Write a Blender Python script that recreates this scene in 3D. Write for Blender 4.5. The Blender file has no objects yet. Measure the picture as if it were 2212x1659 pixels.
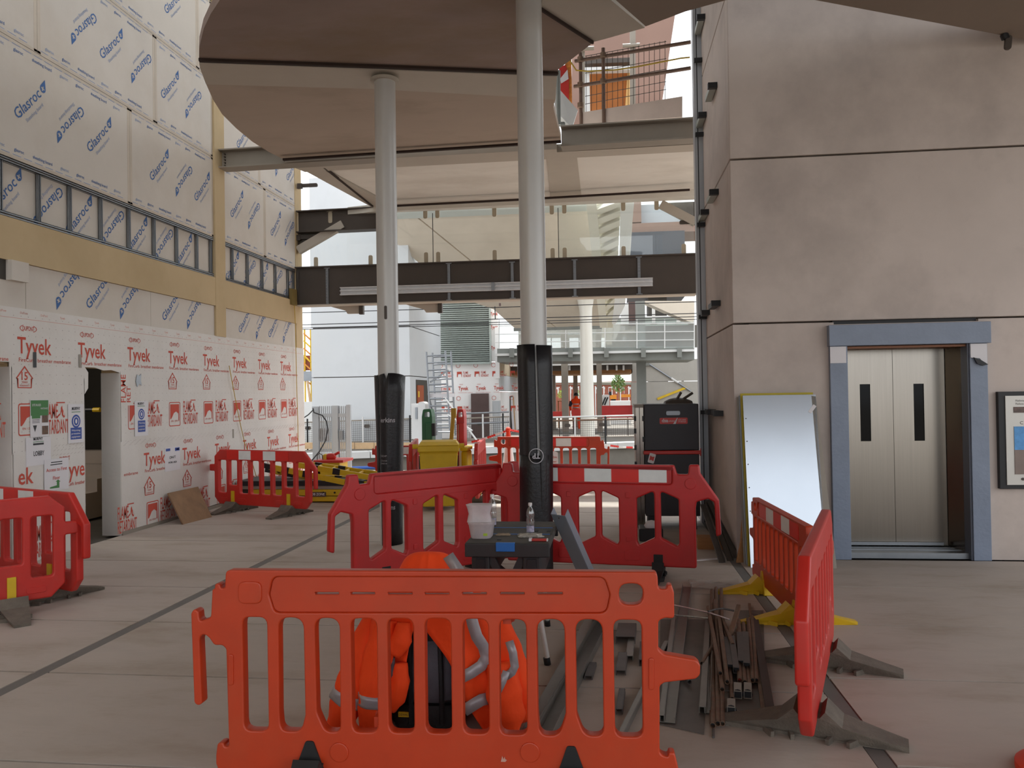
import bpy, math, random
from mathutils import Vector, Matrix
from mathutils.geometry import tessellate_polygon
random.seed(7)
S = bpy.context.scene
COL = S.collection
PI = math.pi
# ------------------------------------------------------------------ camera
FPX, YAW, PITCH, ROLL, EYE = 1758.0, .11822, .012226, -.015329, 1.65
CF = Vector((-math.sin(YAW)*math.cos(PITCH), math.cos(YAW)*math.cos(PITCH), math.sin(PITCH)))
_r0 = Vector((math.cos(YAW), math.sin(YAW), 0)); _u0 = _r0.cross(CF)
CR = _r0*math.cos(ROLL) + _u0*math.sin(ROLL)
CU = _u0*math.cos(ROLL) - _r0*math.sin(ROLL)
EYEP = Vector((0, 0, EYE))
cam = bpy.data.cameras.new('camera'); cam.sensor_width = 36; cam.sensor_fit = 'HORIZONTAL'
cam.lens = FPX*36/2212; cam.clip_start = .05; cam.clip_end = 400
camo = bpy.data.objects.new('camera', cam); COL.objects.link(camo)
camo.matrix_world = Matrix(((CR.x, CU.x, -CF.x, 0), (CR.y, CU.y, -CF.y, 0), (CR.z, CU.z, -CF.z, EYE), (0, 0, 0, 1)))
S.camera = camo
# ------------------------------------------------------------------ world, sun, exposure
w = bpy.data.worlds.new('overcast_sky'); S.world = w; w.use_nodes = True
nt = w.node_tree; nt.nodes.clear()
out = nt.nodes.new('ShaderNodeOutputWorld'); bg = nt.nodes.new('ShaderNodeBackground')
bg.inputs[0].default_value = (.93, .965, 1.0, 1); bg.inputs[1].default_value = 1.25
nt.links.new(bg.outputs[0], out.inputs[0])
sun = bpy.data.lights.new('sun', 'SUN'); sun.energy = 4.6; sun.angle = math.radians(2); sun.color = (1, .97, .92)
suno = bpy.data.objects.new('sun', sun); COL.objects.link(suno); suno.location = (0, 0, 20)
suno.rotation_euler = Vector((.03, -.53, -.85)).to_track_quat('-Z', 'Y').to_euler()
vs = S.view_settings
S.display_settings.display_device = 'sRGB'
vs.view_transform = 'Standard'; vs.look = 'None'; vs.gamma = 1; vs.use_curve_mapping = False
vs.exposure = 0.6
S.cycles.max_bounces = 8; S.cycles.diffuse_bounces = 5; S.cycles.glossy_bounces = 3
S.cycles.transparent_max_bounces = 12; S.cycles.transmission_bounces = 4
S.cycles.sample_clamp_indirect = 6
S.cycles.use_denoising = True
S.cycles.caustics_reflective = False; S.cycles.caustics_refractive = False
# ------------------------------------------------------------------ measuring: where a sight line meets a real plane
def ray(u, v): return CF + CR*((u-1106)/FPX) - CU*((v-829.5)/FPX)
def _on(u, v, ax, val):
    d = ray(u, v); return EYEP + d*((val-EYEP[ax])/d[ax])
def onX(u, v, x): return _on(u, v, 0, x)
def onY(u, v, y): return _on(u, v, 1, y)
def onZ(u, v, z=0): return _on(u, v, 2, z)
def onPlane(u, v, p, n):
    d = ray(u, v); return EYEP + d*((p-EYEP).dot(n)/d.dot(n))
# ------------------------------------------------------------------ materials
def lin(c):
    if isinstance(c, str): c = [int(c[i:i+2], 16)/255 for i in (0, 2, 4)]
    return tuple((x/12.92 if x <= .04045 else ((x+.055)/1.055)**2.4) for x in c)
MATS = {}
def mat(name, c, rough=.6, metal=0, var=.10, scale=3.0, bump=0, stain=None, stain_amt=.5, stain_scale=.7, trans=0, spec=.5, stretch=None, sheen=0):
    if name in MATS: return MATS[name]
    m = bpy.data.materials.new(name); m.use_nodes = True; MATS[name] = m
    t = m.node_tree; b = t.nodes['Principled BSDF']; L = t.links
    b.inputs['Roughness'].default_value = rough; b.inputs['Metallic'].default_value = metal
    b.inputs['Specular IOR Level'].default_value = spec
    base = (*lin(c), 1); b.inputs['Base Color'].default_value = base
    co = t.nodes.new('ShaderNodeTexCoord'); mp = t.nodes.new('ShaderNodeMapping'); L.new(co.outputs['Object'], mp.inputs[0])
    if stretch: mp.inputs['Scale'].default_value = stretch
    col = None
    if var or stain:
        nz = t.nodes.new('ShaderNodeTexNoise'); nz.inputs['Scale'].default_value = scale; nz.inputs['Detail'].default_value = 5
        nz.inputs['Roughness'].default_value = .6
        L.new(mp.outputs[0], nz.inputs['Vector'])
        mx = t.nodes.new('ShaderNodeMix'); mx.data_type = 'RGBA'
        r = t.nodes.new('ShaderNodeMapRange'); r.inputs[1].default_value = .3; r.inputs[2].default_value = .7
        L.new(nz.outputs['Fac'], r.inputs[0]); L.new(r.outputs[0], mx.inputs['Factor'])
        mx.inputs['A'].default_value = tuple(x*(1-var) for x in base[:3])+(1,)
        mx.inputs['B'].default_value = tuple(min(1, x*(1+var)) for x in base[:3])+(1,)
        col = mx.outputs['Result']
        if stain:
            n2 = t.nodes.new('ShaderNodeTexNoise'); n2.inputs['Scale'].default_value = stain_scale; n2.inputs['Detail'].default_value = 8
            n2.inputs['Roughness'].default_value = .65
            L.new(mp.outputs[0], n2.inputs['Vector'])
            r2 = t.nodes.new('ShaderNodeMapRange'); r2.inputs[1].default_value = .48; r2.inputs[2].default_value = .72; r2.inputs[4].default_value = stain_amt
            L.new(n2.outputs['Fac'], r2.inputs[0])
            m2 = t.nodes.new('ShaderNodeMix'); m2.data_type = 'RGBA'; L.new(r2.outputs[0], m2.inputs['Factor'])
            L.new(col, m2.inputs['A']); m2.inputs['B'].default_value = (*lin(stain), 1); col = m2.outputs['Result']
        L.new(col, b.inputs['Base Color'])
        if bump:
            bp = t.nodes.new('ShaderNodeBump'); bp.inputs['Strength'].default_value = bump; bp.inputs['Distance'].default_value = .02
            n3 = t.nodes.new('ShaderNodeTexNoise'); n3.inputs['Scale'].default_value = scale*8; n3.inputs['Detail'].default_value = 4
            L.new(mp.outputs[0], n3.inputs['Vector']); L.new(n3.outputs['Fac'], bp.inputs['Height']); L.new(bp.outputs[0], b.inputs['Normal'])
    if trans:
        tr = t.nodes.new('ShaderNodeBsdfTransparent'); ms = t.nodes.new('ShaderNodeMixShader'); o = t.nodes['Material Output']
        ms.inputs[0].default_value = trans; L.new(b.outputs[0], ms.inputs[1]); L.new(tr.outputs[0], ms.inputs[2]); L.new(ms.outputs[0], o.inputs[0])
    return m
def glass_mat(name, tint=(.94, .97, .95), gl=.08, haze=0):
    m = bpy.data.materials.new(name); m.use_nodes = True; t = m.node_tree; t.nodes.clear(); L = t.links
    o = t.nodes.new('ShaderNodeOutputMaterial'); tr = t.nodes.new('ShaderNodeBsdfTransparent'); g = t.nodes.new('ShaderNodeBsdfGlossy')
    tr.inputs[0].default_value = (*tint, 1); g.inputs['Roughness'].default_value = .02
    ms = t.nodes.new('ShaderNodeMixShader'); ms.inputs[0].default_value = gl
    L.new(tr.outputs[0], ms.inputs[1]); L.new(g.outputs[0], ms.inputs[2])
    last = ms
    if haze:
        df = t.nodes.new('ShaderNodeBsdfDiffuse'); df.inputs[0].default_value = (.8, .82, .84, 1)
        m2 = t.nodes.new('ShaderNodeMixShader'); m2.inputs[0].default_value = haze
        L.new(ms.outputs[0], m2.inputs[1]); L.new(df.outputs[0], m2.inputs[2]); last = m2
    L.new(last.outputs[0], o.inputs[0]); MATS[name] = m
    return m
# ------------------------------------------------------------------ mesh builder
class MB:
    def __init__(s): s.v = []; s.f = []; s.mi = []
    def add(s, vs, fs, mi=0):
        k = len(s.v); s.v += [Vector(x) for x in vs]; s.f += [tuple(i+k for i in f) for f in fs]; s.mi += [mi]*len(fs); return s
    def box(s, x0, y0, z0, x1, y1, z1, mi=0):
        x0, x1 = sorted((x0, x1)); y0, y1 = sorted((y0, y1)); z0, z1 = sorted((z0, z1))
        return s.add([(x0,y0,z0),(x1,y0,z0),(x1,y1,z0),(x0,y1,z0),(x0,y0,z1),(x1,y0,z1),(x1,y1,z1),(x0,y1,z1)],
              [(0,3,2,1),(4,5,6,7),(0,1,5,4),(1,2,6,5),(2,3,7,6),(3,0,4,7)], mi)
    def bar(s, p0, p1, w_, h_, up=(0, 0, 1), mi=0):
        p0 = Vector(p0); p1 = Vector(p1); d = (p1-p0).normalized(); up = Vector(up)
        a = d.cross(up)
        if a.length < 1e-5: a = d.cross(Vector((0, 1, 0)))
        a.normalize(); b = a.cross(d)
        vs = [p+a*i*w_/2+b*j*h_/2 for p in (p0, p1) for i, j in ((-1,-1),(1,-1),(1,1),(-1,1))]
        return s.add(vs, [(0,1,2,3),(7,6,5,4),(0,4,5,1),(1,5,6,2),(2,6,7,3),(3,7,4,0)], mi)
    def tube(s, p0, p1, r, n=10, r2=None, cap=True, mi=0):
        p0 = Vector(p0); p1 = Vector(p1); d = (p1-p0).normalized(); r2 = r if r2 is None else r2
        a = d.cross(Vector((0, 0, 1)))
        if a.length < 1e-4: a = Vector((1, 0, 0))
        a.normalize(); b = d.cross(a)
        ang = [2*PI*i/n for i in range(n)]
        vs = [p0+(a*math.cos(t)+b*math.sin(t))*r for t in ang]+[p1+(a*math.cos(t)+b*math.sin(t))*r2 for t in ang]
        fs = [(i, (i+1) % n, n+(i+1) % n, n+i) for i in range(n)]
        if cap: fs += [tuple(range(n-1, -1, -1)), tuple(range(n, 2*n))]
        return s.add(vs, fs, mi)
    def hollow(s, p0, p1, r, ri, n=10, mi=0):
        p0 = Vector(p0); p1 = Vector(p1); d = (p1-p0).normalized(); a = d.cross(Vector((0, 0, 1)))
        if a.length < 1e-4: a = Vector((1, 0, 0))
        a.normalize(); b = d.cross(a); off = 0 if n != 4 else PI/4
        ring = lambda p, q: [p+(a*math.cos(2*PI*i/n+off)+b*math.sin(2*PI*i/n+off))*q for i in range(n)]
        vs = ring(p0, r)+ring(p1, r)+ring(p0, ri)+ring(p1, ri); fs = []
        for i in range(n):
            j = (i+1) % n
            fs += [(i, j, n+j, n+i), (2*n+j, 2*n+i, 3*n+i, 3*n+j), (j, i, 2*n+i, 2*n+j), (n+i, n+j, 3*n+j, 3*n+i)]
        return s.add(vs, fs, mi)
    def path(s, pts, r, n=6, mi=0):
        pts = [Vector(p) for p in pts]; m = len(pts); vs = []; fs = []; prev = None
        for i, p in enumerate(pts):
            d = (pts[min(i+1, m-1)]-pts[max(i-1, 0)]).normalized()
            a = d.cross(Vector((0, 0, 1))) if prev is None else prev-d*prev.dot(d)
            if a.length < 1e-4: a = Vector((1, 0, 0))-d*d.x
            a.normalize(); prev = a; b = d.cross(a)
            vs += [p+(a*math.cos(2*PI*k/n)+b*math.sin(2*PI*k/n))*r for k in range(n)]
        for i in range(m-1):
            for k in range(n):
                fs.append((i*n+k, i*n+(k+1) % n, (i+1)*n+(k+1) % n, (i+1)*n+k))
        fs += [tuple(range(n-1, -1, -1)), tuple(range((m-1)*n, m*n))]
        return s.add(vs, fs, mi)
    def lathe(s, prof, c, n=16, mi=0, sx=1, sy=1):
        c = Vector(c); vs = []; fs = []
        for r, z in prof: vs += [c+Vector((r*math.cos(2*PI*k/n)*sx, r*math.sin(2*PI*k/n)*sy, z)) for k in range(n)]
        for i in range(len(prof)-1):
            for k in range(n): fs.append((i*n+k, i*n+(k+1) % n, (i+1)*n+(k+1) % n, (i+1)*n+k))
        fs += [tuple(range(n-1, -1, -1)), tuple(range((len(prof)-1)*n, len(prof)*n))]
        return s.add(vs, fs, mi)
    def prism(s, poly, fr, t, holes=(), mi=0, z0=None):
        """flat polygon (2D, in frame fr) given thickness t, from n = z0 (default -t) to z0+t"""
        o, a, b, n = fr; z0 = -t if z0 is None else z0
        loops = [list(poly)]+[list(h) for h in holes]
        tri = tessellate_polygon([[Vector((x, y, 0)) for x, y in l] for l in loops])
        flat = [q for l in loops for q in l]; k = len(flat)
        top = [o+a*x+b*y+n*(z0+t) for x, y in flat]; bot = [o+a*x+b*y+n*z0 for x, y in flat]
        fs = []
        for tr in tri:
            (x0, y0), (x1, y1), (x2, y2) = [flat[i] for i in tr]
            if (x1-x0)*(y2-y0)-(x2-x0)*(y1-y0) < 0: tr = tr[::-1]
            fs.append(tuple(tr)); fs.append(tuple(i+k for i in tr[::-1]))
        st = 0
        for li, l in enumerate(loops):
            m = len(l); ar = sum(l[i][0]*l[(i+1) % m][1]-l[(i+1) % m][0]*l[i][1] for i in range(m))
            ccw = (ar > 0) == (li == 0)
            for i in range(m):
                p, q = st+i, st+(i+1) % m
                fs.append((p, p+k, q+k, q) if ccw else (q, q+k, p+k, p))
            st += m
        return s.add(top+bot, fs, mi)
    def geo(s, g, fr, x=0, y=0, sc=1, rot=0, z=0, mi=0, sy=None):
        """place cached 2D geometry (verts (x,y,z), faces) in a frame"""
        o, a, b, n = fr; c, sn = math.cos(rot), math.sin(rot); sy = sc if sy is None else sy
        vs = []
        for px, py, pz in g[0]:
            px *= sc; py *= sy
            vs.append(o+a*(x+px*c-py*sn)+b*(y+px*sn+py*c)+n*(z+pz))
        return s.add(vs, g[1], mi)
    def text(s, string, fr, x, y, h, wid=None, rot=0, z=.002, bold=0, mi=0, centre=False):
        """lettering with cap height h (and width wid) standing on baseline point (x, y)"""
        g = text_geo(string, bold); sy = h/.69; sx = sy if wid is None else wid/max(g[2], 1e-4)
        if centre:
            x -= g[2]*sx/2*math.cos(rot); y -= g[2]*sx/2*math.sin(rot)
        return s.geo(g, fr, x, y, sx, rot, z, mi, sy)
    def build(s, name, m, parent=None, smooth=False, bevel=0, bseg=2, kind=None, loc=None):
        if name.startswith('printed_'): kind = 'stuff'
        me = bpy.data.meshes.new(name)
        off = Vector((0, 0, 0))
        if parent is not None:
            off = world_loc(parent)
        elif loc is not None: off = Vector(loc)
        me.from_pydata([v-off for v in s.v], [], s.f)
        for mm in (m if isinstance(m, (list, tuple)) else [m]): me.materials.append(mm)
        if any(s.mi): me.polygons.foreach_set('material_index', s.mi)
        if smooth: me.polygons.foreach_set('use_smooth', [True]*len(me.polygons))
        me.update()
        ob = bpy.data.objects.new(name, me); COL.objects.link(ob)
        if parent is not None: ob.parent = parent
        elif loc is not None: ob.location = loc
        if smooth == 'auto':
            pass
        if bevel:
            bm_ = ob.modifiers.new('bevel', 'BEVEL'); bm_.width = bevel; bm_.segments = bseg; bm_.limit_method = 'ANGLE'; bm_.angle_limit = math.radians(40)
        if kind: ob['kind'] = kind
        return ob
def world_loc(o):
    l = Vector((0, 0, 0))
    while o is not None: l += Vector(o.location); o = o.parent
    return l
def autosmooth(ob, deg=40):
    me = ob.data
    me.polygons.foreach_set('use_smooth', [True]*len(me.polygons))
    try: me.set_sharp_from_angle(angle=math.radians(deg))
    except Exception: pass
    return ob
_T = {}
def text_geo(string, bold=0):
    key = (string, bold)
    if key in _T: return _T[key]
    cu = bpy.data.curves.new('t', 'FONT'); cu.body = string; cu.size = 1; cu.resolution_u = 2; cu.offset = bold; cu.fill_mode = 'FRONT' if hasattr(cu, 'fill_mode') else cu.fill_mode
    ob = bpy.data.objects.new('t', cu); COL.objects.link(ob)
    me = ob.to_mesh(); vs = [tuple(v.co) for v in me.vertices]; fs = [tuple(p.vertices) for p in me.polygons]
    ob.to_mesh_clear(); bpy.data.objects.remove(ob); bpy.data.curves.remove(cu)
    if vs:
        x0 = min(v[0] for v in vs); wd = max(v[0] for v in vs)-x0
        vs = [(v[0]-x0, v[1], 0) for v in vs]
    else: wd = 1
    _T[key] = (vs, fs, wd); return _T[key]
def plate_geo(poly, holes=(), t=.05, bev=.008, res=1):
    """hollow-moulded plastic plate: rounded edges, real holes; z from -t/2 to t/2"""
    cu = bpy.data.curves.new('c', 'CURVE'); cu.dimensions = '2D'; cu.fill_mode = 'BOTH'
    cu.extrude = max(t/2-bev, 0); cu.bevel_depth = bev; cu.bevel_resolution = res; cu.offset = -bev
    for p in [poly]+list(holes):
        sp = cu.splines.new('POLY'); sp.points.add(len(p)-1); sp.use_cyclic_u = True
        for i, (x, y) in enumerate(p): sp.points[i].co = (x, y, 0, 1)
    ob = bpy.data.objects.new('c', cu); COL.objects.link(ob); me = ob.to_mesh()
    g = ([tuple(v.co) for v in me.vertices], [tuple(p.vertices) for p in me.polygons], 1)
    ob.to_mesh_clear(); bpy.data.objects.remove(ob); bpy.data.curves.remove(cu)
    return g
def rnd(poly, r, seg=4):
    """round the corners of a 2D polygon"""
    out = []; n = len(poly)
    for i in range(n):
        p = Vector(poly[i]); a = Vector(poly[i-1])-p; b = Vector(poly[(i+1) % n])-p
        la, lb = a.length, b.length
        if la < 1e-6 or lb < 1e-6: continue
        ang = a.angle(b)
        if ang > 2.9: out.append(tuple(p)); continue
        d = min(r/math.tan(ang/2), la*.45, lb*.45)
        p0 = p+a*(d/la); p2 = p+b*(d/lb)
        for k in range(seg+1):
            t = k/seg; out.append(tuple(p0*(1-t)**2+p*2*t*(1-t)+p2*t*t))
    return out
def rect(x0, y0, x1, y1): return [(x0, y0), (x1, y0), (x1, y1), (x0, y1)]
def vframe(p0, p1):
    """vertical plane through two ground points seen from the front: a along p0->p1, b up, n towards the viewer side"""
    o = Vector((p0[0], p0[1], 0)); a = (Vector((p1[0], p1[1], 0))-o).normalized(); b = Vector((0, 0, 1)); return (o, a, b, a.cross(b))
def px(fr, *pts):
    """points seen in the photograph, as 2D coordinates on the plane of frame fr"""
    o, a, b, n = fr; r = []
    for u, v in pts:
        q = onPlane(u, v, o, n)-o; r.append((q.dot(a), q.dot(b)))
    return r
def at(fr, x, y, z=0): o, a, b, n = fr; return o+a*x+b*y+n*z
LW = (Vector((-5.93, 0, 0)), Vector((0, 1, 0)), Vector((0, 0, 1)), Vector((1, 0, 0)))     # left wall face: (y, z)
def FW(y): return (Vector((0, y, 0)), Vector((1, 0, 0)), Vector((0, 0, 1)), Vector((0, -1, 0)))   # faces the viewer: (x, z)
# ------------------------------------------------------------------ things
def tag(o, label=None, cat=None, group=None, kind=None):
    if label: o['label'] = label
    if cat: o['category'] = cat
    if group: o['group'] = group
    if kind: o['kind'] = kind
    return o
def thing(name, label, cat, loc=(0, 0, 0), group=None):
    o = bpy.data.objects.new(name, None); COL.objects.link(o); o.location = loc; o.empty_display_size = .1
    return tag(o, label, cat, group)
def struct(o): o['kind'] = 'structure'; return o
def sroot(name, loc=(0, 0, 0)):
    o = bpy.data.objects.new(name, None); COL.objects.link(o); o.location = loc; o.empty_display_size = .1
    return struct(o)
def dup(root, loc=None, rotz=None, label=None, group=None, scale=None):
    r = root.copy(); COL.objects.link(r)
    if loc is not None: r.location = loc
    if rotz is not None: r.rotation_euler = (0, 0, rotz)
    if scale is not None: r.scale = scale
    if label: r['label'] = label
    if group: r['group'] = group
    for ch in list(root.children):
        c = ch.copy(); COL.objects.link(c); c.parent = r
        for g in list(ch.children):
            d = g.copy(); COL.objects.link(d); d.parent = c
    return r
# ------------------------------------------------------------------ palette
M_conc = mat('precast_concrete', 'c6b9b1', .8, var=.06, scale=1.6, bump=.05, stain='958a84', stain_amt=.5, stain_scale=.9)
M_floor = mat('concrete_paving', 'b4a89e', .75, var=.06, scale=2.2, bump=.06, stain='86745f', stain_amt=.6, stain_scale=1.1, stretch=(1, 2.2, 1))
M_joint = mat('joint_dark', '5a544e', .9, var=.15)
M_strip = mat('floor_strip', '6e6a66', .7, var=.1)
M_board = mat('sheathing_board', 'cfc7bd', .85, var=.03, scale=2, stain='b9ab98', stain_amt=.35, stain_scale=.8)
M_tan = mat('tan_render', 'c2ab86', .85, var=.05, scale=1.5, stain='a99168', stain_amt=.4)
M_blue = mat('blue_print', '44699f', .8, var=0)
M_blue2 = mat('pale_blue_print', '8f9fbe', .8, var=0)
M_red = mat('red_print', 'c4503f', .8, var=0)
M_red2 = mat('pale_red_print', 'd79a8e', .8, var=0)
M_mem = mat('breather_membrane', 'd8d3cd', .55, var=.03, scale=3, bump=.12, stain='c9bfb4', stain_amt=.4, stain_scale=1.2)
M_dot = mat('grey_dots', 'b5aca6', .8, var=0)
M_galv = mat('galvanised_steel', '8d9196', .4, .7, var=.08, scale=6)
M_steel = mat('dark_steel', '4b433d', .5, .15, var=.06, scale=3)
M_steel2 = mat('primed_steel', '938b80', .55, .1, var=.05, scale=3)
M_col = mat('silver_column_paint', 'cac9c6', .40, .2, var=.03, scale=3)
M_wrap = mat('black_wrap', '17161a', .42, var=.2, scale=5, bump=.15)
M_white = mat('white_paint', 'e4e3e0', .6, var=.02)
M_black = mat('black_plastic', '16161a', .5, var=.1)
M_rub = mat('recycled_rubber', '6a6258', .85, var=.2, scale=12, bump=.3)
M_rubk = mat('black_rubber', '201f20', .75, var=.2, scale=12)
M_yel = mat('yellow_plastic', 'd6b01e', .5, var=.08, scale=6)
M_org = mat('orange_barrier_plastic', 'bd3c18', .42, var=.08, scale=5, stain='b45030', stain_amt=.35, stain_scale=3)
M_redb = mat('red_barrier_plastic', 'c22b22', .42, var=.08, scale=5, stain='b8574c', stain_amt=.3, stain_scale=3)
M_dred = mat('dark_red_barrier_plastic', 'bb2424', .42, var=.08, scale=5, stain='8c3a33', stain_amt=.3, stain_scale=3)
M_refw = mat('white_reflective', 'e3e6e4', .35, var=.06, scale=8)
M_refr = mat('red_reflective', 'd92519', .35, var=.06, scale=8)
M_hv = mat('hi_vis_orange', 'ff4a08', .8, var=.05, scale=6, bump=.12)
M_tape = mat('silver_tape', 'a9a6ab', .35, .2, var=.08, scale=20)
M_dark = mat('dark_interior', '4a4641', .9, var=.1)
M_paper = mat('paper', 'dcd9dc', .6, var=.02)
M_plyd = mat('stained_soffit_ply', '93817a', .8, var=.12, scale=1.5, stain='7d6745', stain_amt=.6, stain_scale=.8, stretch=(.5, 1, 1))
M_ply = mat('soffit_board', 'b5a698', .8, var=.06, scale=1.2, stain='8a7a6a', stain_amt=.5, stain_scale=.9, stretch=(.5, 1, 1))
M_ply2 = mat('soffit_steel_band', 'b9b1a5', .6, var=.04, scale=2)
M_ss = mat('brushed_stainless', '938d85', .22, .95, var=.05, scale=2, stretch=(30, 30, .6))
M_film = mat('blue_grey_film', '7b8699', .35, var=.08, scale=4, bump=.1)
M_wood = mat('plywood', 'a8784c', .8, var=.15, scale=3, stretch=(1, 1, 6))
M_glass = glass_mat('clear_glass', (.975, .985, .98), .05)
M_glassb = glass_mat('balustrade_glass', (.93, .95, .94), .04)
M_glassd = glass_mat('dusty_glass', (.93, .96, .95), .06, .10)
# ================================================================== FLOOR
floor = MB().box(-9.2, -3.99, -.35, 6.49, 17.6, -.03).build('floor', M_joint); struct(floor)
out_ = MB().box(-70, -80, -.4, 70, -4.0, -.05).box(6.5, -4.0, -.4, 70, 17.6, -.05).build('ground', mat('outside_paving', '8d877f', .85, var=.12, scale=.6)); struct(out_)
def slab_field(xs, ys, z=0):
    for i in range(len(xs)-1):
        for j in range(len(ys)-1):
            MB().box(xs[i]+.006, ys[j]+.010, -.03, xs[i+1]-.006, ys[j+1]-.010, z).build('floor_slab', M_floor, floor)
ysL = [-4, -1.6, .15, 1.25, 2.36, 3.46, 4.60, 5.70, 6.77, 7.86, 8.98, 10.13, 11.3, 12.45, 13.6, 14.9, 16.2, 17.6]
ysR = [-4, -1.6, .35, 1.5, 2.62, 3.74, 4.85, 5.95, 7.09, 8.2]
slab_field([-5.93, -3.50], ysL); slab_field([-3.42, 1.14], ysL)
slab_field([1.22, 3.85, 6.5], ysR); slab_field([1.22, 4.0], [10.6, 12.4, 14.9, 17.6])
s = MB().box(-3.50, -4, -.03, -3.42, 17.6, -.004).build('trim_1', M_strip); struct(s)
s = MB().box(1.14, -4, -.03, 1.22, 17.6, -.004).build('trim_2', M_strip); struct(s)
# ================================================================== LEFT WALL
D1 = (8.60, 9.29, 2.02); D2 = (6.75, 7.48, 2.03)
wl = MB()
for y0, y1, z0, z1 in ((-4, D2[0], 0, 2.03), (D2[1], D1[0], 0, 2.03), (D1[1], 15.3, 0, 2.03), (-4, 15.3, 2.03, 3.5), (-4, 15.3, 4.09, 9.0)):
    wl.box(-6.16, y0, z0, -5.965, y1, z1)
wl.box(-6.16, -4, 3.5, -6.02, 15.3, 4.09)
wall_left = wl.build('wall_left', M_tan); struct(wall_left)
MB().box(-5.97, -4, 3.06, -5.905, 15.02, 3.49).build('fascia_beam', M_tan, wall_left)
MB().box(-5.97, 11.73, 2.60, -5.90, 12.05, 9.0).build('post', M_tan, wall_left)
MB().box(-5.97, 14.98, 2.60, -5.92, 15.30, 6.4).build('post', M_tan, wall_left)
# printed sheathing boards
M_jt = mat('taped_joint', 'c4b8a9', .85, var=.08, scale=3)
drop_g = None
def drop_logo():
    pts = []
    for k in range(13):
        t = -PI*1.22+PI*1.44*k/12+0; pts.append((.5*math.cos(t+0)*.9, .5*math.sin(t)))
    # teardrop: round bottom, pointed top
    arc = [(.42*math.cos(t), .42*math.sin(t)) for t in [math.radians(d) for d in range(150, 391, 20)]]
    poly = arc+[(0, 1.05)]
    cross = [(-.07, -.26), (.07, -.26), (.07, -.07), (.26, -.07), (.26, .07), (.07, .07), (.07, .26), (-.07, .26), (-.07, .07), (-.26, .07), (-.26, -.07), (-.07, -.07)]
    tri = tessellate_polygon([[Vector((x, y, 0)) for x, y in poly], [Vector((x, y, 0)) for x, y in cross]])
    return ([(x, y, 0) for x, y in poly+cross], [tuple(t) for t in tri], 1)
DROP = drop_logo()
def board(y0, y1, z0, z1, marks, X=-5.93, edge=True):
    """one sheathing board with its printed lettering; marks = list of (y, z, inverted)"""
    b = MB().box(X-.035, y0+.003, z0+.003, X, y1-.003, z1-.003).build('sheathing_board', M_board, wall_left)
    fr = (Vector((X, 0, 0)), *LW[1:]); L = MB()
    a = math.radians(46.5)
    for y, z, inv in marks:
        r = a+(PI if inv else 0); c, s_ = math.cos(r), math.sin(r)
        L.text('Glasroc', fr, y, z, .104, .51, r, .002, .008)
        L.text('Sheathing board', fr, y+.10*c+.085*s_, z+.10*s_-.085*c, .036, .36, r, .002, .004, 1)
        # drop and dot past the last letter
        dx, dy = .585, .045
        L.geo(DROP, fr, y+dx*c-dy*s_, z+dx*s_+dy*c, .105, (-.30 if not inv else PI-.30), .002)
        L.text('o', fr, y+.53*c-.075*s_, z+.53*s_+.075*c, .018, None, r, .002, 0, 1)
    if edge:
        for y_, w_ in ((y1, .05), (y0, .05)): MB().box(X, max(y_-w_, y0+.003) if y_ == y1 else y_+.003, z0+.01, X+.0012, y_-.003 if y_ == y1 else y_+w_, z1-.01).build('joint_tape', M_jt, b)
        for z_ in (z0+.003, z1-.035): MB().box(X, y0+.003, z_, X+.0012, y1-.003, z_+.032).build('joint_tape', M_jt, b)
        for zz in (z0+.10, z1-.10):
            y = y0+.12; k = 0
            while y < y1-.30:
                t_ = ('glasroc', 'glasroc', 'sheathing board')[k % 3]; wd = (.14, .14, .30)[k % 3]
                L.text(t_, fr, y, zz-.012, .034, wd, 0, .002, .01, 0 if k % 3 else 1); y += wd+.13; k += 1
        for zz in (z0+.045, z1-.045):
            y = y0+.05
            while y < y1-.16:
                L.add([at(fr, y, zz, .0015), at(fr, y+.12, zz, .0015), at(fr, y+.12, zz+.007, .0015), at(fr, y, zz+.007, .0015)], [(0, 1, 2, 3)], 1); y += .16
    if L.f: L.build('printed_lettering', [M_blue, M_blue2], b)
def run(y0, y1, z0, z1, first, zoff=.42, phase=0, X=-5.93, edge=True):
    ms = []; k = -40
    while True:
        y = first+1.158*k
        if y > y1: break
        if y > y0+.02 and y+.45 < y1: ms.append((y, z0+zoff, False))
        yi = y+1.0          # an inverted print starts at its upper right end
        if yi-.42 > y0 and yi < y1-.02: ms.append((yi, z0+zoff+.50, True))
        k += 1
    board(y0, y1, z0, z1, ms, X, edge)
for a_, b_, f_ in ((4.76, 7.16, 7.61), (7.16, 9.56, 7.61), (9.56, 11.73, 10.06), (12.05, 13.6, 12.35), (13.6, 15.25, 13.9)): run(a_, b_, 4.10, 5.32, f_)
for a_, b_, f_ in ((5.5, 7.9, 6.71), (7.9, 10.15, 9.02), (10.15, 11.73, 10.35), (12.05, 13.4, 12.6), (13.4, 15.25, 13.5)): run(a_, b_, 5.32, 6.50, f_, .39)
for a_, b_, f_ in ((6.5, 8.9, 7.1), (8.9, 11.3, 9.3), (11.3, 11.73, 20)): run(a_, b_, 6.50, 7.70, f_, .42)
run(8.2, 11.73, 7.70, 8.9, 8.6)
for a_, b_, f_ in ((4.9, 7.7, 6.4), (7.7, 10.0, 8.73), (10.0, 11.73, 10.33), (12.05, 15.0, 12.60)): run(a_, b_, 2.55, 3.06, f_, .145, edge=False)
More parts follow.
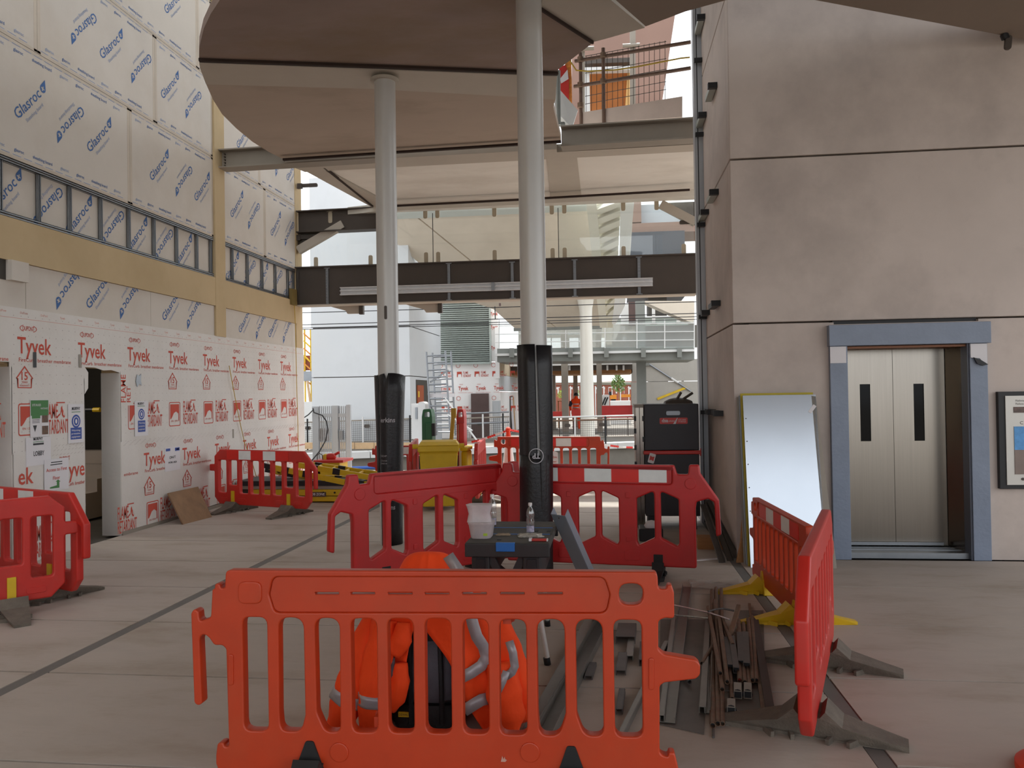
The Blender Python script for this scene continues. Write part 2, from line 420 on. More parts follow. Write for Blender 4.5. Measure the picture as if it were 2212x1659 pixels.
# stud bay: recessed boards behind a galvanised stud frame
def bay(y0, y1, studs, tag_):
    ms = []
    y = y0+.2
    k = 0
    while y < y1-.4:
        if k % 2 == 0: ms.append((y, 3.50, False))
        else: ms.append((y+.42, 4.02, True))
        y += .575; k += 1
    board(y0, y1, 3.49, 4.10, ms, -5.975, edge=False)
    fr = tag_
    for z0, z1 in ((3.495, 3.545), (4.045, 4.095)):
        MB().box(-6.0, y0, z0, -5.925, y1, z0+.006).box(-6.0, y0, z1-.006, -5.925, y1, z1).box(-5.931, y0, z0, -5.925, y1, z0+.018).box(-5.931, y0, z1-.018, -5.925, y1, z1).build('track', M_galv, fr)
    for y in studs:
        MB().box(-5.97, y-.020, 3.545, -5.966, y+.020, 4.045).box(-5.97, y-.020, 3.545, -5.935, y-.017, 4.045).box(-5.938, y-.020, 3.545, -5.935, y-.008, 4.045).box(-5.97, y+.017, 3.545, -5.935, y+.020, 4.045).box(-5.938, y+.008, 3.545, -5.935, y+.020, 4.045).build('stud', M_galv, fr)
f1 = thing('stud_frame', 'long galvanised stud frame set into the printed wall left of the tan post', 'frame', (-5.95, 9.5, 3.5))
bay(4.8, 11.72, [5.1, 5.67, 6.24, 6.81, 7.38, 7.93, 8.43, 8.99, 9.56, 10.13, 10.70, 11.26, 11.68], f1)
f2 = thing('stud_frame', 'short galvanised stud frame between tan post and dark cross beam', 'frame', (-5.95, 13.5, 3.5))
bay(12.06, 14.97, [12.1, 12.39, 12.94, 13.52, 14.08, 14.66, 14.93], f2)
# breather membrane sheets
XM = -5.915
MF = (Vector((XM, 0, 0)), *LW[1:])
def sheet(poly, name='membrane_sheet', x=XM):
    return MB().prism(poly, (Vector((x, 0, 0)), *LW[1:]), .012).build(name, M_mem, wall_left)
up = sheet([(4.5, 2.03), (D2[1]-.03, 2.045), (D2[1]-.01, 1.12), (D1[0], 1.12), (D1[0]+.01, 1.72), (D1[0]+.075, 1.79), (D1[0]+.08, 1.97), (D1[0]+.02, 2.03), (8.8, 2.03), (8.97, 2.0), (9.12, 2.01), (9.30, 1.98), (9.31, 1.1), (15.315, 1.1), (15.315, 2.60), (11, 2.605), (7, 2.595), (4.5, 2.60)])
lo1 = sheet([(D2[1]+.01, .0), (D1[0]-.005, .0), (D1[0]-.005, 1.14), (D2[1]+.01, 1.14)], x=XM+.004)
lo2 = sheet([(9.29, .02), (12.0, .06), (15.315, .05), (15.315, 1.16), (9.29, 1.14)], x=XM+.004)
lo0 = sheet([(4.5, 0), (6.74, 0), (6.74, 2.05), (4.5, 2.05)])
for (yy, d, z1) in ((D1[0]+.006, -1, 1.9), (D1[1]-.006, 1, 1.98), (D2[1]-.006, 1, 2.0)):       # sheet folded into the openings
    MB().box(-6.16, yy-.004, 0, XM, yy+.004, z1).build('membrane_return', M_mem, wall_left)
def house(L, y, z, s_=.10, mi=0):
    o = [(-1, 0), (-1, 1.05), (-1.25, 1.0), (0, 2.3), (1.25, 1.0), (1, 1.05), (1, 0)]
    i_ = [(x*.88, .1+q*.86) for x, q in o]
    tri = tessellate_polygon([[Vector((x, q, 0)) for x, q in o], [Vector((x, q, 0)) for x, q in i_]])
    L.geo(([(x, q, 0) for x, q in o+i_], [tuple(t) for t in tri], 1), MF, y, z, s_, 0, L.z, mi)
    L.text('15', MF, y, z+.085*s_/.1, .08*s_/.1, None, 0, L.z, .015, mi, centre=True); L.text('YEARS', MF, y, z+.05*s_/.1, .022*s_/.1, None, 0, L.z, 0, mi, centre=True); L.text('WARRANTY', MF, y, z+.018*s_/.1, .018*s_/.1, None, 0, L.z, 0, mi, centre=True)
def icon(L, y, z, w_=.29, h=.33):
    fr = MF; t = .012
    o = rnd(rect(0, 0, w_, h), .03, 3); i_ = rnd(rect(t, t, w_-t, h-t), .022, 3)
    tri = tessellate_polygon([[Vector((x, q, 0)) for x, q in o], [Vector((x, q, 0)) for x, q in i_]])
    L.geo(([(x, q, 0) for x, q in o+i_], [tuple(q) for q in tri], 1), fr, y, z, 1, 0, L.z)
    p = [(.03, .10), (.03, h-.03), (w_-.03, h-.03), (w_-.03, .07), (w_-.05, .07), (w_-.05, .17), (w_*.62, .20), (w_*.42, .18), (w_*.28, .13), (.05, .10)]
    tri = tessellate_polygon([[Vector((x, q, 0)) for x, q in p]])
    L.geo(([(x, q, 0) for x, q in p], [tuple(q) for q in tri], 1), fr, y, z, 1, 0, L.z)
    L.text('EN 13501', fr, y+.06, z+.06, .024, w_-.13, 0, L.z)
def flame(L, y, z, only=None):
    if only != 2:
        L.text('FLAME', MF, y, z+.165, .155, .225, 0, L.z, .01)
        L.text('RETARDANT', MF, y, z, .15, .40, 0, L.z, .01)
    L.add([at(MF, y+.20, z+.325, L.z), at(MF, y+.34, z+.325, L.z), at(MF, y+.34, z+.338, L.z), at(MF, y+.20, z+.338, L.z)], [(0, 1, 2, 3)])
    pts = [(.205, .175), (.23, .20), (.262, .215), (.275, .25), (.272, .275), (.295, .30), (.30, .265), (.315, .24), (.31, .20), (.33, .185), (.335, .23), (.338, .175), (.32, .165), (.29, .195), (.285, .24), (.262, .20), (.235, .18)]
    tri = tessellate_polygon([[Vector((x, q, 0)) for x, q in pts]])
    L.geo(([(x, q, 0) for x, q in pts], [tuple(q) for q in tri], 1), MF, y, z, 1, 0, L.z)
def tyvek(L, y, z, fire=True):
    L.text('Tyvek', MF, y, z, .165, .505, 0, L.z, .012)
    L.text('DUPONT', MF, y+.075, z+.235, .045, .17, 0, L.z, .008, centre=False)
    e = [(math.cos(2*PI*k/20), math.sin(2*PI*k/20)) for k in range(20)]
    for a0, a1 in ((6, 14), (-4, 4)):
        q = [e[k % 20] for k in range(a0+1, a1)]
        rr = [(x*.125, c*.042) for x, c in q]; ri = [(x*.116, c*.036) for x, c in q]
        n = len(q)
        L.geo(([(x, c, 0) for x, c in rr+ri], [(i, i+1, n+i+1, n+i) for i in range(n-1)], 1), MF, y+.16, z+.257, 1, 0, L.z)
    if fire: L.text('FireCurb. breather membrane', MF, y+.02, z-.085, .040, .80, 0, L.z, .004)
def dots(L, y0, y1, z0, z1, avoid=()):
    y = y0
    while y < y1:
        z = z0
        while z < z1:
            if not any(a[0] < y < a[1] and a[2] < z < a[3] for a in avoid):
                L.add([at(MF, y, z, .0012), at(MF, y+.012, z, .0012), at(MF, y+.012, z+.008, .0012), at(MF, y, z+.008, .0012)], [(0, 1, 2, 3)], 2)
            z += .098
        y += .105
L = MB(); L.z = .002
P0 = 7.555
for k in range(-2, 9):
    y = P0+.945*k
    if y+.5 > 15.3: break
    tyvek(L, y, 2.14, True)
    if abs(k-1) > .5 and k != 2: house(L, y+.10, 1.785)
    elif k == 1: pass
    if k != 1: icon(L, y+.005, 1.30) if k < 1 else icon(L, y+.003, 1.28)
    if k not in (1, 9): flame(L, y+.375, 1.30)
tyvek_last = P0+.945*8
for y0 in range(0): pass
yy = 4.9
while yy < 15.1:
    L.text(('DuPont', 'Tyvek', 'FireCurb')[int(yy*10) % 3], MF, yy, 2.54, .024, None, 0, .002, 0, 1); yy += .30
dots(L, 7.5, 15.3, 1.14, 2.58, avoid=((D1[0]-.02, D1[1]+.04, 0, 2.06),))
z = 2.47
L.add([at(MF, 4.6, 2.49, .0012), at(MF, 15.3, 2.49, .0012), at(MF, 15.3, 2.494, .0012), at(MF, 4.6, 2.494, .0012)], [(0, 1, 2, 3)], 1)
L.build('printed_lettering', [M_red, M_red2, M_dot], up)
L = MB(); L.z = .0065
for k in range(6):
    y = 9.775+.945*k
    if y+.5 > 15.3: continue
    tyvek(L, y, .80, k != 9); house(L, y+.12, .42, .105); icon(L, y+.05, .02, .28, .31)
for k in range(-1, 6): flame(L, 10.15+.945*k, .03)
dots(L, 9.35, 15.3, .08, 1.1)
L.text('embrane', MF, 9.34, .715, .040, .30, 0, L.z, .004)
# grey hatched overlap band
for i in range(150):
    y = 9.33+i*.04
    L.add([at(MF, y, 1.085+.06*(i % 3)/3+.002*(y-9), L.z), at(MF, y+.05, 1.10+.06*(i % 3)/3, L.z), at(MF, y+.05, 1.104+.06*(i % 3)/3, L.z), at(MF, y, 1.089+.06*(i % 3)/3, L.z)], [(0, 1, 2, 3)], 2)
L.build('printed_lettering', [M_red, M_red2, M_dot], lo2)
L = MB(); L.z = .0065
L.text('ek', MF, 7.55, .81, .165, .215, 0, L.z, .012); L.text('yve', MF, 8.32, .81, .165, .27, 0, L.z, .012)
L.text('DUPONT', MF, 8.17, 1.0, .045, .17, 0, L.z, .008)
L.text('FireCurb. breather', MF, 8.23, .715, .040, .36, 0, L.z, .004); L.text('DUPONT', MF, 7.96, .665, .04, .16, 0, L.z, .006)
L.text('FLAME', MF, 7.70, .20, .155, .20, 0, L.z, .01); L.text('RETARDANT', MF, 7.70, .03, .15, .34, 0, L.z, .01)
flame(L, 7.70, .03, 2)
for i in range(26):
    y = 8.05+i*.02
    L.add([at(MF, y, 1.06+.05*(i % 3), L.z), at(MF, y+.035, 1.075+.05*(i % 3), L.z), at(MF, y+.035, 1.079+.05*(i % 3), L.z), at(MF, y, 1.064+.05*(i % 3), L.z)], [(0, 1, 2, 3)], 2)
dots(L, 7.5, 8.57, .06, 1.1)
L.build('printed_lettering', [M_red, M_red2, M_dot], lo1)
L = MB(); L.z = .003     # print running up the strip folded round the doorway
L.text('FLAME', MF, 9.40, 1.62, .10, .34, PI/2, L.z, .01); L.text('RET', MF, 9.50, 1.62, .08, .2, PI/2, L.z, .01)
L.build('printed_lettering', M_red, wall_left)
MB().box(XM-.002, 9.30, 1.58, XM+.0022, 9.56, 2.0).build('membrane_strip', M_mem, wall_left)
# base board and hanging square-section void under the beam at the far left
MB().box(-5.96, 9.30, 0, -5.90, 15.3, .045).build('base_strip', M_steel2, wall_left)
# tape strips
for i, (y, z, h_, l_) in enumerate(((7.80, 2.0, .16, 'black tape strip on red printed membrane, left of the dark doorway'), (8.53, 2.02, .15, 'grey tape strip on membrane at top left corner of dark doorway'), (12.27, 1.02, .14, 'short grey tape strip on membrane above the far red barrier'))):
    tag(MB().prism(rect(-.022, 0, .022, h_), (Vector((XM+.006, y, z)), Vector((0, .999, .04 if i == 0 else -.05)), Vector((0, 0, 1)), Vector((1, 0, 0))), .002, z0=0).build('tape_strip', M_black if i == 0 else M_steel2), l_, 'tape')
tag(MB().prism([(-.06, .05), (-.03, .14), (.02, .12), (.06, .15), (.05, .06), (.07, .0), (.02, .02), (-.03, -.02)], (Vector((XM+.006, 9.67, 1.83)), *LW[1:]), .003, z0=0).build('tape_patch', M_galv), 'crumpled silver tape patch on membrane right of the doorway head', 'tape')
# room behind the doorways
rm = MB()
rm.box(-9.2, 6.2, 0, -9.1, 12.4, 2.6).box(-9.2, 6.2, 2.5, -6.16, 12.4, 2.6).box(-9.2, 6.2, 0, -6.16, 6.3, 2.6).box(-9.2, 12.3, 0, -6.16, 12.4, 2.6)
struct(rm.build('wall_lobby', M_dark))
fill = bpy.data.lights.new('lobby_fill', 'POINT'); fill.energy = 24; fill.shadow_soft_size = .3; fill.color = (1, .93, .8)  # fill light added to lift the dark lobby; no fitting is built
fillo = bpy.data.objects.new('lobby_fill', fill); COL.objects.link(fillo); fillo.location = (-7.4, 9.4, 2.3)
MB().box(-6.40, 6.3, 0, -6.34, 8.5, 2.5).build('door_panel', M_white, wall_left)
st = thing('stair_flight', 'dim concrete stair seen through the doorway in the membrane wall', 'stairs', (-6.9, 10.6, 0))
for i in range(5): MB().box(-8.6, 10.2+i*.27, 0, -7.2, 10.2+(i+1)*.27, .18*(i+1)).build('step', M_conc, st)
hr = thing('handrail', 'black and yellow handrail inside the dark doorway', 'handrail', (-7.2, 10.3, 1.3))
MB().tube((-7.4, 10.3, 1.52), (-6.95, 10.3, 1.52), .03, 8).build('rail', M_black, hr); MB().tube((-6.95, 10.3, 1.52), (-6.85, 10.3, 1.52), .031, 8).build('end_sleeve', M_yel, hr)
# hatch box under the fascia beam, far left
hb = onX(10, 590, -5.93)
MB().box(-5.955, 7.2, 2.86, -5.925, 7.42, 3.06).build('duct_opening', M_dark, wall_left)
MB().box(-5.93, 7.42, 2.86, -5.86, 7.66, 3.06).build('packing_block', M_board, wall_left)
# ------------------------------------------------------------------ paper notices on the membrane
M_green = mat('green_print', '3f7a3e', .6, var=0); M_ink = mat('black_ink', '26262a', .6, var=0); M_sblue = mat('safety_blue', '2a4a9a', .6, var=0)
M_pho = mat('dark_photo_print', '5a3a22', .5, var=.5, scale=30)
def notice(y0, z0, y1, z1, label, fn, x=XM+.008):
    fr = (Vector((x, 0, 0)), *LW[1:]); t = thing('notice', label, 'notice', (x, (y0+y1)/2, z0))
    MB().prism(rect(y0, z0, y1, z1), fr, .004).build('paper', M_paper, t)
    L = MB(); fn(L, fr); L.build('printed_lettering', [M_ink, M_green, M_sblue, M_red, M_pho, M_paper], t)
def q(L, fr, y0, z0, y1, z1, mi, z=.001): L.add([at(fr, y0, z0, z), at(fr, y1, z0, z), at(fr, y1, z1, z), at(fr, y0, z1, z)], [(0, 1, 2, 3)], mi)
def n1(L, fr):
    q(L, fr, 7.73, 1.50, 7.995, 1.66, 1); q(L, fr, 7.745, 1.47, 7.87, 1.50, 1); L.text('SITE RULES', fr, 7.75, 1.60, .022, .13, 0, .002, .01, 5); L.text('MAINTENANCE', fr, 7.875, 1.565, .018, .11, 0, .002, 0, 5)
    q(L, fr, 7.895, 1.425, 7.99, 1.50, 4); q(L, fr, 7.895, 1.30, 7.99, 1.39, 4)
    L.add([at(fr, 7.76, 1.40, .001), at(fr, 7.82, 1.40, .001), at(fr, 7.79, 1.33, .001)], [(0, 2, 1)], 0)
    for i in range(3): q(L, fr, 7.75, 1.455-.015*i, 7.86, 1.46-.015*i, 0)
notice(7.725, 1.28, 8.0, 1.665, 'notice with green heading and dark photos, left of dark doorway', n1)
def n2(L, fr):
    L.text('MURPHY', fr, 8.375, 1.545, .034, .14, 0, .002, .02, 0); q(L, fr, 8.37, 1.52, 8.52, 1.527, 1)
    ring(L, fr, 8.445, 1.42, .075, 2); q(L, fr, 8.35, 1.22, 8.54, 1.35, 2)
    for i, s_ in enumerate(('Warning', 'protective', 'equipment')): L.text(s_, fr, 8.365, 1.31-.035*i, .02, .15, 0, .002, .01, 5)
def ring(L, fr, y, z, r, mi):
    n = 20; o = [(r*math.cos(2*PI*k/n), r*math.sin(2*PI*k/n)) for k in range(n)]
    L.add([at(fr, y+a, z+b, .0012) for a, b in o], [tuple(range(n))], mi)
    L.add([at(fr, y+a*.72, z+b*.72, .0018) for a, b in o], [tuple(range(n))], 5)
    L.add([at(fr, y+a*.55, z+b*.62, .0024) for a, b in o], [tuple(range(n))], mi)
    L.add([at(fr, y+a*.22, z+b*.35, .003) for a, b in o], [tuple(range(n))], 5)
notice(8.315, 1.18, 8.575, 1.61, 'notice with blue mandatory disc beside left edge of dark doorway', n2)
def n3(L, fr):
    L.text('MURPHY', fr, 7.765, 1.245, .030, .14, 0, .002, .02, 0); q(L, fr, 7.76, 1.225, 7.92, 1.231, 1); q(L, fr, 7.76, 1.195, 7.92, 1.215, 0)
    L.text('LOBBY', fr, 7.765, 1.085, .048, .16, 0, .002, .015, 0)
notice(7.66, .985, 8.03, 1.275, 'white sheet reading LOBBY on the membrane left of doorway', n3)
def n4(L, fr):
    L.text('Access to First', fr, 7.945, .90, .035, .33, 0, .002, .012, 3); L.text('Floor', fr, 8.05, .81, .035, .11, 0, .002, .012, 3)
    p = [(8.0, .735), (8.0, .72), (8.15, .715), (8.15, .78), (8.17, .78), (8.13, .805), (8.09, .785), (8.11, .783), (8.11, .745)]
    tri = tessellate_polygon([[Vector((x, z_, 0)) for x, z_ in p]]); L.geo(([(x, z_, 0) for x, z_ in p], [tuple(t) for t in tri], 1), fr, 0, 0, 1, 0, .001, 1)
    q(L, fr, 8.01, .965, 8.2, .975, 0); q(L, fr, 8.02, .99, 8.2, 1.0, 0)
notice(7.92, .69, 8.305, 1.03, 'white sheet reading Access to First Floor with green arrow', n4, x=XM+.014)
def n5(L, fr):
    L.text('MURPHY', fr, 9.645, 1.585, .03, .14, 0, .002, .02, 0); q(L, fr, 9.64, 1.565, 9.80, 1.572, 1)
    ring(L, fr, 9.725, 1.465, .07, 2); q(L, fr, 9.645, 1.24, 9.81, 1.385, 2)
    for i, s_ in enumerate(('Warning', 'protective', 'equipment')): L.text(s_, fr, 9.66, 1.345-.04*i, .02, .135, 0, .002, .01, 5)
notice(9.58, 1.19, 9.87, 1.63, 'plastic covered blue mandatory notice just right of dark doorway', n5)
def n6(L, fr):
    q(L, fr, 10.29, .95, 10.40, .985, 2); q(L, fr, 10.52, .94, 10.64, .985, 2); q(L, fr, 10.55, .955, 10.63, .97, 3)
    L.text('CRAFT', fr, 10.375, .845, .033, .16, 0, .002, .012, 0); L.text('WORK AREA', fr, 10.345, .78, .026, .22, 0, .002, .01, 0)
notice(10.265, .68, 10.655, 1.0, 'white sheet reading CRAFT WORK AREA above leaning plywood board', n6)
# plywood square leaning at the wall foot
pl = MB(); 
c0, c1_, c2_, c3_ = onZ(396, 1133, .0), onZ(458, 1117, .0), onX(428, 1051, -5.80), onX(363, 1065, -5.86)
n_ = (c1_-c0).cross(c3_-c0).normalized()*.018
pl.add([c0, c1_, c2_, c3_, c0-n_, c1_-n_, c2_-n_, c3_-n_], [(0, 1, 2, 3), (7, 6, 5, 4), (0, 4, 5, 1), (1, 5, 6, 2), (2, 6, 7, 3), (3, 7, 4, 0)])
tag(pl.build('plywood_board', mat('weathered_ply', '8f6f52', .8, var=.2, scale=4, stain='6b5a48', stain_amt=.6, stain_scale=3), loc=(c0+c1_)/2), 'weathered square plywood board leaning against the printed membrane', 'board')
# ================================================================== RIGHT TOWER
wr = MB().box(1.40, 8.42, 0, 2.30, 10.4, 9).box(3.41, 8.42, 0, 7, 10.4, 9).box(2.30, 8.42, 2.06, 3.41, 10.4, 9).box(2.30, 9.2, 0, 3.41, 10.4, 2.06)
wall_right = wr.build('wall_right', M_conc); struct(wall_right)
rows = [(0, 2.300), (2.318, 3.933), (3.951, 5.60), (5.618, 7.3), (7.318, 9)]
for i, (z0, z1) in enumerate(rows):
    m = MB()
    if i == 0:
        m.box(1.23, 8.25, 0, 2.30, 8.43, 2.06).box(3.41, 8.25, 0, 7, 8.43, 2.06).box(1.23, 8.25, 2.06, 7, 8.43, 2.28)
        m.box(1.23, 8.25, 2.28, 2.19, 8.43, 2.30).box(3.52, 8.25, 2.28, 7, 8.43, 2.30)
    else: m.box(1.23, 8.25, z0, 7, 8.43, z1)
    m.box(1.23, 8.43, z0, 1.41, 10.42, z1)
    m.build('precast_panel', M_conc, wall_right, bevel=.008 if i else 0)
MB().box(2.19, 8.30, 2.281, 3.52, 8.43, 2.317).build('slot_shadow_gap', M_black, wall_right)
MB().box(1.395, 8.40, 0, 1.41, 10.4, 9).build('backing', M_joint, wall_right)
# curtain wall channel at the far edge of the tower
M_lch = mat('light_channel', 'b4b8bd', .4, .25, var=.04)
ch = thing('curtain_wall_channel', 'tall grey metal channel along the far edge of concrete tower', 'channel', (1.2, 10.55, 0))
for x0, x1, c_, n_ in ((1.13, 1.165, M_lch, 'channel_flange'), (1.165, 1.177, M_black, 'gasket'), (1.177, 1.236, M_lch, 'channel_flange'), (1.236, 1.243, M_black, 'gasket'), (1.243, 1.33, M_lch, 'channel_web')):
    MB().box(x0, 10.45, .0, x1, 10.62, 8.0).build(n_, c_, ch)
# brackets standing off the side face: (pixel of the head)
BR = ('topmost, near the roof edge', 'the right one just above the upper joint', 'the left one just above the upper joint', 'the right one just under the upper joint', 'the left one just under the upper joint', 'the right one just above the lower joint', 'the left one just above the lower joint', 'middle of the low row', 'right end of the low row', 'small one level with the upper steel beam', 'small one level with the main dark beam', 'small one between main beam and site chest', 'left end of the low row', 'small one close to the roof edge')
for i, (u, v) in enumerate(((1523, 37), (1549, 185), (1526, 248), (1552, 415), (1531, 458), (1556, 655), (1533, 675), (1546, 890), (1562, 893), (1516, 300), (1518, 494), (1521, 689), (1524, 889), (1511, 150))):
    p = onX(u, v, 1.23); p.y = min(p.y, 10.36)
    t = thing('glass_bracket', 'black bracket on the tower side, ' + BR[i], 'bracket', p, 'glass brackets on the tower side')
    big = i < 9
    s_ = 1 if big else .8
    MB().box(1.13, p.y-.03*s_, p.z-.03*s_, 1.23, p.y+.03*s_, p.z+.03*s_).build('head', M_black, t)
    if big: MB().box(1.15, p.y+.03, p.z-.028, 1.22, min(p.y+.42, 10.44), p.z+.028).build('arm', mat('frosted_fin', 'a3aaa2', .5, var=.05) if i < 5 else M_black, t)
# ------------------------------------------------------------------ lift
lift = thing('lift_entrance', 'stainless steel lift doors in concrete tower with film covered surround', 'lift', (2.86, 8.4, 0))
DY = 8.62
xl, xs, xr = onY(1838, 1000, DY).x, onY(1932, 1000, DY).x, onY(2045, 1000, DY).x
for x0, x1 in ((xl-.06, xs-.002), (xs+.002, xr+.04)):
    d = MB(); v0, v1 = (onY(1857, 830, DY), onY(1882, 953, DY)) if x0 < xl else (onY(1973, 829, DY), onY(1998, 952, DY))
    d.prism(rect(x0, .065, x1, 2.06), FW(DY), .03, holes=[rect(v0.x, v1.z, v1.x, v0.z)])
    door = d.build('door', M_ss, lift)
    MB().box(v0.x, DY+.012, v1.z, v1.x, DY+.02, v0.z).build('vision_panel', mat('dark_glass', '08090a', .08, var=0, spec=.12), door)
MB().box(2.125, 8.17, 2.065, 3.60, 8.26, 2.268).build('lintel_cover', M_film, lift, bevel=.004)
MB().box(2.135, 8.20, 0, 2.30, 8.26, 2.065).build('jamb_cover', M_film, lift, bevel=.004)
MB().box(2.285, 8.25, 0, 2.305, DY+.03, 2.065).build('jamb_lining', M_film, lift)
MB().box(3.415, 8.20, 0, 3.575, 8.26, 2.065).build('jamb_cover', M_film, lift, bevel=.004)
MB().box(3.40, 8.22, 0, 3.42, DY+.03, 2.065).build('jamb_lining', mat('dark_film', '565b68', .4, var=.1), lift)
rv = MB().prism([(xr, DY-.012), (3.398, 8.36), (3.405, 8.36), (3.405, DY-.012)], (Vector((0, 0, .06)), Vector((1, 0, 0)), Vector((0, 1, 0)), Vector((0, 0, 1))), 2.0, z0=0).build('reveal_panel', MATS['brushed_stainless'], lift)
MB().box(2.137, 8.192, 1.90, 2.285, 8.2, 2.06).build('torn_film_edge', M_paper, lift)
MB().prism([(3.42, 1.93), (3.42, 2.06), (3.568, 2.06), (3.568, 1.86), (3.54, 1.87), (3.50, 1.92)], FW(8.2), .01, z0=0).build('torn_film_edge', M_paper, lift)
MB().prism([(3.44, 1.93), (3.51, 1.90), (3.568, 1.86), (3.52, 1.85), (3.47, 1.87)], FW(8.19), .02, z0=0).build('film_flap', M_black, lift)
MB().box(2.30, 8.25, 2.04, 3.41, DY, 2.07).build('head_lining', mat('copper_lining', '8c5a3c', .5, var=.1), lift)
MB().box(2.30, 8.28, .0, 3.40, DY+.02, .055).box(2.30, 8.42, .055, 3.40, 8.46, .062).box(2.30, 8.52, .055, 3.40, 8.56, .062).build('sill', M_galv, lift)
MB().box(2.30, DY-.02, .07, 3.3, DY-.012, .10).build('door_skirt', M_galv, lift)
# call panel
cp = thing('lift_call_panel', 'black framed lift call panel on concrete wall right of lift', 'panel', (3.85, 8.25, .68))
MB().box(3.66, 8.20, .68, 4.14, 8.25, 1.60).build('frame', M_black, cp, bevel=.004)
MB().box(3.72, 8.19, .72, 4.08, 8.20, 1.56).build('face_plate', mat('satin_plate', 'c9c6c0', .4, .3, var=.03), cp)
MB().box(3.79, 8.185, 1.40, 3.93, 8.19, 1.455).build('display', mat('display', '5a4038', .2, var=.5, scale=20), cp)
MB().box(3.79, 8.184, .82, 3.92, 8.19, 1.05).build('lower_window', mat('window_film', '84736b', .3, var=.2), cp)
MB().box(3.79, 8.184, 1.05, 3.92, 8.189, 1.27).build('blue_film', mat('blue_film', '4f93cf', .35, var=.2, scale=14), cp)
L = MB(); L.text('Platform', FW(8.19), 3.81, 1.505, .018, .075, 0, .001); L.text('1', FW(8.19), 3.90, 1.505, .018, None, 0, .001); L.text('Platform exit', FW(8.19), 3.81, 1.475, .018, .11, 0, .001); L.text('C', FW(8.19), 3.845, 1.29, .03, None, 0, .001)
L.build('printed_lettering', M_dark, cp)
MB().tube((3.86, 8.18, .775), (3.86, 8.19, .775), .013, 12).build('key_switch', M_steel, cp); MB().tube((3.945, 8.18, 1.36), (3.945, 8.19, 1.36), .012, 12).build('button', M_redb, cp)
# ------------------------------------------------------------------ sheets leaning beside the lift
fsh = []
def lean(u0, v0, u1, v1, yb, yt, zt, th, col, label, name='leaning_sheet', edge=None, sticker=False):
    p0 = onY(u0, v0, yb); p1 = onY(u1, v1, yb); x0, x1 = p0.x, p1.x
    a = Vector((1, 0, 0)); b = (Vector((0, yt, zt))-Vector((0, yb, 0))).normalized(); n = a.cross(b)
    h = math.hypot(yt-yb, zt); fr = (Vector((x0, yb, 0)), a, b, n)
    t = thing(name, label, 'sheet', (x0, yb, 0), 'metal sheets stacked beside the lift')
    MB().prism(rect(0, 0, x1-x0, h), fr, th).build('panel', col, t)
    if edge:
        MB().prism([(0, 0), (0, h), (x1-x0, h), (x1-x0, h-.02), (.022, h-.02), (.022, 0)], fr, .004, z0=0).build('edge_film', edge, t)
    return fr, t, x1-x0, h
M_alu = mat('coated_aluminium', 'c4ccd6', .22, .75, var=.02)
M_yedge = mat('yellow_edge_film', 'b5a11c', .5, var=.1)
lean(1607, 1222, 1778, 1228, 7.96, 8.21, 1.585, .012, M_steel2, 'rearmost grey metal sheet leaning against concrete beside lift')
lean(1612, 1222, 1780, 1228, 7.92, 8.18, 1.60, .012, M_galv, 'second metal sheet from the wall in leaning stack beside lift')
lean(1616, 1222, 1779, 1228, 7.87, 8.14, 1.62, .012, M_yedge, 'third leaning sheet showing bright yellow film at its edges', edge=M_yedge)
fr_, t_, w_, h_ = lean(1622, 1226, 1786, 1229, 7.80, 8.08, 1.60, .010, M_alu, 'front silver aluminium sheet with small sticker leaning beside lift')
MB().prism([(.60, 1.46), (.655, 1.53), (.68, 1.51), (.625, 1.44)], fr_, .002, z0=0).build('sticker', M_paper, t_)
MB().prism([(w_, 0), (w_+.09, 0), (w_+.0, h_-.02), (w_-.04, h_-.01)], fr_, .02).build('folded_edge', M_steel2, t_)
for k in range(6): MB().tube(at(fr_, .02, .3+.22*k, .0), at(fr_, .02, .3+.22*k, .003), .006, 6).build('rivet', M_steel, t_)
# ================================================================== COLUMNS
def column(x, y, r, top, zt, label, wrapfn):
    t = thing('column', label, 'column', (x, y, 0))
    autosmooth(MB().tube((x, y, 0), (x, y, top), r, 40).build('shaft', M_col, t))
    wrapfn(t, x, y, r); return t
def wrap_sheet(t, x, y, r, zf0, zf1, a0, a1, flare, n=22, m=10, mt=None, name='wrap'):
    """sheet of heavy black film round a column from angle a0 to a1; the edges and the top stand off"""
    mb = MB(); vs = []; fs = []
    for i in range(m+1):
        w_ = i/m
        for k in range(n+1):
            s_ = k/n; z0 = zf0(s_); z1 = zf1(s_); z = z0+(z1-z0)*w_
            rr = r+.006+flare(s_, w_); a = a0(w_)+(a1(w_)-a0(w_))*s_
            vs.append((x+rr*math.cos(a), y+rr*math.sin(a), z))
    for i in range(m):
        for k in range(n): fs.append((i*(n+1)+k, i*(n+1)+k+1, (i+1)*(n+1)+k+1, (i+1)*(n+1)+k))
    mb.add(vs, fs); o = mb.build(name, mt or M_wrap, t, smooth=True)
    so = o.modifiers.new('thick', 'SOLIDIFY'); so.thickness = .004; so.offset = 1
    return o
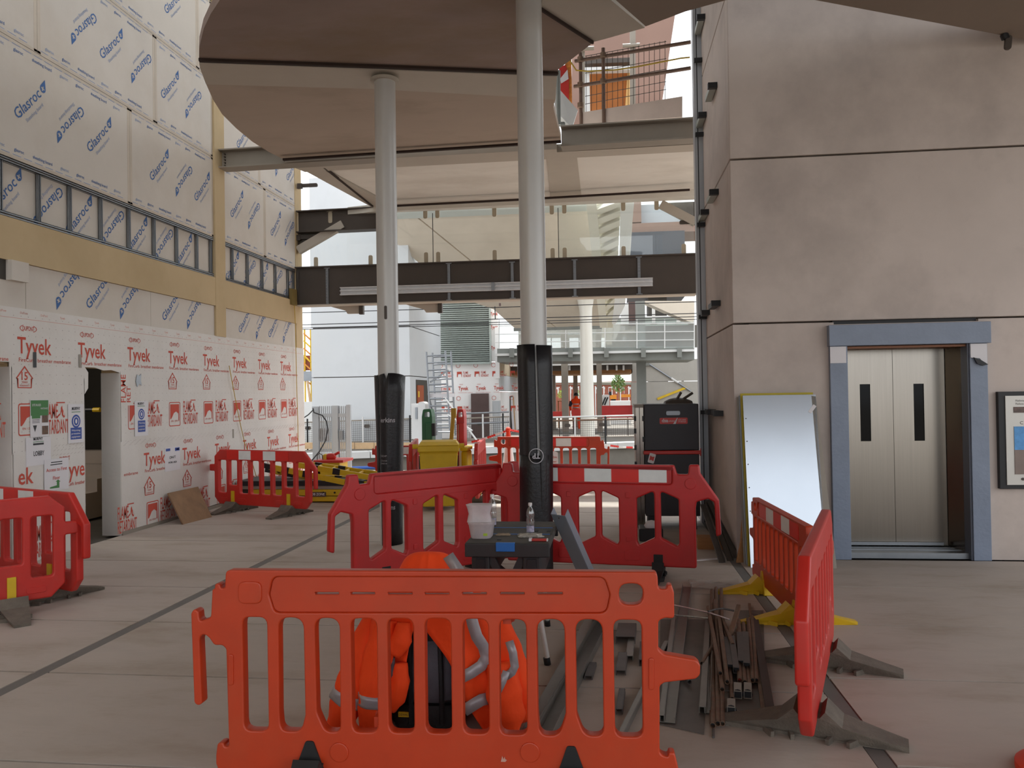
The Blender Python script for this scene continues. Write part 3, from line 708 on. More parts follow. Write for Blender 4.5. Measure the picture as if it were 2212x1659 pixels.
def wrapL(t, x, y, r):
    R = math.radians
    FL = lambda s, w: .02*w+.05*math.sin(PI*min(1, s*1.6))*w*w+(.006*math.sin(14*s))
    def rf(a, z):
        w_ = min(1, max(0, z/1.88)); a0, a1 = R(-118-6*(1-w_)), R(160); return r+.018+FL(min(1, max(0, (a-a0)/(a1-a0))), w_)
    wrap_sheet(t, x, y, r, lambda s: 0, lambda s: 1.88+.02*math.sin(9*s)-(.07 if .10 < s < .15 else 0), lambda w: R(-118-6*(1-w)), lambda w: R(160), FL, n=40)
    wrap_sheet(t, x, y, r, lambda s: .80, lambda s: 1.88, lambda w: R(-185), lambda w: R(-131), lambda s, w: .012+.03*(1-s)*w, n=8)
    fr = (Vector((x+.0, y-r-.014, 0)), Vector((1, 0, 0)), Vector((0, 0, 1)), Vector((0, -1, 0)))
    L = MB()
    for z in (1.36, .40): cyl_text(L, 'erkins', x, y, r+.024, -110, z, .050, .14, .02, rf=rf)
    for z, s_ in ((.98, 'SDP'), (.93, 'Data'), (.90, 'Serial no'), (.80, 'Instruments'), (.76, 'Unit 6'), (.72, 'Line 4'), (.24, 'Edge'), (.20, 'Polythene')): cyl_text(L, s_, x, y, r+.024, -114, z, .018, .07, 0, rf=rf)
    L.build('printed_lettering', M_tape, t)
def cyl_text(L, s, x, y, r, deg, z, h, wid, bold, flip=False, rf=None):
    g = text_geo(s, bold); sx = wid/max(g[2], .01); sy = h/.69
    a0 = math.radians(deg)
    vs = []
    for px_, py, _ in g[0]:
        qx, qy = px_*sx, py*sy
        if flip: qx, qy = wid-qx, h-qy
        a = a0+qx/r; q_ = rf(a, z+qy) if rf else r; vs.append((x+q_*math.cos(a), y+q_*math.sin(a), z+qy))
    L.add(vs, g[1])
def wrapR(t, x, y, r):
    R = math.radians
    wrap_sheet(t, x, y, r, lambda s: 0, lambda s: 2.08, lambda w: R(-66-4*w**2*3), lambda w: R(20), lambda s, w: .012+.020*w+.006*math.sin(7*s+3*w))
    wrap_sheet(t, x, y, r, lambda s: 0, lambda s: 2.09, lambda w: R(-190), lambda w: R(-72-10*w), lambda s, w: .02*w+.008*math.sin(11*s))
    wrap_sheet(t, x, y, r, lambda s: 0, lambda s: 1.1, lambda w: R(-200), lambda w: R(-20), lambda s, w: .030-.012*w, n=24)
    L = MB(); cyl_text(L, 'TP', x, y, r+.04, -96, 1.075, .045, .07, .03, flip=True)
    n = 24
    for rr, ri in ((.068, .061),):
        vs = []
        for q_ in (rr, ri):
            for k in range(n):
                a = math.radians(-96)+(.035+q_*math.cos(2*PI*k/n))/(r+.04); vs.append((x+(r+.04)*math.cos(a), y+(r+.04)*math.sin(a), 1.098+q_*math.sin(2*PI*k/n)))
        L.add(vs, [(k, (k+1) % n, n+(k+1) % n, n+k) for k in range(n)])
    for i in range(6): cyl_text(L, ('Edge data', 'Serial no', 'Polythene', 'Guard wrap', 'Sheet 4', 'Made')[i], x, y, r+.02, -128, 1.49-.021*i, .014, .055, 0)
    L.build('printed_lettering', M_tape, t)
column(-2.44, 8.87, .118, 5.22, 0, 'left silver column with black wrap on its lower part', wrapL)
column(-.665, 7.33, .118, 5.6, 0, 'right silver column with split black wrap behind the workbench', wrapR)
MB().lathe([(.16, 0), (.16, .03), (.12, .05)], (-2.44, 8.87, 5.17), 24).build('head_plate', M_ply2, [o for o in bpy.data.objects if o.get('label', '').startswith('left silver')][0])
# slot in the left column shaft
sc_ = [o for o in bpy.data.objects if o.get('label', '').startswith('left silver')][0]
pz = onY(833, 675, 8.75); MB().prism(rnd(rect(-.015, -.075, .015, .075), .014), (Vector((pz.x, 8.755, pz.z)), Vector((1, 0, 0)), Vector((0, 0, 1)), Vector((0, -1, 0))), .01, z0=0).build('slot_cover', M_steel, sc_)
# ================================================================== SOFFITS AND BEAMS
ZC = 5.25
H = (Vector((0, 0, ZC)), Vector((1, 0, 0)), Vector((0, 1, 0)), Vector((0, 0, 1)))
def cz(*pts, z=ZC): return [tuple(onZ(u, v, z).xy) for u, v in pts]
ceiling = MB().prism([(-3.6, -4.5), (1.0, -4.5), (1.0, 7.0), (-.15, 7.55), (-3.3, 7.0)], (Vector((0, 0, ZC+.06)), *H[1:]), .30, z0=0).build('ceiling', M_dark); struct(ceiling)
A = [(-3.0, -4.5), (-.4, -4.5), (-.4, 6.0)]+cz((1168, 22), (1280, 93), (1206, 150), (1205, 157))+cz((800, 142), (430, 129), (431, 100), (440, 62), (455, 30), (478, -5))+[(-3.05, 6.3)]
MB().prism(A, H, .10, z0=0).build('soffit_panel', M_plyd, ceiling)
Lt = cz((1169, 20), (1281, 91), (1304, 85), (1393, 60), (1312, -6))+[(.05, 6.9), (-.39, 6.2)]
MB().prism(Lt, H, .12, z0=.0).build('soffit_panel', M_ply2, ceiling)
band = cz((430, 133), (432, 145), (445, 180), (805, 190), (1110, 207), (1200, 213), (1203, 163))
MB().prism(band, (Vector((0, 0, ZC-.012)), *H[1:]), .12, z0=0).build('beam_soffit', M_ply2, ceiling)
B = cz((445, 181), (460, 215), (480, 247), (510, 277), (545, 306), (580, 328), (612, 344), (900, 325), (1180, 307), (1212, 305), (1195, 230), (1200, 214), (1110, 208), (805, 191))
MB().prism(B, H, .10, z0=0).build('soffit_panel', M_ply, ceiling)
C2 = [(-4.83, 11.84), (-.70, 11.80), (-.70, 11.95), (1.6, 11.90), (1.6, 12.25), (-4.70, 12.33)]
MB().prism(C2, (Vector((0, 0, 5.20)), *H[1:]), .12, z0=0).build('beam_soffit', M_ply2, ceiling)
C3 = [(-4.38, 12.34), (1.6, 12.26), (1.6, 14.80), (-3.95, 15.0)]
MB().prism(C3, H, .10, z0=0).build('soffit_panel', mat('pale_soffit_board', 'e6e3dc', .75, var=.05, scale=1.2, stain='9c8e7c', stain_amt=.4, stretch=(.5, 1, 1)), ceiling)
MB().prism([(-4.72, 12.36), (-4.39, 12.345), (-3.97, 15.0), (-4.82, 15.06), (-4.45, 14.75)][:0] or [(-4.70, 12.35), (-4.40, 12.345), (-3.97, 14.98), (-4.38, 14.98)], (Vector((0, 0, 5.22)), *H[1:]), .12, z0=0).build('edge_band', M_ply2, ceiling)
pp = cz((1180, 335), (1246, 336), (1256, 424), (1190, 428), z=5.235); MB().prism(pp, (Vector((0, 0, 5.23)), *H[1:]), .02, z0=0).build('access_panel', M_ply2, ceiling)
MB().prism([(-4.35, 14.92), (1.6, 14.76), (1.6, 15.05), (-4.9, 15.05)], (Vector((0, 0, 5.13)), *H[1:]), .14, z0=0).build('head_beam', mat('pale_head_beam', 'dedbd2', .5, var=.03), ceiling)
M_gap = mat('rust_shadow_line', '33251f', .9, var=.1)
for pts, z_ in ((((430, 130), (800, 143), (1205, 159)), 5.236), (((612, 345), (900, 326), (1180, 308), (1212, 306)), 5.195), (((850, 445), (1110, 432), (1490, 410)), 5.128)):
    P = [onZ(u, v, z_) for u, v in pts]
    for a, b in zip(P, P[1:]): MB().bar(a, b, .05, .03).build('shadow_gap', M_gap, ceiling)
P = [onZ(u, v, 5.215) for u, v in ((700, 361), (805, 445))]; MB().bar(P[0], P[1], .03, .03).build('shadow_gap', M_gap, ceiling)
P = [onZ(u, v, 5.235) for u, v in ((1169, 20), (1281, 92))]; MB().bar(P[0], P[1], .02, .03).build('shadow_gap', M_gap, ceiling)
# slab at the upper right, in front of the tower
ZR = 4.9
ra = cz((1330, 0), (1395, 57), (1480, 25), (1570, 0), z=ZR)+cz((1760, 0), (2212, 85), (2400, 120), z=ZR)
r0 = ra[:3]; r1 = [(ra[3][0]+.0, ra[3][1])]
rp = r0+[(ra[3][0], ra[3][1]-.0)]+[(1.55, 6.88)]+[ra[4], ra[5], ra[6], (6.5, 8.0), (6.5, -4.5), (-.2, -4.5), (-.2, 6.2)]
rs = MB().prism(rp, (Vector((0, 0, ZR)), *H[1:]), .28, z0=0).build('ceiling', mat('brown_soffit', '85766a', .75, var=.08, scale=1.2), None); struct(rs)
M_diff = bpy.data.materials.new('diffuser_sheet'); M_diff.use_nodes = True; _t = M_diff.node_tree; _t.nodes.clear()
_o = _t.nodes.new('ShaderNodeOutputMaterial'); _tl = _t.nodes.new('ShaderNodeBsdfTranslucent'); _tl.inputs[0].default_value = (.62, .63, .64, 1); _t.links.new(_tl.outputs[0], _o.inputs[0])
rl = MB()
rl.box(-6.3, -4.5, 9.0, -2.6, 14.6, 9.02)  # unseen translucent sheet, added to spread sky light over the left floor
rl = rl.build('added_diffuser', M_diff); struct(rl)
sun_block = MB().box(-6.5, 14.6, 9.0, -2.6, 20.2, 9.2).build('ceiling', M_dark); struct(sun_block)  # unseen slab added to stop sun coming through the left gap
roof = MB().box(-2.6, -4.5, 9.0, 7, 14.6, 9.2).build('ceiling', M_dark); struct(roof)  # unseen slab, added above the void so no sun falls through it
clip = thing('glass_clip', 'dark pill shaped glass clip under the roof edge at top right', 'clip', tuple(onZ(2180, 85, ZR-.06)))
cl = onZ(2180, 80, ZR-.03)
autosmooth(MB().tube(cl+Vector((-.045, 0, .03)), cl+Vector((-.03, 0, -.015)), .035, 12).build('boss', M_black, clip)); MB().prism(rnd(rect(-.028, -.11, .028, .02), .027), (cl, Vector((1, 0, -.12)), Vector((.1, 0, 1)), Vector((0, -1, 0))), .03).build('tongue', M_steel, clip, bevel=.005)
# rolled steel I beams
def ibeam(p0, p1, h, wd, name, label, m, cat='beam', tf=.02):
    p0 = Vector(p0); p1 = Vector(p1); t = thing(name, label, cat, p0)
    d = Vector((0, 0, h/2-tf/2))
    MB().bar(p0+d, p1+d, wd, tf).build('top_flange', m, t); MB().bar(p0-d, p1-d, wd, tf).build('bottom_flange', m, t); MB().bar(p0, p1, .014, h-2*tf).build('web', m, t)
    return t
ib = ibeam((-5.9, 11.98, 5.34), (-3.4, 11.90, 5.34), .29, .26, 'steel_beam', 'grey steel beam from printed left wall to the curved soffit', M_steel2)
for k in range(5): MB().tube((-5.84, 11.96, 5.25+.045*k), (-5.84, 11.93, 5.25+.045*k), .012, 6).build('bolt', M_steel, ib)
ibeam((-.62, 11.76, 5.34), (1.3, 11.70, 5.34), .30, .26, 'steel_beam', 'grey steel beam below the scaffold guard rail at right opening', M_steel2)
mb_ = thing('main_beam', 'deep dark steel beam spanning the hall below the glazing', 'beam', (-2.2, 15, 3.4))
MB().box(-5.93, 15.0, 3.41, 1.6, 15.03, 4.14).build('web', M_steel, mb_); MB().box(-5.93, 14.95, 4.12, 1.6, 15.2, 4.145).build('top_flange', M_steel, mb_); MB().box(-5.93, 14.95, 3.395, 1.6, 15.25, 3.415).build('bottom_flange', M_ply2, mb_)
MB().box(-5.90, 14.97, 3.5, -5.86, 15.0, 4.05).build('end_plate', M_steel, mb_)
for u, v0, v1 in ((706, 580, 657), (969, 570, 647), (1106, 567, 643), (1241, 562, 639), (1380, 556, 634)):
    a = onY(u, v0, 14.97); b = onY(u+2, v1, 14.97); ms = MB()
    ms.box(a.x-.025, 14.97, b.z, a.x-.017, 15.0, a.z).box(a.x+.017, 14.97, b.z, a.x+.025, 15.0, a.z).box(a.x-.025, 14.99, b.z, a.x+.025, 15.0, a.z)
    k = b.z+.03
    while k < a.z-.03: ms.box(a.x-.017, 14.975, k, a.x+.017, 14.985, k+.03); k += .055
    ms.box(a.x-.055, 14.965, b.z-.015, a.x+.055, 15.0, b.z).box(a.x-.055, 14.965, a.z, a.x+.055, 15.0, a.z+.015)
    ms.build('slotted_hanger', M_galv, mb_)
tr = thing('cable_tray', 'long galvanised cable trunking fixed across the dark beam', 'cable tray', tuple(onY(735, 630, 14.9)))
a = onY(735, 621, 14.93); b = onY(735, 638, 14.93); c = onY(1410, 600, 14.93); d_ = onY(1410, 618, 14.93)
for k, (f0, f1, y_) in enumerate(((0, .10, 14.90), (.10, .40, 14.945), (.40, .52, 14.90), (.52, .88, 14.945), (.88, 1, 14.90))):
    p0 = a.lerp(b, f0); p1 = a.lerp(b, f1); p2 = c.lerp(d_, f0); p3 = c.lerp(d_, f1)
    MB().add([(p0.x, y_, p0.z), (p2.x, y_, p2.z), (p3.x, y_, p3.z), (p1.x, y_, p1.z), (p0.x, 14.965, p0.z), (p2.x, 14.965, p2.z), (p3.x, 14.965, p3.z), (p1.x, 14.965, p1.z)], [(0, 3, 2, 1), (4, 5, 6, 7), (0, 1, 5, 4), (1, 2, 6, 5), (2, 3, 7, 6), (3, 0, 4, 7)]).build('rib' if y_ < 14.92 else 'recess', mat('bright_zinc', 'dde0e3', .4, .2, var=.06, scale=8), tr)
MB().box(a.x+2.9, 14.885, b.z, a.x+2.96, 14.90, a.z).build('joint_plate', M_galv, tr)
for u, v in ((760, 668), (930, 665)):
    p = onY(u, v, 15.2); t = thing('corbel_bracket', 'tapered steel bracket under dark beam %s' % ('left of the left column' if u < 800 else 'between the two columns'), 'bracket', p)
    MB().prism([(-.55, .17), (.12, .17), (.12, -.12), (-.08, -.12), (-.12, -.05)], FW(15.3), .08, z0=0).build('gusset', M_ply2, t) if False else None
    fr = (Vector((p.x, 15.3, p.z)), Vector((1, 0, 0)), Vector((0, 0, 1)), Vector((0, -1, 0)))
    MB().prism([(-.62, .12), (.18, .12), (.18, -.08), (-.10, -.08), (-.14, -.02)], fr, .06, z0=0).build('gusset', M_ply2, t); MB().prism(rect(.14, -.10, .22, .12), fr, .10, z0=0).build('end_block', M_steel, t)
# left corner steel above the opening
cb = ibeam((-5.9, 15.1, 5.02), (-4.3, 15.05, 5.02), .42, .26, 'steel_beam', 'dark steel beam stub at top left corner of the glazing', M_steel)
t = thing('knee_brace', 'pale diagonal knee brace at left end of the glazing head', 'brace', (-5.8, 15.1, 4.4))
MB().bar((-5.9, 15.08, 4.48), (-5.0, 15.08, 4.95), .12, .15, (0, 0, 1)).build('strut', M_ply2, t); MB().prism([(-5.92, 4.45), (-5.92, 4.85), (-5.3, 4.85)], FW(15.12), .02).build('gusset', M_steel, t)
t = thing('knee_brace', 'pale diagonal knee brace at right end of the glazing head', 'brace', (1.4, 15.1, 4.4))
MB().bar((1.0, 15.08, 5.08), (1.62, 15.08, 4.72), .12, .15, (0, 0, 1)).build('strut', M_ply2, t); MB().prism([(1.62, 4.72), (1.62, 5.12), (1.02, 5.12)], FW(15.16), .02).build('gusset', M_steel, t)
# glazing above the beam
win = sroot('window_1', (-2, 15.1, 4.14))
xs_ = [-5.0, onY(935, 520, 15.1).x, onY(1206, 500, 15.1).x, 1.6]
xs_[0] = -5.9
for i in range(3): MB().box(xs_[i]+.006, 15.10, 4.145, xs_[i+1]-.006, 15.112, 5.14).build('glass_pane', M_glassd if i == 2 else M_glass, win)
for i in (1, 2): MB().box(xs_[i]-.006, 15.102, 4.145, xs_[i]+.006, 15.112, 5.10).build('joint_seal', M_black, win)
fr15 = (Vector((0, 15.08, 0)), Vector((1, 0, 0)), Vector((0, 0, 1)), Vector((0, -1, 0)))
for u, v, up_ in ((714, 470, 0), (800, 466, 0), (919, 460, 0), (945, 459, 0), (1068, 456, 0), (1192, 451, 0), (1219, 449, 0), (1346, 443, 0), (1418, 441, 0), (683, 568, 1), (801, 564, 1), (921, 558, 1), (947, 557, 1), (1069, 553, 1), (1194, 549, 1), (1220, 548, 1), (1347, 545, 1), (1477, 540, 1)):
    p = onY(u, v, 15.08); m = MB(); m.prism(rnd(rect(p.x-.04, p.z-.11, p.x+.04, p.z+.11), .035), fr15, .02, z0=0)
    m.box(p.x-.07, 15.06, p.z+(.11 if not up_ else -.13), p.x+.05, 15.10, p.z+(.13 if not up_ else -.11))
    m.build('patch_fitting', mat('patch_bronze', 'b8ad98', .5, .2, var=.05), win, bevel=.006)
for u, v in ((668, 400), (664, 512), (1475, 480)):
    p = onY(u, v, 15.05); t = thing('glass_clip', 'dark horizontal glass clip %s' % ('in the bright gap at upper left wall end' if v == 400 else 'at left wall end level with the glazing' if v == 512 else 'at right end of the glazing by the channel'), 'clip', p)
    s_ = 1 if u < 1000 else -1
    MB().prism(rnd(rect(-.16*s_ if s_ > 0 else -.06, -.035, .16 if s_ > 0 else .16, .035), .03), (p, Vector((1, 0, 0)), Vector((0, 0, 1)), Vector((0, -1, 0))), .03).build('tongue', M_steel, t); MB().box(p.x-.2*s_-.04, 15.03, p.z-.06, p.x-.2*s_+.06, 15.08, p.z+.04).build('boss', M_steel, t)
# ================================================================== BARRIERS
FA = vframe((-2, 3.30), (1, 3.30))
def pxo(*pts): return px(FA, *pts)
A_out = rnd(pxo((487, 1232), (1420, 1236), (1422, 1273), (1440, 1273), (1442, 1264), (1451, 1264), (1456, 1280), (1457, 1337), (1437, 1335), (1422, 1341), (1422, 1404), (1434, 1414), (1503, 1426), (1513, 1436), (1512, 1459), (1503, 1467), (1435, 1475), (1425, 1482), (1425, 1630), (1443, 1636), (1445, 1626), (1457, 1627), (1466, 1662), (1460, 1690), (478, 1682), (466, 1650), (466, 1632), (469, 1606), (482, 1604), (484, 1614), (494, 1613), (488, 1402), (480, 1394), (462, 1394), (452, 1379), (443, 1371), (433, 1373), (430, 1384), (436, 1520), (428, 1525), (419, 1519), (412, 1325), (418, 1316), (428, 1320), (430, 1344), (455, 1334), (458, 1274), (463, 1272), (464, 1261), (474, 1261), (476, 1271), (485, 1271)), .022, 5)
def sl(a0, a1, b1, b0, t, bt, r=.035): return rnd(pxo((a0, t), (a1, t+1), (b1, bt+1), (b0, bt)), r)
A_slots = [sl(523, 576, 580, 527, 1333, 1579), rnd(pxo((601, 1334), (655, 1335), (659, 1545), (650, 1581), (606, 1580), (603, 1540)), .06, 6), rnd(pxo((679, 1335), (733, 1336), (735, 1582), (702, 1581), (684, 1540)), .06, 6),
    sl(757, 813, 816, 761, 1336, 1582), sl(836, 892, 895, 840, 1336, 1583), sl(917, 973, 976, 920, 1336, 1584), sl(999, 1054, 1057, 1001, 1337, 1585), sl(1078, 1136, 1139, 1080, 1338, 1587),
    rnd(pxo((1159, 1338), (1219, 1338), (1222, 1545), (1208, 1590), (1166, 1589), (1162, 1540)), .06, 6), rnd(pxo((1243, 1338), (1301, 1339), (1304, 1591), (1262, 1590), (1246, 1545)), .06, 6), sl(1325, 1386, 1389, 1329, 1339, 1592)]
A_hole = rnd(pxo((1337, 1261), (1389, 1261), (1389, 1307), (1337, 1307)), .04)
A_rec = rnd(pxo((588, 1246), (1306, 1247), (1318, 1285), (1310, 1325), (592, 1324), (580, 1285)), .035)
A_sq = rnd(pxo((515, 1256), (566, 1256), (566, 1304), (515, 1304)), .03)
A_notch = [rnd(pxo((643, 1692), (664, 1600), (676, 1597), (697, 1692)), .01), rnd(pxo((1209, 1692), (1228, 1611), (1240, 1608), (1261, 1692)), .01)]
A_dash = [rnd(pxo((a, 1281), (b, 1281), (b, 1285.5), (a, 1285.5)), .003, 2) for a, b in ((678, 730), (755, 808), (836, 889), (916, 969), (997, 1050), (1079, 1132), (1160, 1215))]
A_ctr = .5*(A_rec[0][0]+max(p[0] for p in A_rec)); A_ctr = sum(p[0] for p in pxo((412, 1300), (1513, 1300)))/2
_so = lambda P, m: [(( -1 if m else 1)*(x-A_ctr), y) for x, y in (P[::-1] if m else P)]
def foot(parent, fr, a, m, name='foot', L_=.40, w_=.13, peg=.20, front=True, pz=.0):
    """moulded rubber foot lying across the barrier line"""
    c = at(fr, a, 0, -.025); fr2 = (c, fr[3], Vector((0, 0, 1)), fr[1].copy()*-1)
    prof = [(-L_, 0), (-L_, .022), (-L_*.78, .04), (-L_*.34, .085), (-.07, .15), (-.045, peg), (.045, peg), (.07, .15), (L_*.34, .085), (L_*.78, .04), (L_, .022), (L_, 0)]
    mb = MB(); o, A_, B_, N_ = fr2; k = len(prof)
    vs = []
    for sgn in (-1, 1):
        for x, z in prof:
            ww = w_*(.5+.9*min(1, z/.16)**.5*.0+.55*(1-abs(x)/L_)**.8)*.9
            vs.append(o+A_*x+B_*z+N_*sgn*ww/2*(1 if z < .16 else .55))
    mid = [o+A_*x+B_*z for x, z in prof]
    fs = [(i, i+1, k+i+1, k+i) for i in range(k-1)]+[(0, k, 2*k-1, k-1)]
    fs += [tuple(range(k))[::-1], tuple(range(k, 2*k))]
    mb.add(vs, fs)
    f = mb.build(name, m, parent)
    rb = MB()
    for sgn in (-1, 1):
        for x in (-L_*.55, -L_*.25, L_*.25, L_*.55):
            z = .04+.05*(1-abs(x)/L_)
            rb.bar(o+A_*x+N_*sgn*.02+B_*.02, o+A_*x*.72+N_*sgn*w_*.44+B_*.012, .018, .03)
    r_ = rb.build('rib', m, f); r_['kind'] = 'stuff'
    return f
def barrierA(fr, a0, label, m, mirror=False, strips=None, feetm=M_rubk, sc=1, lugs=False):
    t = thing('barrier', label, 'barrier', at(fr, a0, 0), 'plastic pedestrian barriers')
    f0 = (at(fr, a0, 0), fr[1], fr[2], fr[3])
    g = plate_geo(_so(A_out, mirror), [_so(h, mirror) for h in A_slots+[A_hole, A_rec]], .055, .006, 2)
    autosmooth(MB().geo(g, f0, 0, 0, sc, z=-.0275).build('panel', m, t))
    g = plate_geo(_so(A_rec, mirror), [_so(h, mirror) for h in A_dash], .032, .003, 0)
    rec = MB().geo(g, f0, 0, 0, sc, z=-.0265).build('sign_recess', m, t)
    if not strips:
        g = plate_geo(_so(A_sq, mirror), [], .02, .006, 1); MB().geo(g, f0, 0, 0, sc, z=-.006+.004).build('embossed_pad', m, t)
        for i in (0, 1):
            q = pxo(((733, 1145)[i], 1625))[0]; x = (q[0]-A_ctr)*(-1 if mirror else 1)
            autosmooth(MB().lathe([(.04, 0), (.04, .004), (.032, .007)], (0, 0, 0), 20).build('x', m)) if False else None
            n_ = 24; o = [(x+.041*math.cos(2*PI*k/n_), q[1]+.041*math.sin(2*PI*k/n_)) for k in range(n_)]
            g = plate_geo(o, [], .012, .004, 1); MB().geo(g, f0, 0, 0, sc, z=.0).build('embossed_disc', m, t)
        for i, (uu, v0, v1) in enumerate(((499, 1413, 1480), (1407, 1421, 1490))):
            P = pxo((uu-6, v0), (uu+6, v0), (uu+6, v1), (uu-6, v1)); P = _so(rnd(P, .012), mirror)
            g = plate_geo(P, [], .012, .004, 1); MB().geo(g, f0, 0, 0, sc, z=.0).build('embossed_bar', m, t)
    else:
        x0, x1 = min(p[0] for p in A_rec)-A_ctr+.05, max(p[0] for p in A_rec)-A_ctr-.05
        zz = sorted(p[1] for p in A_rec); n_ = strips; wd = (x1-x0)/n_
        if mirror: x0, x1 = -x1, -x0
        for i in range(n_):
            MB().prism([(x_*sc, z_*sc) for x_, z_ in rect(x0+wd*i, zz[0]+.012, x0+wd*(i+1), zz[-1]-.012)], f0, .003, z0=-.0105).build('reflective_panel', M_refw if i % 2 else M_refr, t)
    for i, N in enumerate(A_notch):
        x = (sum(p[0] for p in N)/len(N)-A_ctr)*(-1 if mirror else 1)*sc
        zt = max(p[1] for p in N)
        f_ = foot(t, f0, x, feetm, peg=.12)
        zt *= sc; MB().prism(rnd([(x-.098, .0), (x-.016, zt-.004), (x+.016, zt-.004), (x+.098, .0)], .012)[::-1], f0, .07, z0=-.062).build('foot_peg', feetm, t)
    if lugs:
        for uu, v0, v1, u1 in ((796, 1557, 1590, 822), (1078, 1330, 1358, 1106)):
            P = pxo((uu, v0), (u1, v0), (u1, v1), (uu, v1)); P = [(x-A_ctr, y) for x, y in rnd(P, .01)]
            MB().prism(P, f0, .02, z0=-.12).build('rear_lug', m, t)
            xx = [p[0] for p in P]; zz = [p[1] for p in P]
            MB().box(*at(f0, (min(xx)+.01), min(zz)+.005, -.11), *at(f0, max(xx)-.01, max(zz)-.005, -.05)).build('lug_web', m, t)
    return t
bA = barrierA(FA, A_ctr, 'large orange slotted barrier nearest the camera, in front of the jacket', M_org, lugs=True)
# white scuff on its foot rail
MB().prism([(.0, 0), (.03, .0), (.042, .012), (.030, .018), (.026, .035), (.018, .016), (.010, .04), (.004, .014)], (at(FA, *pxo((1082, 1645))[0], .001), FA[1]*.6, FA[2]*.6, FA[3]), .0008, z0=0).build('paint_scuff', mat('dried_paint', 'c79a8c', .8, var=.2), bA)
# ---- B type: hexagon slots
def barrierB(fr, a0, label, m, strips=True, feetm=M_rubk):
    t = thing('barrier', label, 'barrier', at(fr, a0, 0), 'plastic pedestrian barriers'); f0 = (at(fr, a0, 0), fr[1], fr[2], fr[3])
    R = [(.68, 1.0), (.705, .92), (.80, .92), (.81, 1.005), (.895, 1.005), (.905, .93), (1.06, .70), (1.075, .40), (1.03, .38), (1.02, .68), (.97, .71), (.87, .68), (.86, .62), (.86, .10)]
    out = R+[(-x, z) for x, z in R[::-1]]
    out = rnd(out[::-1], .02)
    slots = []
    for c in (-.53, 0, .53):
        for s_ in (-1, 1):
            P = [(c+s_*.028, .77), (c+s_*.028, .355), (c+s_*.17, .285), (c+s_*.185, .32), (c+s_*.185, .70)]
            slots.append(rnd(P if s_ < 0 else P[::-1], .025))
    rec = rnd(rect(-.66, .83, .66, .985), .03)
    g = plate_geo(out, slots+[rec], .07, .014, 2); autosmooth(MB().geo(g, f0, z=-.035).build('panel', m, t))
    g = plate_geo(rec, [], .045, .004, 0); MB().geo(g, f0, z=-.034).build('sign_recess', m, t)
    if strips:
        for i in range(5): MB().prism(rect(-.615+.246*i, .845, -.615+.246*(i+1), .975), f0, .003, z0=-.0115).build('reflective_panel', M_refw if i % 2 == 0 else M_refr, t)
    for x in (-.80, .82):
        n_ = 20; o = [(x+.05*math.cos(2*PI*k/n_), .84+.05*math.sin(2*PI*k/n_)) for k in range(n_)]
        MB().geo(plate_geo(o, [], .014, .005, 1), f0, z=.0).build('embossed_disc', m, t)
    for x in (-.27, .27):
        for z in (.73, .34): MB().geo(plate_geo(rnd(rect(x-.02, z-.025, x+.02, z+.025), .008), [], .014, .004, 1), f0, z=.0).build('drain_boss', m, t)
    for x in (-.30, .30): MB().geo(plate_geo(rnd(rect(x-.07, .15, x+.07, .24), .02), [], .012, .004, 1), f0, z=.0).build('embossed_pad', m, t)
    for x in (-.56, .53):
        foot(t, f0, x, feetm, w_=.12, L_=.34, peg=.10)
        MB().prism(rect(x-.04, .06, x+.04, .21), f0, .05, z0=-.045).build('foot_peg', feetm, t)
    return t
FBr = vframe((-.559, 7.47), (.66, 7.275)); cBr = px(FBr, (1292, 1100))[0][0]
barrierB(FBr, cBr, 'dark red barrier with white reflective panels right of the wrapped column', M_dred)
FBl = vframe((-2.06, 6.535), (-1.06, 7.545)); cBl = px(FBl, (953, 1100))[0][0]
barrierB(FBl, cBl, 'dark red barrier without panels left of the wrapped column', M_dred, strips=False)
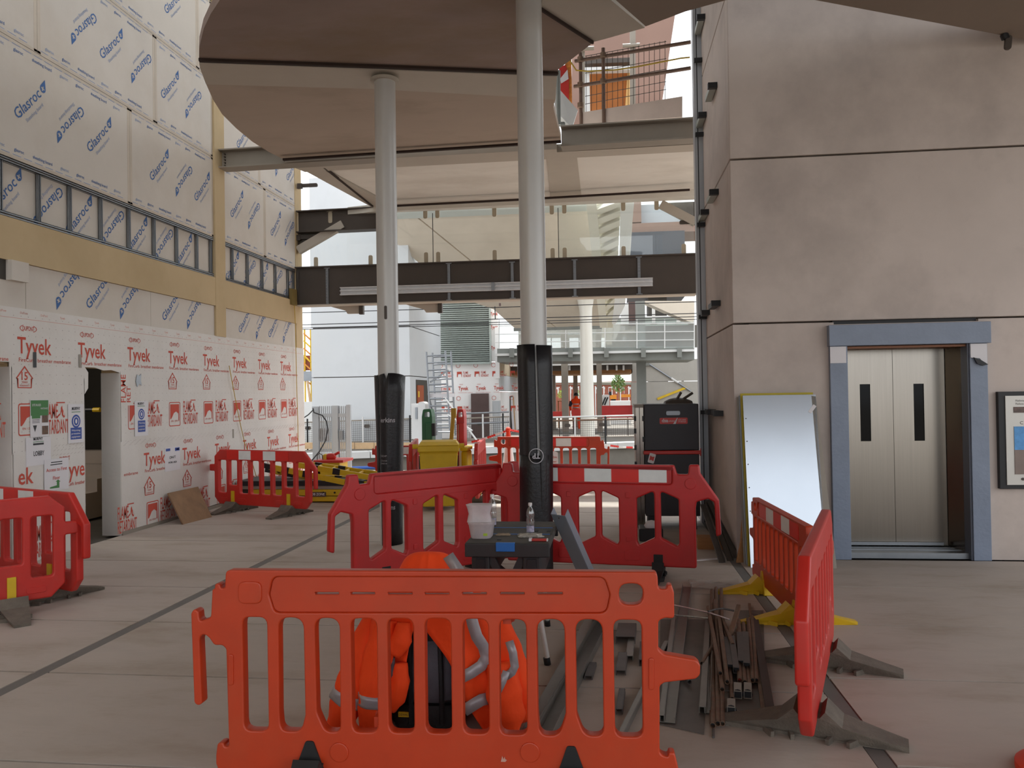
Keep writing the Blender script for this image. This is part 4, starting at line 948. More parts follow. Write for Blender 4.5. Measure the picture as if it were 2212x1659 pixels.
# ---- C type: octagonal slotted barrier
def barrierC(fr, a0, label, m, mirror=False, strips=True, feetm=M_rub, pegm=M_yel, L_=1.82, n=8, zt=.90, arm=True, tab=True):
    """a0 = left end of the body along fr"""
    t = thing('barrier', label, 'barrier', at(fr, a0+L_/2, 0), 'plastic pedestrian barriers'); f0 = (at(fr, a0+L_/2, 0), fr[1], fr[2], fr[3])
    h = L_/2
    P = [(-h, .20), (-h, .58)]+([(-h-.10, .58), (-h-.10, .68)] if tab else [])+[(-h, .68), (-h, zt-.10), (-h+.11, zt), (h-.12, zt)]
    if arm: P += [(h+.10, zt-.24), (h+.10, .38), (h+.055, .38), (h+.05, .63), (h, .66)]
    else: P += [(h, zt-.15)]
    P += [(h, .20), (h-.09, .10), (-h+.10, .10)]
    pit = (L_-.12)/n; slots = []
    for i in range(n):
        x = -h+.085+pit*i; zb = .385 if i in (1, n-2) else .27
        slots.append(rnd(rect(x, zb, x+pit*.72, .745), .025))
    sg = -1 if mirror else 1
    fl = lambda Q: [(sg*x, z) for x, z in (Q if mirror else Q[::-1])]
    g = plate_geo(rnd(fl(P), .02), [fl(s_) for s_ in slots], .06, .013, 2); autosmooth(MB().geo(g, f0, z=-.03).build('panel', m, t))
    if strips:
        for i in range(5):
            x0 = -h+.26+.235*i; MB().prism(fl(rect(x0, .76, x0+.235, zt-.012)), f0, .003, z0=0).build('reflective_panel', M_refw if i % 2 else M_refr, t)
    for i in (1, n-2):
        x = sg*(-h+.085+pit*i+pit*.36)
        foot(t, f0, x, feetm, w_=.24, L_=.42, peg=.12)
        if pegm: MB().prism(rect(x-.03, .08, x+.03, .30), f0, .012, z0=0).build('foot_clip', pegm, t)
        for k in (0, 1): MB().geo(plate_geo(rnd(rect(x+(-.24 if k else .10), .15, x+(-.10 if k else .24), .20), .02), [], .012, .004, 1), f0, z=0).build('embossed_bar', m, t)
    return t
FC = vframe((-5.68, 11.39), (-4.12, 10.81))
barrierC(FC, px(FC, (463, 1040))[0][0], 'red barrier with two white panels in front of the yellow ladders', M_redb)
FLb = vframe((-5.15, 6.50), (-4.30, 6.12)); a1 = px(FLb, (166, 1200))[0][0]
barrierC(FLb, a1-1.82, 'rear red barrier of the pair at the left edge', M_redb)
FLf = vframe((-4.66, 5.68), (-4.39, 5.985)); a1 = px(FLf, (141, 1180))[0][0]
barrierC(FLf, a1-1.82, 'front red barrier with yellow foot clip at the left edge', M_redb, mirror=True, strips=False, tab=True, arm=False)
# right pair
FE = vframe((1.345, 5.42), (.79, 3.68))      # seen from its left face: from the far end to the near end
barrierC(FE, .02, 'red barrier seen almost end-on at right, nearest the camera', M_redb, strips=False, L_=1.78)
FD = vframe((1.185, 7.22), (1.30, 5.56))
barrierA(FD, .84, 'orange barrier with red and white panels in front of leaning sheets', M_org, strips=5, feetm=M_yel, sc=.80, mirror=True)
# far barriers
FF = vframe((-2, 14.0), (1, 13.9)); barrierA(FF, px(FF, (1184, 950))[0][0], 'orange barrier with white panels behind the right wrapped column', M_org, strips=5, mirror=True, feetm=M_rubk, sc=.98)
FG = vframe((-4, 13.7), (-1, 13.9)); barrierA(FG, px(FG, (905, 950))[0][0], 'red barrier running behind the yellow bin', M_redb, strips=5, mirror=True, sc=.85)
FHh = vframe((-3.263, 13.46), (-2.93, 11.67)); barrierC(FHh, .0, 'dusty red barrier running away from us left of the yellow bin', M_redb, strips=False, zt=.93)
FI = vframe((-1.93, 11.87), (-2.10, 13.8)); barrierC(FI, .0, 'red barrier seen end-on right of the yellow bin', M_redb, strips=False, zt=.92)
c_ = onZ(2197, 1655, .02); M_cn = mat('cone_orange', 'e8451c', .5, var=.05)
t = thing('traffic_cone', 'orange cone base just entering the bottom right corner of view', 'cone', (c_.x+.20, c_.y-.02, 0))
autosmooth(MB().lathe([(.20, 0), (.20, .03), (.17, .055), (.12, .07), (.035, .68), (.02, .70)], (c_.x+.20, c_.y-.02, 0), 28).build('cone', M_cn, t)); MB().tube((c_.x+.20, c_.y-.02, .32), (c_.x+.20, c_.y-.02, .46), .0975, 28, .0775).build('band', M_refw, t)
# ================================================================== JACKET AND BAG
def blob(prof, c, sx, sy, n=20, wr=0, seed=1):
    rr = random.Random(seed); ph = [rr.random()*6 for _ in range(6)]
    mb = MB(); vs = []; fs = []
    for i, (r, z) in enumerate(prof):
        for k in range(n):
            a = 2*PI*k/n; q = r*(1+wr*(math.sin(3*a+ph[0]+z*9)+.6*math.sin(7*a+ph[1]-z*14)))
            e = 4; ca, sa = math.cos(a), math.sin(a); sq = (abs(ca)**e+abs(sa)**e)**(-1/e)
            vs.append(Vector(c)+Vector((q*ca*sq*sx, q*sa*sq*sy, z)))
    for i in range(len(prof)-1):
        for k in range(n): fs.append((i*n+k, i*n+(k+1) % n, (i+1)*n+(k+1) % n, (i+1)*n+k))
    fs += [tuple(range(n-1, -1, -1)), tuple(range((len(prof)-1)*n, len(prof)*n))]
    return mb.add(vs, fs)
JY = 4.06
pc = onY(925, 1400, JY)
bag = thing('backpack', 'black backpack standing upright under the orange jacket', 'bag', (pc.x, JY, 0))
M_bag = mat('black_nylon', '151417', .7, var=.2, scale=10, bump=.2); M_grey = mat('grey_nylon', '57545c', .7, var=.15, scale=10, bump=.2)
autosmooth(blob([(.16, .01), (.19, .03), (.20, .25), (.19, .55), (.16, .70), (.09, .76), (.02, .77)], (pc.x, JY, 0), 1, .55, 24, .012).build('body', M_bag, bag), 60)
autosmooth(blob([(.10, .14), (.12, .16), (.125, .28), (.12, .40), (.09, .44)], (pc.x+.03, JY-.075, 0), 1, .5, 20, .02).build('front_pocket', M_grey, bag), 60)
autosmooth(blob([(.15, .01), (.165, .03), (.16, .10), (.14, .13)], (pc.x+.01, JY-.07, 0), 1, .5, 20, .02).build('lower_pocket', M_bag, bag), 60)
for x in (-.055, .10):
    MB().path([(pc.x+x, JY-.155, .05), (pc.x+x, JY-.165, .3), (pc.x+x*.9, JY-.15, .55), (pc.x+x*.6, JY-.10, .70)], .013, 6).build('strap', M_bag, bag)
lb = onY(874, 1543, JY-.16); MB().box(lb.x-.03, JY-.165, lb.z-.012, lb.x+.03, JY-.155, lb.z+.012).build('label_patch', M_yel, bag)
L = MB(); L.text('DEWALT', FW(JY-.1652), lb.x-.026, lb.z-.005, .011, .052, 0, .0005); L.build('printed_lettering', M_black, bag)
jk = thing('hi_vis_jacket', 'orange hi-vis jacket with silver tape draped over black backpack', 'jacket', (pc.x, JY, 0))
YJ = 3.98
rowsJ = [  # v, left outer, left inner, right inner, right outer, front bulge, back depth
 (1192, 905, 925, 925, 950, .02, .03), (1197, 885, 925, 925, 968, .05, .06), (1207, 872, 925, 925, 980, .08, .10), (1232, 860, 922, 922, 998, .11, .14), (1270, 842, 915, 915, 1030, .14, .18), (1310, 815, 908, 908, 1070, .16, .20),
 (1340, 795, 900, 907, 1088, .17, .22), (1370, 785, 890, 925, 1095, .17, .24), (1400, 775, 882, 950, 1100, .17, .25), (1430, 768, 878, 972, 1103, .17, .26), (1460, 765, 870, 985, 1106, .17, .26), (1490, 765, 868, 997, 1110, .16, .26), (1520, 768, 858, 1008, 1114, .15, .26), (1545, 775, 842, 1022, 1118, .14, .26), (1570, 785, 822, 1040, 1122, .13, .26), (1590, 795, 812, 1052, 1120, .12, .26)]
vs = []; fs = []; NF, NB = 7, 9
def jp(u, v, dy): return onY(u, v, YJ+dy)
grid = []
for ri, (v, lo, li, r_i, ro, bu, bk) in enumerate(rowsJ):
    row = []; mid = (lo+ro)/2; half = (ro-lo)/2
    for k in range(NF+1):
        u = li+(lo-li)*k/NF; s_ = (u-mid)/half; dy = -bu*math.sqrt(max(0, 1-s_*s_))
        fold = .012*math.sin(k*1.9+ri*.55)+.008*math.sin(k*3.1-ri*.8)
        row.append(jp(u, v, dy+fold*min(1, ri/4)))
    for k in range(1, NB):
        a = PI*k/NB; u = mid-half*math.cos(a)*1.0; row.append(jp(u, v, bk*math.sin(a)+.01*math.sin(4*a+ri)))
    for k in range(NF+1):
        u = ro+(r_i-ro)*k/NF; s_ = (u-mid)/half; dy = -bu*math.sqrt(max(0, 1-s_*s_))
        fold = .014*math.sin(k*1.7-ri*.5)+.008*math.sin(k*3.3+ri*.9)
        row.append(jp(u, v, dy+fold*min(1, ri/4)))
    grid.append(row)
n_ = len(grid[0])
for row in grid: vs += row
for i in range(len(grid)-1):
    for k in range(n_-1): fs.append((i*n_+k, (i+1)*n_+k, (i+1)*n_+k+1, i*n_+k+1))
for i in range(5): fs.append((i*n_+n_-1, (i+1)*n_+n_-1, (i+1)*n_, i*n_))
fs.append(tuple(range(n_)))
jb = MB().add(vs, fs).build('body', M_hv, jk, smooth=True)
md = jb.modifiers.new('sub', 'SUBSURF'); md.levels = md.render_levels = 1
md = jb.modifiers.new('thick', 'SOLIDIFY'); md.thickness = .006; md.offset = 0
def jtape(pts, w_, name='reflective_tape', dy0=-.02):
    """band of tape following the front of the jacket; pts = (u, v, dy)"""
    vs = []; fs = []
    for i, (u, v, dy) in enumerate(pts):
        a = Vector(pts[max(i-1, 0)][:2]); b = Vector(pts[min(i+1, len(pts)-1)][:2]); d = (b-a).normalized(); p = Vector((-d.y, d.x))*w_/2
        vs += [jp(u+p.x, v+p.y, dy+dy0), jp(u-p.x, v-p.y, dy+dy0)]
    for i in range(len(pts)-1): fs.append((2*i, 2*i+1, 2*i+3, 2*i+2))
    o = MB().add(vs, fs).build(name, M_tape, jk, smooth=True); m_ = o.modifiers.new('t', 'SOLIDIFY'); m_.thickness = .003; m_.offset = 0
    return o
fb = lambda u, mid, half, bu: -bu*math.sqrt(max(0, 1-((u-mid)/half)**2))
jtape([(968, 1200, -.05), (978, 1215, -.07), (990, 1232, -.10), (1008, 1275, -.13), (1015, 1320, -.15), (1022, 1350, -.155), (1030, 1375, -.155), (1045, 1398, -.14), (1050, 1420, -.13), (1040, 1438, -.145), (1018, 1453, -.155), (996, 1464, -.165)], 25)
jtape([(1058, 1508, -.115), (1040, 1512, -.14), (1020, 1524, -.145), (1002, 1536, -.15)], 26)
jtape([(836, 1352, -.16), (846, 1364, -.168), (853, 1382, -.17)], 12)
MB().path([jp(848, 1420, -.20), jp(848, 1450, -.20), jp(852, 1470, -.20), jp(842, 1492, -.2)], .012, 6).build('zip_flap', M_grey, jk)
def sleeve(pts, name, m=M_hv, seed=0, parent=None):
    """pts = (u, v, dy, r): tapered cloth tube with soft creases"""
    rr = random.Random(seed); n = 18; P = [jp(u, v, dy) for u, v, dy, r in pts]; R_ = [q[3] for q in pts]
    Q = []; RR = []
    for i in range(len(P)-1):
        for s_ in range(4): Q.append(P[i].lerp(P[i+1], s_/4)); RR.append(R_[i]+(R_[i+1]-R_[i])*s_/4)
    Q.append(P[-1]); RR.append(R_[-1]); vs = []; fs = []
    for i, p in enumerate(Q):
        d = (Q[min(i+1, len(Q)-1)]-Q[max(i-1, 0)]).normalized(); a = d.cross(Vector((0, 1, 0))).normalized(); b = a.cross(d)
        for k in range(n):
            t = 2*PI*k/n; q_ = RR[i]*(1+.06*math.sin(3*t+i*.9+seed)+.05*math.sin(5*t-i*.6)+.03*math.sin(i*1.7))
            vs.append(p+a*math.cos(t)*q_+b*math.sin(t)*q_*.75)
    for i in range(len(Q)-1):
        for k in range(n): fs.append((i*n+k, i*n+(k+1) % n, (i+1)*n+(k+1) % n, (i+1)*n+k))
    fs += [tuple(range(n))[::-1], tuple(range((len(Q)-1)*n, len(Q)*n))]
    return MB().add(vs, fs).build(name, m, parent or jk, smooth=True)
s1 = sleeve([(812, 1330, -.12, .055), (790, 1400, -.15, .085), (765, 1470, -.16, .085), (745, 1530, -.15, .075), (725, 1585, -.14, .055)], 'sleeve', seed=1)
sleeve([(727, 1577, -.14, .058), (723, 1590, -.14, .058)], 'cuff_tape', M_tape, 2)
sleeve([(757, 1490, -.156, .088), (749, 1515, -.15, .084)], 'sleeve_tape', M_tape, 1)
sleeve([(830, 1340, -.17, .06), (822, 1400, -.20, .07), (805, 1470, -.20, .07), (800, 1530, -.19, .06), (792, 1580, -.17, .035)], 'front_fold', seed=5)
sleeve([(806, 1498, -.200, .074), (803, 1522, -.195, .068)], 'front_tape', M_tape, 5)
sleeve([(872, 1345, -.19, .03), (868, 1380, -.21, .05), (850, 1410, -.21, .04)], 'collar', seed=3)
sleeve([(866, 1432, -.20, .03), (866, 1470, -.20, .045), (856, 1510, -.19, .04), (846, 1535, -.18, .02)], 'front_edge', seed=8)
sleeve([(1072, 1335, -.06, .05), (1090, 1390, -.08, .07), (1108, 1440, -.08, .075), (1122, 1500, -.07, .075), (1125, 1550, -.05, .06)], 'sleeve', seed=4)
sleeve([(1080, 1430, -.14, .07), (1090, 1490, -.15, .085), (1096, 1540, -.15, .08), (1098, 1585, -.14, .05)], 'front_fold', seed=6)
jtape([(1075, 1495, -.235), (1086, 1472, -.235), (1094, 1450, -.23)], 16)
jtape([(1100, 1385, -.17), (1108, 1410, -.17), (1112, 1440, -.17), (1106, 1452, -.175), (1092, 1462, -.18)], 18)
# ================================================================== WORKBENCH AND WHAT STANDS ON IT
WX0, WX1, WY0, WY1, WZ = -.875, -.365, 4.84, 5.66, .76
wb = thing('workbench', 'black folding workbench with blue clamp pads by the wrapped column', 'workbench', ((WX0+WX1)/2, (WY0+WY1)/2, 0))
M_wb = mat('workbench_plastic', '2b292b', .55, var=.15, scale=8); M_wbt = mat('workbench_top', '47443f', .7, var=.15, scale=6, stain='6b6259', stain_amt=.5, stain_scale=4); M_blu = mat('blue_pad', '1f67b5', .45, var=.05)
for y0, y1 in ((WY0, WY0+.30), (WY0+.31, WY0+.55), (WY0+.56, WY1)):
    MB().box(WX0, y0, WZ-.045, WX1, y1, WZ).build('jaw', M_wbt, wb, bevel=.008)
for y in (WY0+.305, WY0+.555): MB().box(WX0+.02, y-.006, WZ-.01, WX1-.02, y+.006, WZ+.001).build('blue_strip', M_blu, wb)
MB().box(WX0, WY0-.012, WZ-.085, WX1, WY0+.01, WZ-.004).build('front_rail', M_wb, wb, bevel=.006); MB().box(WX0, WY1-.02, WZ-.1, WX1, WY1+.005, WZ-.05).build('rear_rail', M_wb, wb, bevel=.006)
xm = onY(1092, 1180, WY0).x
MB().box(xm-.057, WY0-.02, WZ-.05, xm+.057, WY0+.01, WZ+.003).build('clamp_pad', M_blu, wb, bevel=.004)
for x, y in ((-.46, WY0+.08), (-.46, WY0+.22), (-.40, WY0+.42), (-.48, WY0+.42), (-.68, WY0+.10)): MB().box(x-.012, y-.012, WZ, x+.012, y+.012, WZ+.004).build('dog_hole', M_black, wb)
for x in (WX0+.09, WX1-.11):
    MB().box(x-.055, WY0+.02, WZ-.25, x+.055, WY1-.06, WZ-.085).build('side_housing', M_wb, wb, bevel=.01); MB().box(x-.028, WY0+.008, WZ-.24, x+.028, WY0+.022, WZ-.10).build('housing_recess', M_black, wb)
for s_ in (-1, 1): MB().bar((xm+s_*.10, WY0+.05, WZ-.085), (xm+s_*.035, WY0+.05, WZ-.22), .045, .03, (0, 1, 0)).build('cross_brace', M_wb, wb)
MB().box(xm-.10, WY0+.03, WZ-.25, xm+.10, WY0+.07, WZ-.20).build('lower_rail', M_wb, wb)
for (u, v, ty) in ((1183, 1436, WY0+.1), (1183, 1352, WY1-.1)):
    g_ = onZ(u, v, 0.0); tp = Vector((WX1-.11, ty, WZ-.24))
    lg = MB().tube(g_+Vector((0, 0, .03)), tp, .016, 12).build('leg', mat('white_tube', 'cfcac6', .35, .3, var=.03), wb)
    MB().tube(g_, g_+(tp-g_).normalized()*.045, .021, 12).build('rubber_tip', M_black, lg)
    g2 = Vector((WX0-.10, g_.y, 0)); tp2 = Vector((WX0+.09, ty, WZ-.24))
    lg = MB().tube(g2+Vector((0, 0, .03)), tp2, .016, 12).build('leg', MATS['white_tube'], wb); MB().tube(g2, g2+(tp2-g2).normalized()*.045, .021, 12).build('rubber_tip', M_black, lg)
M_pet = glass_mat('clear_pet', (.86, .88, .9), .22, .04); M_tub = mat('milky_plastic', 'cfc4c6', .3, var=.12, scale=12, trans=.28)
def bottle(u, v, y, label, hh=.20):
    p = onY(u, v, y); p.z = WZ+.001; t = thing('water_bottle', label, 'bottle', p, 'bottles on the workbench')
    s_ = hh/.22
    prof = [(.026, 0), (.031, .006), (.031, .03), (.0295, .045), (.031, .06), (.031, .10), (.028, .115), (.031, .13), (.030, .155), (.022, .178), (.013, .192), (.012, .205)]
    autosmooth(MB().lathe([(r*s_, z*s_) for r, z in prof], p, 20).build('body', M_pet, t), 60)
    MB().lathe([(.0145*s_, .203*s_), (.0145*s_, .222*s_), (.012*s_, .224*s_)], p, 16).build('cap', mat('white_cap', 'd5cfcc', .5, var=0), t)
    lab = MB(); n = 12
    for k in range(n+1):
        a = math.radians(-150+120*k/n); lab.v += [p+Vector((.0322*s_*math.cos(a), .0322*s_*math.sin(a), .012*s_)), p+Vector((.0322*s_*math.cos(a), .0322*s_*math.sin(a), .058*s_))]
    for k in range(n): lab.f.append((2*k, 2*k+2, 2*k+3, 2*k+1)); lab.mi.append(0)
    lab.build('label_wrap', mat('bottle_label', 'a9a3b8', .5, var=.45, scale=60), t)
    return t
bottle(1146, 1140, 5.18, 'clear water bottle standing at the right of the workbench', .19); bottle(1064, 1130, 5.45, 'clear water bottle behind the plastic tub on the workbench', .21)
p = onY(1041, 1165, 5.02); p.z = WZ+.001
tub = thing('plastic_tub', 'milky takeaway tub with crumpled bag on the workbench', 'tub', p)
autosmooth(blob([(.060, 0), (.066, .01), (.078, .085), (.082, .09), (.082, .10)], p, 1, 1, 20, .01).build('tub', M_tub, tub), 50)
autosmooth(blob([(.075, .098), (.07, .125), (.065, .15), (.072, .18), (.08, .205), (.06, .2)], p-Vector((.012, 0, 0)), 1, .7, 22, .05, 4).build('crumpled_bag', M_tub, tub), 60)
MB().box(p.x+.02, p.y-.070, p.z+.02, p.x+.045, p.y-.066, p.z+.035).build('green_scrap', mat('lime', 'a9c43c', .5, var=0), tub)
def crumple(name, label, cat, u, v, y, sx, sy, h, m, seed):
    c = onY(u, v, y); c.z = WZ+.002; rr = random.Random(seed); n = 7; vs = []; fs = []
    for i in range(n):
        for j in range(n):
            x = (i/(n-1)-.5)*sx*(1+.2*rr.uniform(-1, 1)); yy = (j/(n-1)-.5)*sy*(1+.2*rr.uniform(-1, 1)); e = 1-max(abs(i/(n-1)-.5), abs(j/(n-1)-.5))*2
            vs.append(c+Vector((x, yy, h*(.15+e*.5+.5*rr.random()))))
    for i in range(n-1):
        for j in range(n-1): fs.append((i*n+j, (i+1)*n+j, (i+1)*n+j+1, i*n+j+1))
    k = n*n; vs2 = [Vector((v_.x, v_.y, c.z)) for v_ in vs]; fs2 = [tuple(q+k for q in f[::-1]) for f in fs]
    rim = [i*n for i in range(n)]+[(n-1)*n+j for j in range(1, n)]+[i*n+n-1 for i in range(n-2, -1, -1)]+[j for j in range(n-2, 0, -1)]
    fs3 = [(rim[i], rim[(i+1) % len(rim)], rim[(i+1) % len(rim)]+k, rim[i]+k)[::-1] for i in range(len(rim))]
    tag(MB().add(vs+vs2, fs+fs2+fs3).build(name, m, loc=c), label, cat)
M_foil = mat('foil', 'b8b2a8', .3, .5, var=.3, scale=40)
crumple('foil_wrapper', 'crumpled silver food wrapper in front of the right bottle', 'wrapper', 1146, 1157, 5.06, .15, .10, .018, M_foil, 3)
crumple('paper_scrap', 'brown paper scrap lying in the middle of the workbench', 'paper', 1087, 1155, 5.1, .08, .05, .012, mat('brown_paper', '9b8770', .8, var=.2, scale=20), 5)
t = thing('red_packet', 'red and white packet at front right corner of workbench', 'packet', (onY(1165, 1170, 4.9).x, 4.9, WZ))
x_ = onY(1165, 1170, 4.9).x; MB().box(x_-.045, 4.885, WZ+.002, x_+.045, 4.915, WZ+.016).build('packet', mat('red_packet', 'b5322b', .5, var=.1), t, bevel=.003); MB().box(x_-.062, 4.883, WZ+.002, x_-.045, 4.917, WZ+.018).build('torn_end', M_paper, t); MB().box(x_+.045, 4.883, WZ+.002, x_+.052, 4.917, WZ+.016).build('crimped_end', M_paper, t)
# zinc channel leaning on the bench
p0 = onZ(1302, 1330, 0.0); p1 = onY(1205, 1112, 5.30)
lc = thing('leaning_channel', 'zinc steel channel leaning against right side of workbench', 'channel', p0)
d = (p1-p0).normalized(); a = Vector((d.z, 0, -d.x)).normalized(); b = d.cross(a); wv = .105
def chan(p0, p1, w_, h_, th, a, b):
    mb = MB(); q = lambda p, x, y: p+a*x+b*y
    P = [(-w_/2, 0), (w_/2, 0), (w_/2, h_), (w_/2-th, h_), (w_/2-th, th), (-w_/2+th, th), (-w_/2+th, h_), (-w_/2, h_)]
    k = len(P); vs = [q(p0, *x) for x in P]+[q(p1, *x) for x in P]
    fs = [(i, (i+1) % k, k+(i+1) % k, k+i) for i in range(k)]+[(7, 6, 5, 0), (5, 4, 1, 0), (4, 3, 2, 1)]+[(8+0, 8+5, 8+6, 8+7), (8, 9, 12, 13), (9, 10, 11, 12)]
    return mb.add(vs, fs)
if b.y > 0: b = -b
chan(p0, p1, wv, -.055, .003, (a*.86+b*.5).normalized(), (b*.86-a*.5).normalized()).build('channel', mat('zinc_blue', '9aa2ae', .32, .4, var=.05), lc)
MB().tube(p1-d*.03-b*.002, p1-d*.03+b*.004, .006, 8).build('rivet', M_steel, lc)
# ================================================================== STEEL LYING ON THE FLOOR
M_rust = mat('rusty_steel', '76604f', .6, .35, var=.25, scale=14, stain='8a4a2c', stain_amt=.4, stain_scale=9)
M_mill = mat('mill_steel', '5f5a58', .5, .4, var=.15, scale=10); M_chan = mat('zinc_channel', '85827c', .42, .55, var=.1, scale=8)
def pc2(x, y): return 1380+x/4.609, 1240+y/4.609
def ends(x0, y0, x1, y1, z0, z1): return onZ(*pc2(x0, y0), z0), onZ(*pc2(x1, y1), z1)
def tube_(x0, y0, x1, y1, label, r=.013, z0=.03, z1=.03, m=M_rust, sq=False, end=None):
    a, b = ends(x0, y0, x1, y1, z0, z1)
    t = thing('square_tube' if sq else 'steel_tube', label, 'tube', b, 'steel lying on the floor')
    MB().hollow(a, b, r*(1.35 if sq else 1), r*(1.18 if sq else .8), 4 if sq else 12).build('pipe', m, t)
    d = (b-a).normalized()
    MB().tube(b-d*.04, b-d*.035, r*.95, 12 if not sq else 4).build('dark_bore', end or M_black, t)
# flat plates first
def plate(pts, z, label, m=M_mill, th=.004):
    P = [onZ(*pc2(x, y), z) for x, y in pts]
    mb = MB().prism([(p.x, p.y) for p in P][::-1], (Vector((0, 0, z)), Vector((1, 0, 0)), Vector((0, 1, 0)), Vector((0, 0, 1))), th)
    tag(mb.build('steel_plate', m, loc=P[0]), label, 'plate', 'steel lying on the floor')
plate([(215, 450), (690, 450), (650, 1590), (200, 1490)], .006, 'wide dark steel plate on the floor under the left channels', mat('dusty_plate', '6b6560', .55, .3, var=.15, scale=6))
plate([(860, 1500), (1270, 1520), (1240, 360), (1000, 360)], .006, 'steel plate on the floor under the right hand tubes', MATS['dusty_plate'])
def chan_(x0, y0, x1, y1, label, w_=.06, h_=.03, z=.008, m=M_chan, up=True, full=False):
    a, b = (ends(x0, y0, x1, y1, z, z) if not full else (onZ(x0, y0, z), onZ(x1, y1, z))); d = (b-a).normalized(); s_ = d.cross(Vector((0, 0, 1)))
    t = thing('steel_channel', label, 'channel', b, 'steel lying on the floor')
    if up: chan(a, b, w_, h_, .003, s_, Vector((0, 0, 1))).build('channel', m, t)
    else: chan(a+Vector((0, 0, h_)), b+Vector((0, 0, h_)), w_, -h_, .003, s_, Vector((0, 0, 1))).build('channel', m, t)
chan_(480, 130, 285, 1480, 'long open channel at left of the steel pile', .075, .028, .012)
chan_(350, 450, 225, 1470, 'narrow channel lying left of the long open channel', .03, .03, .012, up=False)
chan_(690, 470, 635, 1385, 'pale channel beside the left edge of rusty tubes', .035, .03, .012, up=False)
chan_(715, 600, 682, 1385, 'dark channel touching the rusty tubes on their left', .03, .03, .012)
chan_(1318, 1318, 1172, 1600, 'large zinc channel seen through the right slots of orange barrier', .10, .05, .003, full=True)
chan_(1285, 1330, 1140, 1600, 'second large zinc channel left of its twin, behind orange barrier', .07, .04, .003, up=False, full=True)
chan_(1440, 1395, 1340, 1600, 'narrow channel behind the rightmost slot of orange barrier', .03, .03, .003, up=False, full=True)
tube_(730, 165, 735, 1510, 'long rusty tube, front one with open end nearest camera', .0155, .03, .02)
tube_(770, 140, 787, 1490, 'long rusty tube, second of three reaching furthest forward', .0145, .03, .02)
tube_(820, 150, 832, 1490, 'long rusty tube, third of three reaching furthest forward', .0135, .03, .02)
tube_(690, 330, 810, 990, 'rusty tube crossing on top of the pile, leftmost open end', .013, .075, .075)
tube_(755, 260, 830, 1150, 'rusty tube on top ending just behind the front three', .013, .06, .05)
tube_(800, 430, 880, 1075, 'rusty tube on top ending right of the crossing tube', .013, .08, .06)
tube_(830, 440, 937, 705, 'short tube with open end at middle of pile', .013, .07, .07)
tube_(815, 470, 920, 765, 'short tube with red end at middle of pile', .012, .045, .045, end=M_redb)
tube_(735, 720, 630, 890, 'short tube lying askew left of the pile', .012, .04, .04)
tube_(990, 460, 1055, 1080, 'rusty tube in right group, left open end', .014, .035, .035)
tube_(1040, 490, 1100, 1110, 'rusty tube in right group, middle open end', .013, .035, .03)
tube_(1090, 450, 1135, 1060, 'rusty tube in right group, third open end', .014, .035, .035)
tube_(1125, 420, 1172, 1060, 'rusty tube in right group, beside pale strip', .013, .035, .035)
tube_(985, 560, 1005, 1060, 'tube with red end in the right group', .014, .05, .04, end=M_redb)
tube_(900, 900, 930, 1245, 'thin tube below the square tubes', .012, .03, .03)
tube_(440, 980, 505, 1075, 'dark tube end showing under the barrier nose', .013, .03, .03, m=M_mill)
tube_(995, 320, 905, 620, 'rusty square bar leaning across the pile, raised far end', .014, .16, .06, sq=True)
tube_(925, 640, 970, 960, 'square tube with open end, front of its pair', .018, .06, .055, m=M_mill, sq=True)
tube_(870, 650, 915, 930, 'square tube with open end, left of its pair', .018, .04, .05, m=M_mill, sq=True)
tube_(1060, 600, 1075, 915, 'dark square tube with open end at right', .02, .06, .055, m=M_mill, sq=True)
tube_(1000, 600, 1020, 890, 'dark square tube left of the rightmost square tube', .018, .06, .055, m=M_mill, sq=True)
def bar_(x0, y0, x1, y1, label, w_, h_, m=M_rust, z=.02, name='steel_bar'):
    a, b = ends(x0, y0, x1, y1, z, z); tag(MB().bar(a, b, w_, h_).build(name, m, loc=b), label, 'bar', 'steel lying on the floor')
bar_(1100, 300, 1245, 1420, 'long pale flat strip at the right of the pile', .02, .016, M_rust)
bar_(1150, 420, 1320, 1450, 'thick dark bar at the far right of the pile', .045, .035, mat('dark_bar', '4a3f3c', .6, .3, var=.15), .025)
bar_(1130, 410, 1275, 1400, 'thin dark strip between pale strip and thick bar', .012, .02, M_mill)
for x, y, w_, l_ in ((985, 1160, .055, 'small square offcut block, left of the two'), (1085, 1160, .055, 'small square offcut block, right of the two'), (920, 1320, .055, 'square offcut block nearest the camera')):
    a, b = ends(x, y-45, x, y+45, .03, .03); t = thing('offcut_block', l_, 'offcut', b, 'steel lying on the floor')
    MB().hollow(a, b, w_*.52, w_*.46, 4).build('block', mat('pale_offcut', '9a958c', .5, .2, var=.1), t); MB().tube(b-(b-a).normalized()*.015, b-(b-a).normalized()*.01, w_*.48, 12).build('dark_bore', M_black, t)
def rod_(pts, label, r=.006, m=None):
    P = [onZ(*pc2(x, y), z) for x, y, z in pts]; tag(MB().path(P, r, 8).build('steel_rod', m or mat('bright_rod', 'c9c6c8', .25, .8, var=.03), loc=P[0]), label, 'rod', 'steel lying on the floor')
rod_([(150, 265, .05), (690, 382, .09), (905, 455, .09)], 'bright thin rod lying across the pile, far one')
rod_([(150, 390, .04), (690, 440, .06)], 'bright thin rod lying across the pile, near one')
rod_([(690, 372, .1), (760, 352, .1), (840, 343, .1), (950, 366, .09)], 'short bent dark rod at the top of the pile', .007, M_mill)
rod_([(740, 1540, .01), (742, 1625, .006)], 'short rod sticking out towards the camera from pile', .006, M_mill)
MB()
